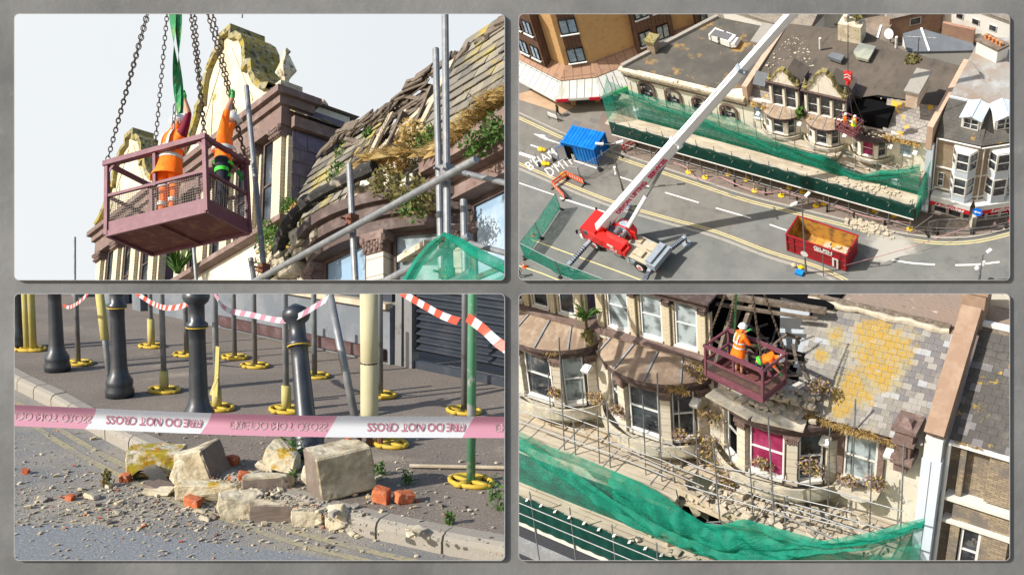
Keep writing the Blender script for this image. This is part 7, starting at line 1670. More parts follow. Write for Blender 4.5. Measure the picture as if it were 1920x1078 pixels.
# ============================================================ upper left opening: looking up at the gables and the hanging cage
use(TL)
def tl_building():
    up = np.array([0, 0, 1.]); R = random.Random(44)
    b = thing('gabled_terrace', 'cream terrace front seen from below with shaped gables, brown cornices and torn slates', 'building', (-16, 11, 0))
    m = MB(); m.box(-30, -8.5, 10.0, 10.4, -2, 6.6); m.box(-30, -17.1, 9.85, 10.3, 6.6, 8.0); m.box(-17.1, -12.6, 10.0, 10.3, 6.603, 7.1); m.build('wall', 'cream', b)
    m = MB(); m.box(-30, -16.9, 9.6, 10.3, 8.0, 8.12); m.build('string_course', 'brown_stone', b)
    dormer(b, -27.3, -23.35, 9.8, 8.13, 11.1, 3, 2.0, detail=2, gable=False, cap='brown_stone', ent=.7, pw=.3, glass='glass_dark', frame='brown_paint')
    shaped_gable(b, -25.35, 9.75, 11.1, 1.95, 2.0, .45, 'cream_stain')
    dormer(b, -22.2, -17.2, 9.8, 8.13, 11.1, 4, 1.7, detail=2, gable=False, cap='brown_stone', ent=.8, pw=.34, glass='glass_dark', frame='brown_paint', roofm='slate_a')
    shaped_gable(b, -19.75, 9.7, 11.1, 2.15, 2.35, .75, 'cream_stain')
    m = MB(); m.tube((-19.7, 10.0, 14.3), (-19.7, 10.0, 14.75), .02, 5); m.build('lightning_rod', 'galv_dark', b)
    # slate hung cheek and little roof of the right dormer
    slates(['slate_purple', 'slate_c'], (-17.14, 9.98, 7.4), (0, 1, 0), (0, 0, 1), 2.4, 2.9, .36, .3, R, lambda u, v: 0 if R.random() < .8 else 1, name='cheek_slates', parent=b, lift=.014)
    m = MB(); m.box(-17.15, -17.02, 9.95, 12.3, 10.25, 10.5); m.build('cheek_cornice', 'brown_stone', b)
    slates(['slate_a', 'slate_b', 'slate_mix'], (-16.95, 9.9, 10.52), (0, 1, 0), nrm([-1, .0, .75]), 2.5, 1.0, .3, .2, R, lambda u, v: int(R.random() * 3), name='side_slates', parent=b)
    m = MB()
    for k in range(4): m.lathe((-17.5, 10.1 + k * .28, 11.18), [(.12, 0), (.13, .1), (.05, .22)], 8)
    m.build('ridge_crest', 'terracotta_cap', b)
    # torn mansard: slates left and right of the gap
    ey = nrm([0, 1.1, 2.65]); ex = np.array([1., 0, 0]); H = 2.9
    def pk(u, v): return int(R.random() * 2.6)
    ms = ['slm_a', 'slm_b', 'slm_c']
    slates(ms, (-17.1, 9.45, 6.95), ex, ey, 3.2, H, .34, .24, R, pk, skip=lambda u, v: u > 3.0 - v * .18 + .3 * noise.noise(Vector((v * 2, 5, 0))), name='slate_slope', parent=b, lift=.02)
    slates(ms, (-12.9, 9.35, 7.15), ex, ey, 3.6, H + .5, .36, .25, R, pk, skip=lambda u, v: u < .05 + .22 * v + .15 * noise.noise(Vector((v * 2, 7, 0))), name='slate_slope', parent=b, lift=.02)
    n_ = np.cross(ex, ey)
    m = MB(); 
    for x0, x1 in ((-17.1, -14.3), (-12.2, -8.8)): o = np.array([x0, 9.45, 6.95]); m.add([o - n_ * .06, o + ex * (x1 - x0) - n_ * .06, o + ex * (x1 - x0) + ey * H - n_ * .06, o + ey * H - n_ * .06], [(0, 1, 2, 3)])
    m.build('roof_deck', 'old_wood', b)
    m = MB(); m.box(-14.5, -12.0, 10.5, 10.6, 7, 9.3); m.build('room_back_wall', 'plaster_inner', b)
    m = MB(); m.box(-14.4, -12.1, 9.75, 10.0, 7.1, 7.9); m.build('window_head', 'cream', b)
    m = MB()
    for k in range(4): o = np.array([-14.35 + k * .75, 9.45, 7.2]); m.beam(o, o + ey * (1.9 + k * .25), .1, .16, n_)
    for k in range(60):
        q = np.array([R.uniform(-15.4, -11.4), 9.5, 7.05]) + ey * R.uniform(1.9, 2.9); d = nrm([1, R.gauss(0, .1), R.gauss(.0, .22)]) * R.uniform(.2, .8); m.beam(q - d, q + d, R.uniform(.04, .16), R.uniform(.02, .05), n_)
    m.build('broken_battens', 'old_wood', b)
    m = MB()
    for a, c in (((-14.45, 9.5, 7.4), 2.2), ((-14.2, 9.6, 7.3), 2.3), ((-12.6, 9.35, 7.3), 2.6)): a = np.array(a); m.beam(a, a + ey * c + ex * .35, .16, .05, n_)
    m.beam(np.array([-14.4, 9.9, 8.3]), np.array([-12.2, 10.3, 9.3]), .14, .05, n_); m.build('lead_and_boards', 'plank', b)
    m = MB()
    for k in range(150):
        t = R.random(); c = np.array([-16.7 + 7.8 * t, 10.42 + .12 * R.random(), 9.72 + .2 * t + .10 * math.sin(t * 17) + R.gauss(0, .05)]); d = nrm([1, R.gauss(0, .1), R.gauss(.02, .16)]) * R.uniform(.12, .42)
        m.beam(c - d, c + d, R.uniform(.08, .26), R.uniform(.015, .04), nrm([R.gauss(0, .2), -1, .5]))
    m.build('torn_slate_edge', 'old_wood', b)
    # bowed bay below, its cornice half collapsed
    bay(b, -13.55, 10.0, 3.9, 6.75, 4.3, 1.25, 'stone_block', 2, ['curtain_pink', 'glass_sky', 'glass_pale'], roof=False, balc=False, mullion='brown_paint', eave=.62)
    m = MB(); pts = [(-16.6, 9.5, 5.7), (-16.3, 9.2, 6.3), (-15.7, 8.9, 6.72), (-14.9, 8.65, 7.0), (-14.0, 8.5, 7.08), (-13.2, 8.55, 7.12), (-12.4, 8.75, 7.2)]
    m.sweep(smooth_path(pts, 6), [.10 + .05 * R.random() for _ in range(37)], 7); m.build('torn_gutter_felt', 'black_felt', b)
    m = MB()
    for k in range(46): t = R.random(); m.bm(rock_bm(R, R.uniform(.15, .5), R.uniform(.12, .3), R.uniform(.08, .22), cuts=1), Matrix.Translation((-16.2 + 3.6 * t, 9.1 - .35 * math.sin(t * 3) + R.uniform(-.1, .2), 6.35 + .45 * t + R.uniform(-.25, .3))))
    m.build('broken_cornice', 'mossy_pale', b)
    bay(b, -18.6, 10.0, 2.6, 5.6, 4.2, 1.3, 'stone_block', 2, None, roof=False, balc=False, mullion='brown_paint', eave=.7)
    # window and cornice at the right edge
    m = MB(); m.box(-11.75, -8.4, 9.35, 10.0, 6.75, 6.95); m.box(-11.75, -8.4, 9.15, 10.0, 6.953, 7.25); m.box(-11.7, -8.4, 9.55, 10.0, 6.5, 6.747); m.build('eaves_cornice', 'brown_stone', b)
    sash(b, -11.35, -9.7, 9.86, 3.9, 6.5, 'brown_paint', 'glass_sky', .1, bars=(.5,)); m = MB(); m.box(-11.56, -11.36, 9.8, 10.0, 3.6, 6.5); m.build('window_surround', 'cream_brick', b)
    m = MB(); m.box(-11.78, -11.58, 9.6, 10.0, 6.0, 6.5)
    for k in range(4): m.ball((-11.68, 9.62, 6.0 + k * .12), .09, 7, 5)
    m.build('console', 'brown_stone', b)
    m = MB(); m.obox((-12.0, 9.55, 5.75), (.35, 0, .03), (0, .4, .05), (0, 0, .05)); m.build('slipped_slab', 'mossy_pale', b)
    # vegetation
    g = MB(); w = MB(); l = MB(); mo = MB()
    for k in range(80): t = R.random() ** .8; c = (-13.2 + 4.0 * t, 8.95 + .25 * (t > .4), 7.25 + .15 * math.sin(t * 9)); g.blades(c, 34, .36, .012, R, (-.6, -.9, -.45), .4, (.12, .1))
    for (u, v, y, s, kd) in ((785, 270, 9.3, .45, 2), (770, 255, 9.3, .35, 0), (810, 262, 9.3, .35, 1), (745, 300, 9.2, .35, 0), (925, 240, 9.1, .3, 1), (890, 270, 9.1, .3, 1), (760, 365, 8.7, .42, 2), (790, 370, 8.7, .35, 2), (775, 385, 8.7, .3, 1), (720, 345, 8.8, .35, 2), (560, 440, 9.2, .35, 2), (585, 460, 9.1, .35, 0), (515, 465, 9.5, .55, 1), (535, 500, 9.4, .55, 2), (510, 490, 9.5, .5, 0), (505, 440, 9.7, .4, 1), (540, 385, 9.9, .25, 1), (632, 325, 10.2, .3, 1), (645, 290, 10.5, .25, 1), (655, 268, 11, .2, 1), (555, 395, 9.8, .22, 0), (690, 250, 10.4, .15, 1)):
        c = W(u, v, y); (w, l, mo)[kd].leaves(c, s, int(300 * s / .4), .05, R, (1, .7, .9), .2)
    g.build('dead_grass', 'grass_dry', b); w.build('weeds_straw', 'grass_dry', b); l.build('weeds_green', 'leaf_green', b); mo.build('weeds_olive', 'leaf_olive', b)
    t = thing('cabbage_palm', 'spiky green palm leaves in front of the pale pilasters below the cage', 'plant', W(332, 520, 9.3)); c = W(333, 512, 9.2); m = MB(); m.blades(c, 60, .85, .04, R, (0, -.1, .2), .5, .05); m.build('leaves', 'leaf_green', t)
mat('cream_stain', (.52, .45, .31), .9, layers=[((.60, .54, .41), 1.6, .42, .6), ((.30, .24, .06), 3.2, .60, .68, 8, (1, 1, .8)), ((.16, .14, .06), 12, .64, .72, 8)], bump=(16, .4, .012))
mat('mossy_pale', (.42, .37, .27), .95, layers=[((.60, .54, .42), 3, .45, .6, 8), ((.13, .11, .06), 6, .54, .64, 8), ((.42, .32, .05), 8, .64, .72, 8)], bump=(20, .7, .03))
mat('plaster_inner', (.34, .27, .19), .9, layers=[((.45, .38, .3), 2, .5, .7)])
mat('black_felt', (.03, .028, .027), .7, layers=[((.30, .26, .21), 4, .56, .68, 8)], bump=(20, .8, .03))
tl_building()
def tl_tubes():
    def pole(label, a, b_, y, r=.05, y2=None):
        A = W(a[0], a[1], y); B = W(b_[0], b_[1], y if y2 is None else y2); m = MB(); hollow_tube(m, B, A, r, 12); o = m.build('scaffold_tube', 'galv', smooth=False); return tag(o, label, 'scaffold tube', 'scaffold tubes')
    pole('thin upright tube alone against the sky at the left', (140, 445), (140, 560), 8, .032)
    pole('short upright tube under the cage, by the palm leaves', (363, 462), (371, 560), 8, .035)
    pole('leaning tube in front of the dark cornice corner, topmost end by the gable', (462, 162), (500, 560), 8)
    pole('upright tube in front of the lilac window, behind the pink blind', (655, 310), (668, 560), 7.9)
    pole('shorter of the two tall tubes against the torn roof', (817, 92), (829, 560), 8.3)
    pole('tallest tube, running out of the picture at the top', (834, -10), (840, 560), 7.9)
    pole('short tube standing by the right hand window', (869, 375), (873, 560), 8.4)
    pole('short leaning tube at the dark bowed cornice', (470, 485), (482, 560), 8.6)
    pole('long sloping ledger with an open end, crossing the bay', (893, 299), (440, 548), 7.75)
    pole('second sloping ledger below, ending at the green net', (881, 443), (660, 560), 7.75)
    pole('lowest short ledger with an open end at the green net', (884, 509), (790, 560), 7.7)
    pole('upper cross tube running to the right edge', (823, 313), (975, 350), 8.15, .04)
    pole('lower cross tube running to the right edge below the net top', (872, 454), (975, 482), 8.1, .04)
    for k, (u, v, y) in enumerate(((495, 503, 7.85), (660, 412, 7.8), (838, 320, 7.8), (838, 455, 7.75), (838, 512, 7.75))):
        m = MB(); p = W(u, v, y); s = .075; m.obox(p, (s, 0, 0), (0, s, 0), (0, 0, s * .9)); m.obox(p + [s * .9, -.02, -s], (s * .5, 0, 0), (0, s * .9, 0), (0, 0, s * .5)); m.tube(p + [-s, -s, s * .3], p + [-s, -s * 2.1, s * .3], .018, 6); m.tube(p + [s, -s, -s * .5], p + [s * 1.1, -s * 2, -s * .5], .018, 6)
        o = m.build('coupler', 'rusty' if k != 2 else 'galv_dark'); tag(o, ('rusty coupler low on the leaning tube', 'rusty coupler where the long ledger meets the upright by the lilac window', 'grey coupler high on the tallest tube', 'rusty coupler wrapped in the tip of the green net', 'lowest rusty coupler on the tallest tube')[k], 'coupler', 'scaffold couplers')
    m = MB(); Pk = W(838, 441, 7.6)
    L = [W(u, v, 7.6) for u, v in ((838, 441), (815, 462), (790, 492), (768, 530), (755, 560))]; Rr = [W(u, v, y) for u, v, y in ((838, 441, 7.6), (865, 455, 7.5), (900, 478, 7.4), (946, 500, 7.3), (990, 520, 7.2))]
    def f(u, v):
        i = v * 4; k = min(3, int(i)); t = i - k; a = L[k] * (1 - t) + L[k + 1] * t; c = Rr[k] * (1 - t) + Rr[k + 1] * t; p = a * (1 - u) + c * u; return p + np.array([0, -.10 * math.sin(u * 17) * v * (1 - .4 * v), -.5 * math.sin(u * 3.14) * 0])
    m.grid(f, 50, 24); o = m.build('green_net', 'net_thin'); tag(o, 'green debris net drawn up to a point at the scaffold joint', 'debris net')
    m = MB(); 
    for P_ in (L, Rr): m.sweep([p + [0, -.04, 0] for p in P_], [.03, .06, .07, .07, .07], 6)
    o = m.build('net_edge', 'net_green'); tag(o, 'bunched upper edges of the green net', 'debris net')
tl_tubes()
def tl_cage():
    up = np.array([0, 0, 1.]); z0 = 6.4
    A, B, D = G(200, 441, z0), G(388, 396, z0), G(283, 475, z0); ex = nrm(B - A); ey = nrm(D - A - ex * ex.dot(D - A)); L = np.linalg.norm(B - A); Dp = 1.06
    ez = nrm(up - .10 * ex); c = A + ex * L / 2 + ey * Dp / 2
    t, P = cage('maroon steel lifting cage with wire mesh sides hanging against the sky with two workers', c, ex, ey, ez, L, Dp, 1.30, True, 2)
    r = TL.ray(333, -190); hk = r * ((c[0] + .25) / r[0])
    for a, b_, lb in ((-1, -1, 'pair of chains at the near left corner of the sky cage'), (-1, 1, 'single chain behind, left of the green slings'), (1, -1, 'chain right of the green slings, leading to the near corner of the sky cage'), (1, 1, 'rightmost chain, held by the worker in green gloves')):
        chain(lb, P(a, b_, 1.38), hk, .11, .011, 'chains of the sky cage')
        if not (a < 0 and b_ > 0): chain('second ' + lb.replace('pair of chains', 'chain').replace(', leading to', ' to'), P(a, b_, 1.38), hk + ex * .13 + [0, 0, .2], .11, .011, 'chains of the sky cage')
    for (u0, v0, u1, v1, lb) in ((335, 212, 320, -20, 'wide green webbing sling on the left of the pair'), (338, 214, 333, -20, 'narrow faded green sling twisted behind the wide one')):
        d = np.linalg.norm(c) * .985; A_, B_ = TL.at(u0, v0, d), TL.at(u1, v1, d * 1.03); m = MB(); n = 14; vs = []
        for i in range(n + 1): p = A_ + (B_ - A_) * i / n; a = i * .35 + u1; w_ = ex * math.cos(a) * .06 + ey * math.sin(a) * .06; vs += [p - w_, p + w_]
        m.add(vs, [(2 * i, 2 * i + 1, 2 * i + 3, 2 * i + 2) for i in range(n)]); o = m.build('lifting_sling', 'sling_green'); tag(o, lb, 'sling', 'green slings of the sky cage')
    m = MB(); A_ = TL.at(327, 205, 18.3); 
    for k in range(5): m.sweep([A_ - up * (.16 * k) + (ex if k % 2 else ey) * .03 * math.cos(j * .785) + up * .1 * math.sin(j * .785) for j in range(8)], .012, 5, closed=True)
    o = m.build('shackle', 'galv'); tag(o, 'steel rings and shackle hanging below the green slings', 'shackle')
    hv = dict(torso='hivis_orange', uparm='maroon', forearm='skin', hand='glove_green', head='skin', thigh='hivis_orange', shin='hivis_orange', foot='boot')
    p = P(.0, .15, .06); p = G(309, 421, z0 + .06); yw = math.atan2(.3, -1) ; yw = math.pi - .35
    fwd = nrm(ey * .75 + ex * .1); rr_ = nrm(np.cross(fwd, up)); s = 1.0
    def mk(p, fwd, h, raiseR, raiseL, lean=.05):
        r = np.cross(fwd, up); r = nrm(r); P_ = lambda a, b_, c_: p + (r * a + fwd * b_ + up * c_) * h / 1.75
        J = dict(pel=P_(0, 0, .95), chest=P_(0, lean, 1.33), neck=P_(0, lean + .02, 1.50), head=P_(0, lean + .05, 1.63), hipR=P_(.09, 0, .9), hipL=P_(-.09, 0, .9), knR=P_(.12, .04, .5), knL=P_(-.1, .03, .5), ankR=P_(.13, -.02, .08), ankL=P_(-.11, 0, .08), toeR=P_(.15, .16, .04), toeL=P_(-.13, .17, .04), shR=P_(.19, lean, 1.42), shL=P_(-.19, lean, 1.42))
        for q, sg, rs in (('R', 1, raiseR), ('L', -1, raiseL)):
            if rs is not None: J['el' + q] = (J['sh' + q] + rs) / 2 + r * sg * .13 - up * .05; J['wr' + q] = J['sh' + q] + (rs - J['sh' + q]) * .86; J['ha' + q] = rs
            else: J['el' + q] = P_(sg * .26, lean + .0, 1.14); J['wr' + q] = P_(sg * .24, lean + .16, .95)
        return J
    sh = p + (np.cross(fwd, up)) * .21 + up * 1.6
    tgt = TL.at(336, 212, np.linalg.norm(p + up * 1.9) * .995); tgt = sh + nrm(up + ex * .16 - ey * .1) * .68
    J = mk(p, fwd, 1.98, tgt, None)
    person('worker in orange vest and trousers with dark red sleeve, one arm up holding the slings', J, hv, 'workers in the sky cage', helmet='white_helmet', look=nrm(fwd + ex * .3), vest='hivis_orange', grip='LR', scale=1.12, bands=(('hipL', 'knL', .6, .72, .1, 'silver_tape'), ('hipR', 'knR', .6, .72, .1, 'silver_tape'), ('knL', 'ankL', .3, .45, .08, 'silver_tape'), ('knR', 'ankR', .3, .45, .08, 'silver_tape')))
    p2 = P(.72, .25, .06); fw2 = nrm(ey * .5 + ex * .9); sh = p2 + np.cross(fw2, up) * .21 + up * 1.62; tg = TL.at(432, 207, np.linalg.norm(p2 + up * 1.8)); tg = sh + nrm(up + ex * .42 - ey * .1) * .64
    J = mk(p2, fw2, 2.0, tg, None, .02)
    person('worker in orange shirt, green harness and white helmet gripping the right chain', J, dict(hv, uparm='hivis_orange', thigh='navy', shin='navy'), 'workers in the sky cage', helmet='white_helmet', look=fw2, grip='LR', scale=1.12, bands=(('pel', 'chest', -.05, .08, .16, 'harness_green'), ('hipL', 'knL', .15, .3, .105, 'harness_green'), ('hipR', 'knR', .15, .3, .105, 'harness_green'), ('pel', 'chest', .55, .7, .185, 'silver_tape')))
tl_cage()

# ============================================================ lower left opening: fallen stone on the kerb behind the tape
use(BL); R_.seed(31)
mat('road_dusty', (.20, .195, .19), .95, layers=[((.31, .275, .225), .9, .42, .62, 8), ((.12, .12, .12), 1.8, .58, .75, 8, None, .6), ((.42, .39, .33), 26, .58, .72, 6, None, .8), ((.10, .10, .10), 60, .56, .7, 4, None, .7)], bump=(60, .6, .006))
mat('road_clean', (.20, .21, .22), .9, layers=[((.30, .31, .32), 45, .5, .66, 6), ((.09, .09, .095), 70, .54, .7, 4)], bump=(80, .6, .004))
mat('line_worn', (.36, .31, .19), .9, layers=[((.27, .25, .21), 2.2, .45, .66, 8), ((.20, .19, .17), 30, .5, .62, 6)], bump=(60, .4, .004))
mat('footway', (.205, .17, .14), .95, layers=[((.155, .13, .11), .8, .45, .65, 8), ((.36, .31, .26), 48, .56, .7, 5), ((.09, .07, .065), 62, .55, .7, 4), ((.38, .32, .24), 1.1, .60, .75, 8, None, .8)], bump=(70, .7, .005))
mat('kerb_near', (.27, .245, .21), .9, layers=[((.27, .24, .20), 3, .45, .7, 8), ((.33, .30, .25), 30, .56, .7, 6), ((.17, .15, .13), 8, .62, .78, 8, None, .7)], bump=(50, .5, .005))
mat('pale_stone', (.41, .345, .23), .92, layers=[((.55, .49, .37), 5, .42, .65, 8), ((.19, .145, .09), 4, .50, .66, 8), ((.36, .31, .2), 22, .62, .75)], bump=(26, .5, .012))
mat('painted_face', (.155, .12, .10), .8, layers=[((.21, .17, .14), 6, .45, .7, 8), ((.40, .34, .25), 13, .66, .74, 8)], bump=(30, .25, .004))
mat('lichen_stone', (.46, .42, .33), .95, layers=[((.30, .23, .02), 9, .46, .55, 8), ((.36, .18, .01), 15, .52, .60, 8), ((.20, .19, .09), 24, .57, .66, 8)], bump=(30, .6, .01))
mat('brick_red', (.42, .11, .045), .9, layers=[((.58, .22, .10), 9, .48, .7, 8), ((.55, .42, .33), 16, .64, .76, 8)], bump=(40, .6, .006))
mat('bollard_black', (.022, .026, .034), .38, spec=.6, layers=[((.05, .055, .065), 6, .5, .75, 8), ((.15, .10, .07), 12, .72, .8, 8)], bump=(14, .15, .006))
mat('foam_yellow', (.42, .36, .12), .75, layers=[((.44, .38, .2), 7, .5, .75, 8)], bump=(12, .3, .01))
mat('foot_yellow', (.50, .34, .04), .55, layers=[((.45, .33, .12), 12, .58, .75, 8)])
mat('foam_cream', (.44, .40, .25), .7, layers=[((.48, .43, .28), 5, .5, .75, 8)], bump=(8, .25, .012))
mat('shutter_steel', (.055, .065, .085), .42, .5, layers=[((.10, .105, .12), 4, .5, .8, 8)])
mat('shaded_render', (.13, .145, .165), .8, layers=[((.20, .21, .225), 2.4, .45, .7, 8), ((.07, .07, .075), 6, .6, .8, 8)])  # dark greys put the shade along this wall into its colour
mat('skirting_red', (.07, .035, .035), .7, layers=[((.12, .08, .08), 4, .5, .7)])
mat('tape_white', (.62, .64, .68), .35, spec=.5, trans=.25)
mat('tape_red', (.72, .10, .06), .4, trans=.25)
mat('tape_rose', (.56, .27, .36), .35, spec=.5, trans=.25)
mat('tape_letter', (.58, .26, .34), .5)
mat('tape_letter_pale', (.66, .52, .54), .5)
mat('green_paint_pole', (.10, .27, .16), .5, .2, layers=[((.38, .39, .38), 7, .56, .64, 6), ((.03, .30, .14), 4, .6, .7)])
def bl_ground():
    kp = smooth_path([(-17.5, 6.9), (-14, 5.9), (-11.5, 5.15), (-9.65, 4.73), (-8.83, 4.6), (-7.99, 4.42), (-7.28, 4.28), (-6.34, 4.14), (-5.52, 4.07), (-4.97, 4.07), (-4.53, 4.07), (-4.04, 4.13), (-3.6, 4.21), (-3.1, 4.34), (-2, 4.7)], 4)
    kp = [np.array([p[0], p[1], 0]) for p in kp]
    struct(poly('road', 'road_dusty', [(-17, -6), (4, -6), (4, 9), (-17, 9)], 0))
    cl = smooth_path([tuple(G(u, v)[:2]) for u, v in ((-60, 985), (27, 985), (180, 985), (330, 1010), (480, 1028), (620, 1050), (700, 1090))], 3)
    struct(poly('road_clean_patch', 'road_clean', [(c[0], c[1]) for c in cl] + [(-2.8, 2.0), (-8, 1.0)], .003))
    struct(poly('footway', 'footway', [(p[0], p[1] + .13) for p in kp] + [(-2, 9), (-17.5, 9)], .118, th=.1))
    y = MB()
    for o in (.17, .30): ribbon(y, kp, .062, .005, -o)
    struct(y.build('road_marking_yellow', 'line_worn'))
    # kerb stones, one by one
    acc = 0; last = 0; st = [0]; L = [0]
    for a, b in zip(kp[:-1], kp[1:]): L.append(L[-1] + np.linalg.norm(b - a))
    R = random.Random(2)
    def at(s):
        for i in range(len(L) - 1):
            if L[i + 1] >= s: t = (s - L[i]) / (L[i + 1] - L[i]); return kp[i] * (1 - t) + kp[i + 1] * t
        return kp[-1]
    s = .1; k = 0
    while s < L[-1] - .5:
        ln = .46 if s > 8 else .9; a, b = at(s + .008), at(s + ln - .008); d = nrm(b - a); n = np.array([-d[1], d[0], 0]); up = np.array([0, 0, 1.]); dz = R.uniform(-.004, .004)
        pr = [(0, -.03), (0, .075 + dz), (.012, .105 + dz), (.04, .122 + dz), (.135, .126 + dz), (.135, -.03)]
        m = MB(); m.prism([a + n * x + up * z for x, z in pr], b - a)
        bm_ = bmesh.new(); bm_.from_mesh(bpy.data.meshes.new('q')); 
        o = m.build('kerb_stone', 'kerb_near'); struct(o); s += ln; k += 1
    m = MB()
    g_ = R
    for k in range(5200):
        if k < 3600: u = g_.gauss(380, 230); v = g_.gauss(945, 38)
        else: u = g_.uniform(20, 950); v = g_.uniform(800, 1050)
        if v < 805 or not 0 < u < 960 or (u > 640 and g_.random() < .6): continue
        p = G(u, v); foot = p[1] > np.interp(p[0], [q[0] for q in kp], [q[1] for q in kp]) + .1
        if foot: p = G(u, v, .12)
        s = .003 + .010 * g_.random() ** 4
        if g_.random() < .03: s *= 1.9
        m.mi = g_.choice((0, 0, 0, 0, 1, 3, 3, 2)) if g_.random() < .35 else g_.choice((0, 3))
        a = g_.uniform(0, 3); m.obox(p + [0, 0, s * .4], (s * math.cos(a), s * math.sin(a), s * .2), (-s * .7 * math.sin(a), s * .7 * math.cos(a), 0), (s * .2, 0, s * .5))
    o = m.build('gravel', ['pale_stone', 'painted_face', 'brick_red', 'kerb_near']); tag(o, 'loose chips and dust of stone scattered over road and footway', 'gravel', kind='stuff')
bl_ground()
def bl_shop():
    t = thing('shuttered_shop', 'dark shop front with a ribbed steel roller shutter and rendered stall riser toned dark for shade', 'shop', (-7, 7.7, .1)); d = nrm([1, -.09, 0]); yf = lambda x: 7.62 - .09 * (x + 7)
    O = np.array([-7.12, yf(-7.12), .12]); n = np.array([-d[1], d[0], 0]); up = np.array([0, 0, 1.])
    m = MB(); pts = []; k = 0; z = .17
    m.beam(O + d * .05 + up * .03, O + d * 5 + up * .03, .06, .10)
    while z < 1.6:
        for j in range(5): a = j / 5; m.face(O + d * .05 + up * (z + .078 * a) + n * (.028 * math.cos(a * 6.28)), O + d * 5 + up * (z + .078 * a) + n * (.028 * math.cos(a * 6.28)), O + d * 5 + up * (z + .078 * (a + .2)) + n * (.028 * math.cos((a + .2) * 6.28)), O + d * .05 + up * (z + .078 * (a + .2)) + n * (.028 * math.cos((a + .2) * 6.28)))
        z += .078
    m.build('roller_shutter', 'shutter_steel', t)
    m = MB(); m.beam(O + n * -.02, O + n * -.02 + up * 2, .10, .12, d); m.beam(O - d * .16 + n * -.02, O - d * .16 + up * 2, .09, .10, d); m.build('shutter_frame', 'galv_dark', t)
    e = nrm([-1, .10, 0]); A = O - d * .25
    m = MB(); m.obox(A + e * 2.6 + up * .3, e * 2.6, n * .1, up * .3); m.obox(A + e * 9 + n * .3 + up * .6, e * 4.2, n * .1, up * .8); m.build('stall_riser', 'shaded_render', t)
    m = MB(); m.obox(A + e * 1.7 - n * .12 + up * .10, e * 1.65, n * .03, up * .06); m.build('skirting', 'skirting_red', t)
    m = MB(); m.obox(A + e * 2.6 - n * .11 + up * .62, e * 2.6, n * .05, up * .03); m.build('timber_sill', 'plank', t)
    m = MB(); m.obox(A + e * 2.6 - n * .02 + up * 1.2, e * 2.6, n * .05, up * .54)
    m.build('window_band', 'shutter_steel', t)
    for k, a in enumerate((5.5, 6.4, 7.5, 9.0)): m = MB(); m.obox(A + e * a + up * .7, e * .12, n * .14, up * .75); m.build('stone_pier', 'shaded_render', t)
    m = MB(); m.obox(A + e * 6 + n * .4 + up * .7, e * 3, n * .05, up * .8); m.build('dark_recess', 'void', t)
bl_shop()
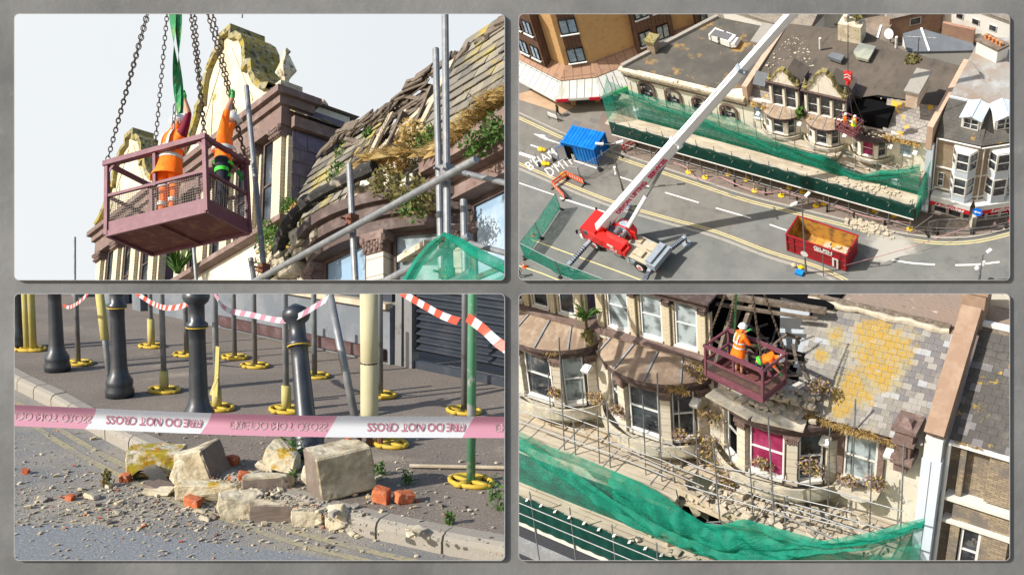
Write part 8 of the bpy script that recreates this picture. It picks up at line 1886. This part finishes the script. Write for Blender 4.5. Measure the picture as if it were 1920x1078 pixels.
def bl_posts():
    up = np.array([0, 0, 1.])
    def boll(label, uv, s=1.0, lean=None):
        s *= 1.13; w_ = .86; p = G(*uv, .12); t = thing('bollard', label, 'bollard', p, 'cast iron bollards'); ax = nrm(lean) if lean is not None else up
        pr = [(.125, 0), (.13, .05), (.115, .08), (.12, .1), (.12, .13), (.085, .18), (.073, .24), (.064, .62), (.066, .70), (.085, .71), (.085, .735), (.062, .75), (.062, .86), (.09, .88), (.105, .91), (.10, .945), (.07, .965), (.02, .99)]
        m = MB(); m.lathe(p, [(r * s * w_, z * s) for r, z in pr], 22, ax); m.build('post', 'bollard_black', t, smooth=True)
        m = MB(); m.lathe(p + ax * .706 * s, [(.076 * s, 0), (.076 * s, .008), (.054 * s, .01)], 22, ax); m.build('gilt_band', 'foot_yellow', t); return t
    boll('black bollard cut by the left edge of the view', (36, 652)); boll('black bollard second from the left, beside two yellow posts', (108, 695)); boll('black bollard with a bulging foot standing clear on the brown footway', (225, 743)); boll('tallest looking black bollard just behind the tape', (374, 806), 1.02)
    boll('black bollard knocked askew, leaning to the left behind the big stone', (580, 856), 1.02, W(556, 600, 4.95) - G(580, 856, .12))
    def ring(p, r=.145):
        q = [p + np.array([math.cos(a) * r * 1.1, math.sin(a) * r * .8, .014]) for a in np.arange(0, 6.28, .45)]; m = MB(); m.sweep(q, .017, 7, closed=True)
        for a in (0, 1.6, 3.1, 4.7): m.beam(p + up * .015, p + np.array([math.cos(a) * r * 1.2, math.sin(a) * r, .015]), .05, .02)
        return m
    poles = [(52, 656, 'foam', .36, 'pole in a long yellow sleeve at the far left'), (62, 656, 'foam', .5, 'pole in a faded yellow sleeve beside the far left one'), (147, 682, '', 0, 'rusty brown pole between the first two clear bollards'), (308, 733, 'foam', .17, 'pole with a short yellow sleeve right of the bulging bollard'), (350, 666, '', 0, 'thin pole far back, right of the third bollard'),
             (407, 766, 'foam', .15, 'pole with a torn yellow sleeve flap right of the tall bollard'), (284, 650, 'foam', .3, 'distant pole in a full yellow sleeve'), (440, 671, '', 0, 'thin brown pole in front of the dark piers'), (478, 687, '', 0, 'dark brown pole left of the leaning bollard'), (590, 706, '', 0, 'grey pole before the grey stall riser'),
             (713, 742, '', 0, 'brown pole close behind the cream padded post'), (870, 772, '', 0, 'brown pole close behind the green splashed post'), (883, 905, 'green', 0, 'grey post splashed with green paint, on a bright yellow foot'), (537, 770, 'foam', .2, 'pole half hidden behind the leaning bollard with a yellow sleeve')]
    for (u, v, kd, h, lb) in poles:
        p = G(u, v, .12); t = thing('scaffold_pole', lb, 'scaffold pole', p, 'scaffold poles with padded feet'); m = MB(); m.tube(p, p + up * 2.6, .026 if kd != 'green' else .030, 12); m.build('tube', 'green_paint_pole' if kd == 'green' else ('galv' if v > 690 and u not in (713, 870) else 'galv_dark'), t, smooth=True)
        ring(p).build('padded_foot', 'foot_yellow', t, smooth=True)
        if kd == 'foam': m = MB(); m.lathe(p + up * .02, [(.04, 0), (.042, h * .5), (.039, h)] if h < .35 else [(.042, 0), (.042, 1.6)], 12); m.build('sleeve', 'foam_yellow', t, smooth=True)
        if u == 407: m = MB(); m.beam(p + [.03, -.03, .12], p + [.075, -.03, .55], .05, .012, (0, 1, 0)); m.beam(p + [-.04, -.03, .12], p + [.07, -.035, .3], .03, .012, (0, 1, 0)); m.build('sleeve_flap', 'foam_yellow', t)
    p = G(693, 834, .12); t = thing('padded_post', 'thick post wrapped in cream foam with a black tie', 'padded post', p); m = MB(); m.lathe(p + up * .16, [(.064, 0), (.068, .1), (.066, .45), (.058, .462), (.066, .475), (.068, 1.0)], 14); m.build('foam_wrap', 'foam_cream', t, smooth=True)
    m = MB(); m.lathe(p + up * .618, [(.062, 0), (.062, .012)], 12); m.build('tie', 'black', t)
    m = MB(); m.tube(p, p + up * .17, .026, 10); m.tube(p + [-.11, 0, 0], p + [-.11, 0, .12], .02, 8); m.tube(p + [.09, .02, 0], p + [.09, .02, .12], .024, 8); m.beam(p + [-.16, 0, .13], p + [.15, .02, .12], .03, .03); m.build('clamp', 'rusty', t)
    m = MB(); m.ball(p + [-.18, 0, .14], .03, 8, 6); m.ball(p + [.17, .02, .12], .024, 8, 6); m.build('yellow_cap', 'foot_yellow', t, smooth=True); ring(p + [.12, .1, 0], .13).build('padded_foot', 'foot_yellow', t, smooth=True)
    A = G(666, 785, .12); B = W(617, 545, A[1] + .15); m = MB(); m.tube(A, B, .034, 12); o = m.build('leaning_tube', 'galv', smooth=True); tag(o, 'grey tube leaning to the left beside the cream padded post', 'scaffold tube')
    A = G(205, 705, .12); B = W(186, 545, A[1] + .1); m = MB(); m.tube(A, B, .03, 10); o = m.build('leaning_tube', 'galv', smooth=True); tag(o, 'thin grey tube leaning left of the bulging bollard', 'scaffold tube')
    m = MB(); m.tube(A + (B - A) * .42, B, .042, 10); o = m.build('yellow_sleeve', 'foam_yellow', smooth=True); tag(o, 'yellow sleeve around the upper part of the thin leaning tube', 'sleeve')
    A = G(768, 873, .14); B = G(960, 877, .14); m = MB(); m.tube(A, B, .014, 8); o = m.build('bamboo_cane', 'plank'); tag(o, 'long pale cane lying on the footway', 'cane')
bl_posts()
def bl_tapes():
    def tape(label, pts, w, cyc, mats, y=None, name='barrier_tape', tw=0.0, seg=8):
        P = smooth_path([W(u, v, yy) for u, v, yy in pts], 16); L = [0]
        for a, b in zip(P[:-1], P[1:]): L.append(L[-1] + np.linalg.norm(b - a))
        n = max(2, int(L[-1] / (cyc / 2))); m = MB()
        def at(s):
            s = min(max(s, 0), L[-1] - 1e-6); i = max(j for j in range(len(L)) if L[j] <= s); i = min(i, len(P) - 2); t = (s - L[i]) / (L[i + 1] - L[i]); return P[i] * (1 - t) + P[i + 1] * t
        for k in range(n):
            m.mi = k % 2
            for q in range(3):
                s0, s1 = (k + q / 3) * cyc / 2, (k + (q + 1) / 3) * cyc / 2; a, b = at(s0), at(s1); d = nrm(b - a + 1e-9); an = tw * (s0 / L[-1]); an2 = tw * (s1 / L[-1])
                f = lambda p, an, c, sh: p + (np.array([0, .0, 1]) * math.cos(an) + np.array([0, 1, 0]) * math.sin(an)) * c * w / 2 + d * sh * w * .35
                if np.linalg.norm(b - a) > 1e-5: m.face(f(a, an, -1, -1), f(b, an2, -1, -1), f(b, an2, 1, 1), f(a, an, 1, 1))
        return tag(m.build(name, mats), label, 'barrier tape', 'red and white barrier tapes')
    rw = ['tape_red', 'tape_white']
    tape('striped tape swooping up from the left bollard', ((118, 572, 5.2), (130, 576, 5.2), (150, 565, 5.1), (168, 546, 5.1)), .035, .11, rw)
    tape('striped tape sagging between the third bollard and the leaning one', ((256, 550, 5.0), (285, 568, 5.0), (310, 577, 4.9), (340, 574, 4.9), (372, 558, 4.9)), .045, .10, rw)
    tape('faded striped tape dipping behind the leaning bollard', ((402, 551, 4.9), (425, 580, 4.9), (470, 590, 4.9), (520, 600, 4.9), (552, 596, 4.9), (590, 575, 4.95), (625, 553, 5.0)), .045, .12, ['tape_rose', 'tape_white'])
    tape('bright red and white tape running down to the green splashed post', ((752, 548, 5.2), (790, 570, 5.1), (830, 592, 5.0), (874, 607, 4.98)), .055, .17, rw)
    tape('twisted end of the bright tape right of the green splashed post', ((876, 595, 4.97), (905, 616, 4.9), (935, 643, 4.9), (975, 668, 4.9)), .07, .17, rw, tw=.5)
    # the wide out of focus tape close to the camera
    P0 = BL.at(-30, 775, 3.3); P1 = BL.at(1010, 800, 2.9); n = 60; w = .062
    d = nrm(P1 - P0); up = np.array([0, 0, 1.]); nn = nrm(np.cross(up, d)); nn = nn if nn[1] > 0 else -nn; L = np.linalg.norm(P1 - P0)
    def pt(s, c): return P0 + d * s * L - up * .012 * math.sin(s * 3.1) + up * w * c * .5 + nn * (.012 * math.cos(c * 2.2) + .004 * math.sin(s * 9))
    m = MB(); br = [0, .255, .415, .565, .80, 1.0]
    m = MB(); nu, nv = 200, 8
    vs = [pt(i / nu + .0055 * (j / nv - .5) * 4, -1 + 2 * j / nv) for j in range(nv + 1) for i in range(nu + 1)]; m.v = [tuple(p) for p in vs]
    for j in range(nv):
        for i in range(nu):
            u = (i + .5) / nu * 1000 - 20; m.f.append((j * (nu + 1) + i, j * (nu + 1) + i + 1, (j + 1) * (nu + 1) + i + 1, (j + 1) * (nu + 1) + i))
            seg = u < 175 or 385 < u < 612 or u > 855; m.m.append(0 if seg else 1)
    t = m.build('wide_barrier_tape', ['tape_rose', 'tape_white'], smooth=True, base=P0); tag(t, 'wide pink and white tape lettered FIRE DO NOT CROSS stretched across the foreground', 'barrier tape'); t['_loc'] = [float(c) for c in P0]
    for txt, u, mt, flip in (('FIRE DO NOT CROSS', 80, 'tape_letter_pale', 0), ('FIRE DO NOT CROSS', 274, 'tape_letter', 1), ('FIRE DO NOT CROSS', 492, 'tape_letter_pale', 0), ('FIRE DO NOT CROSS', 729, 'tape_letter', 1), ('FIRE DO NOT CROSS', 950, 'tape_letter_pale', 0)):
        s = (u + 20) / 960; tm = text_mesh(txt, .032, None, None, None, (0, 0, 0), (1, 0, 0), (0, 0, 1), .001, .0006, sx=.92)
        mb = MB(); mb.v = []
        for x, y_, z in tm.v:
            if flip: x, z_ = -x, -(z - .011)
            else: z_ = -(z - .011)
            # white lengths read upside down, pink lengths are mirrored top to bottom
            q = pt(s + x / L, -.15 + z_ / (w / 2)) - nn * (.0022 + .0 * y_); mb.v.append(tuple(q))
        mb.f = [tuple(f) for f in tm.f]; mb.m = [0] * len(mb.f); mb.build('lettering', mt, t)
bl_tapes()
def bl_stones():
    up = np.array([0, 0, 1.])
    def st(label, uv, size, rot, mats='pale_stone', seed=1, z=0.0, chip=.22, face=None, cuts=3, grp='fallen masonry blocks', name='stone_block', cat='stone', rough=.085):
        b = rock_bm(random.Random(seed), *size, rough=rough, cuts=cuts, chip=chip); M = Matrix.Rotation(rot[2], 4, 'Z') @ Matrix.Rotation(rot[1], 4, 'Y') @ Matrix.Rotation(rot[0], 4, 'X'); b.transform(M)
        zmin = min(v.co.z for v in b.verts); p = G(uv[0], uv[1], z); m = MB(); b.normal_update(); n0 = len(m.v); b.verts.index_update()
        for v in b.verts: m.v.append(tuple(np.array(v.co) + p + [0, 0, -zmin - .006]))
        fn = nrm(face) if face is not None else None
        for f in b.faces: m.f.append(tuple(v.index for v in f.verts)); m.m.append(1 if fn is not None and np.array(f.normal).dot(fn) > .72 else 0)
        o = m.build(name, [mats, 'painted_face'])
        b.free(); return tag(o, label, cat, grp)
    cz = .0
    st('squared block crusted with yellow lichen at the kerb, leftmost of the large stones', (293, 890), (.38, .22, .20), (0, .04, .72), 'lichen_stone', 3, chip=.14)
    st('large split block with a sloping pale face and a brown right side', (378, 914), (.30, .26, .25), (.1, -.35, .25), seed=8, face=(.98, .1, .25), chip=.2)
    st('wedge of pale stone leaning against the split block', (352, 918), (.2, .10, .2), (.1, .6, .6), seed=12, chip=.4)
    st('long low pale slab with lichen at its ends', (400, 936), (.46, .16, .12), (0, .06, .66), 'pale_lichen', 5, chip=.3)
    st('pale rough lump between the long slab and the dark beam', (448, 966), (.27, .2, .15), (.1, .1, .8), seed=21, chip=.4)
    st('pointed pale stone with a triangular brown face towards the street', (502, 945), (.38, .18, .2), (0, 0, .80), seed=14, face=(.73, -.68, .0), chip=.3)
    st('long fragment with a brown painted front lying in the gutter', (530, 973), (.42, .12, .12), (0, 0, .7), seed=16, face=(.73, -.68, .1), chip=.16)
    st('small square cream block lying against the kerb', (578, 982), (.2, .12, .1), (0, 0, .7), seed=18, chip=.12)
    st('tiny cream wedge with an orange edge in front of the cream block', (594, 984), (.09, .07, .06), (0, .3, .3), 'pale_lichen', 4, chip=.4)
    st('grey white chunk leaning on the kerb beside a broken brick', (633, 992), (.15, .1, .13), (.2, -.4, .2), seed=23, chip=.35)
    st('biggest block, cream with a brown left side, standing on the footway', (636, 923), (.38, .26, .29), (.0, -.1, 1.2), seed=25, z=.12, face=(-.36, -.93, .0), chip=.07, rough=.07)
    st('pale fragment tucked behind the left side of the biggest block', (585, 908), (.12, .1, .14), (0, .1, .2), seed=26, z=.12, chip=.3)
    st('cream stone topped with orange lichen left of the biggest block', (533, 881), (.25, .16, .14), (0, .25, .3), 'pale_lichen', 27, z=.12, chip=.4)
    st('pale lump left of the orange topped stone', (500, 880), (.16, .12, .05), (0, .1, .3), seed=28, z=.12, chip=.3)
    st('thin dark slate like fragment in the middle of the heap', (300, 918), (.22, .14, .03), (.1, .1, .2), 'painted_face', 30)
    st('thin buff tile lying across the dark fragment', (296, 926), (.24, .12, .025), (.1, -.1, .35), seed=31)
    for k, (u, v, s, r, z, lb) in enumerate(((715, 941, (.11, .09, .09), .4, .12, 'squarish red brick on the footway'), (757, 942, (.12, .08, .07), 1.1, .12, 'dusty pink half brick beside the squarish red brick'), (363, 950, (.11, .07, .06), .3, 0, 'red brick end below the long pale slab'), (474, 968, (.09, .07, .09), .2, 0, 'red brick standing on end beside the dark beam'), (437, 870, (.09, .06, .06), .2, .12, 'red brick behind the split block'),
                                            (458, 903, (.08, .07, .07), .9, .1, 'red brick on the kerb edge behind the pointed stone'), (236, 903, (.07, .06, .06), .5, 0, 'red brick at the left foot of the lichen block'), (653, 993, (.07, .05, .05), .3, 0, 'small orange brick bit at the kerb'), (132, 937, (.06, .05, .04), .2, 0, 'small red brick bit on the open road'), (48, 888, (.05, .04, .04), .6, 0, 'red crumb of brick near the left edge'), (848, 806 + 12, (.08, .05, .05), 0, .12, 'red brick piece far back under the tape'), (654, 833, (.07, .05, .04), 0, .12, 'red brick piece in the shade left of the clamp'))):
        st(lb, (u, v), s, (.1 * k % .4, .1, r), 'brick_red', 50 + k, z, .25, grp='broken bricks', name='brick', cat='brick', cuts=2)
    c = G(268, 908); m = MB(); m.grid(lambda u, v: c + np.array([-.14 + .3 * u, .1 * v, .02 + .08 * math.sin((u * 1.1) * 3.0) + .02 * v]), 12, 4); m.grid(lambda u, v: c + np.array([-.14 + .3 * u, .1 * v, .005 + .08 * math.sin((u * 1.1) * 3.0) + .02 * v]), 12, 4); o = m.build('gutter_fragment', 'rusty_grey'); tag(o, 'curved dark piece of gutter in the left of the heap', 'gutter fragment')
    R = random.Random(77); j = 0
    for k in range(105):
        u, v = (R.gauss(370, 150), R.gauss(945, 24)) if k < 70 else ((R.uniform(30, 940), R.uniform(845, 1040)) if k < 94 else (R.gauss(710, 40), R.gauss(1004, 5)))
        if not (28 < u < 945 and 830 < v < 1046): continue
        p = G(u, v); foot = p[1] > 4.2 and u > 450 or v < 860
        s = R.uniform(.012, .042) * (1.5 if R.random() < .15 else 1); mt = R.choice(('pale_stone', 'pale_stone', 'pale_stone', 'painted_face', 'pale_lichen', 'kerb_near'))
        where = 'far left of the road' if u < 150 else ('road below the lichen block' if u < 330 else ('gutter in front of the heap' if u < 560 else ('gutter by the kerb' if not foot else 'footway by the big block')))
        st(('dusty ' if mt == 'kerb_near' else 'brown ' if mt == 'painted_face' else 'pale ') + 'pebble sized chip of masonry on the ' + where, (u, v), (s * 1.5, s, s * .6), (R.uniform(-.3, .3), R.uniform(-.3, .3), R.uniform(0, 3)), mt, 100 + k, .12 if foot else 0, .35, cuts=1, grp='small chips of masonry', name='stone_chip', cat='stone chip')
    m = MB(); m2 = None
    for lb, (u, v), r, n, mt in (('green weed climbing behind the orange topped stone', (545, 868), .16, 130, 'leaf_green'), ('dry brown weed in the gutter left of the heap', (200, 912), .07, 90, 'leaf_olive'), ('sprig of green weed at the right edge of the footway', (936, 955), .14, 120, 'leaf_green'), ('small weed on the footway beyond the brick', (764, 908), .06, 60, 'leaf_green'), ('weed at the joint behind the kerb', (549, 905), .05, 50, 'leaf_green'), ('low weed right of the biggest block', (712, 890), .06, 60, 'leaf_green'), ('small weed behind the last kerb stones', (842, 982), .05, 50, 'leaf_green')):
        m = MB(); p = G(u, v, .12 if u > 300 else 0); m.leaves(p + [0, 0, r * .7], r, n, .018, R, (.8, .5, 1.1)); m.blades(p, 10, r * 1.4, .004, R, base=.03); o = m.build('weed', mt); tag(o, lb, 'weed', 'weeds in the paving')
mat('pale_lichen', (.46, .39, .26), .92, layers=[((.54, .48, .35), 5, .42, .65, 8), ((.40, .25, .02), 6, .54, .60, 8), ((.26, .24, .08), 12, .6, .7, 8)], bump=(26, .5, .012))
mat('rusty_grey', (.10, .09, .08), .8, layers=[((.2, .17, .13), 8, .5, .7)], bump=(30, .4, .006))
bl_stones()

# ------------------------------------------------------------ set every site in its place; each keeps to its own opening of the wall
def finish(site):
    def clip(o, Mw):
        if o.type == 'MESH':
            me = o.data; n = len(me.vertices)
            if n:
                co = np.zeros(n * 3); me.vertices.foreach_get('co', co); co = co.reshape(-1, 3)
                A = np.array(Mw); w = co @ A[:3, :3].T + A[:3, 3]
                for ax, sgn in ((0, site.side), (2, site.top)):
                    d = w[:, ax] * sgn
                    if d.min() > 0: continue
                    if d.max() <= 0: return False
                    if o.data.users > 1: o.data = o.data.copy()
                    b = bmesh.new(); b.from_mesh(o.data)
                    inv = Mw.inverted(); nw = Vector((0, 0, 0)); nw[ax] = sgn
                    p = inv @ Vector((0, 0, 0)); nl = (inv.to_3x3() @ nw).normalized()
                    bmesh.ops.bisect_plane(b, geom=b.verts[:] + b.edges[:] + b.faces[:], plane_co=p, plane_no=nl, clear_inner=True)
                    b.to_mesh(o.data); b.free()
                    me = o.data; n = len(me.vertices)
                    if not n: return False
                    co = np.zeros(n * 3); me.vertices.foreach_get('co', co); co = co.reshape(-1, 3)
                    w = co @ A[:3, :3].T + A[:3, 3]
        return True
    def walk(o, Mp):
        Mw = Mp @ o.matrix_basis
        for ch in list(o.children): walk(ch, Mw)
        keep = clip(o, Mw)
        if o.type == 'EMPTY': keep = len(o.children) > 0
        if not keep:
            if len(o.children):      # an emptied part that still carries pieces keeps its place
                return
            bpy.data.objects.remove(o)
    for o in list(site.tops):
        mb = Matrix.LocRotScale(o.location, o.rotation_euler, o.scale)
        o.matrix_basis = site.M @ mb
        walk(o, Matrix.Identity(4))
for s in (TR, BR, TL, BL): finish(s)
for o in bpy.data.objects:
    if '_loc' in o: del o['_loc']
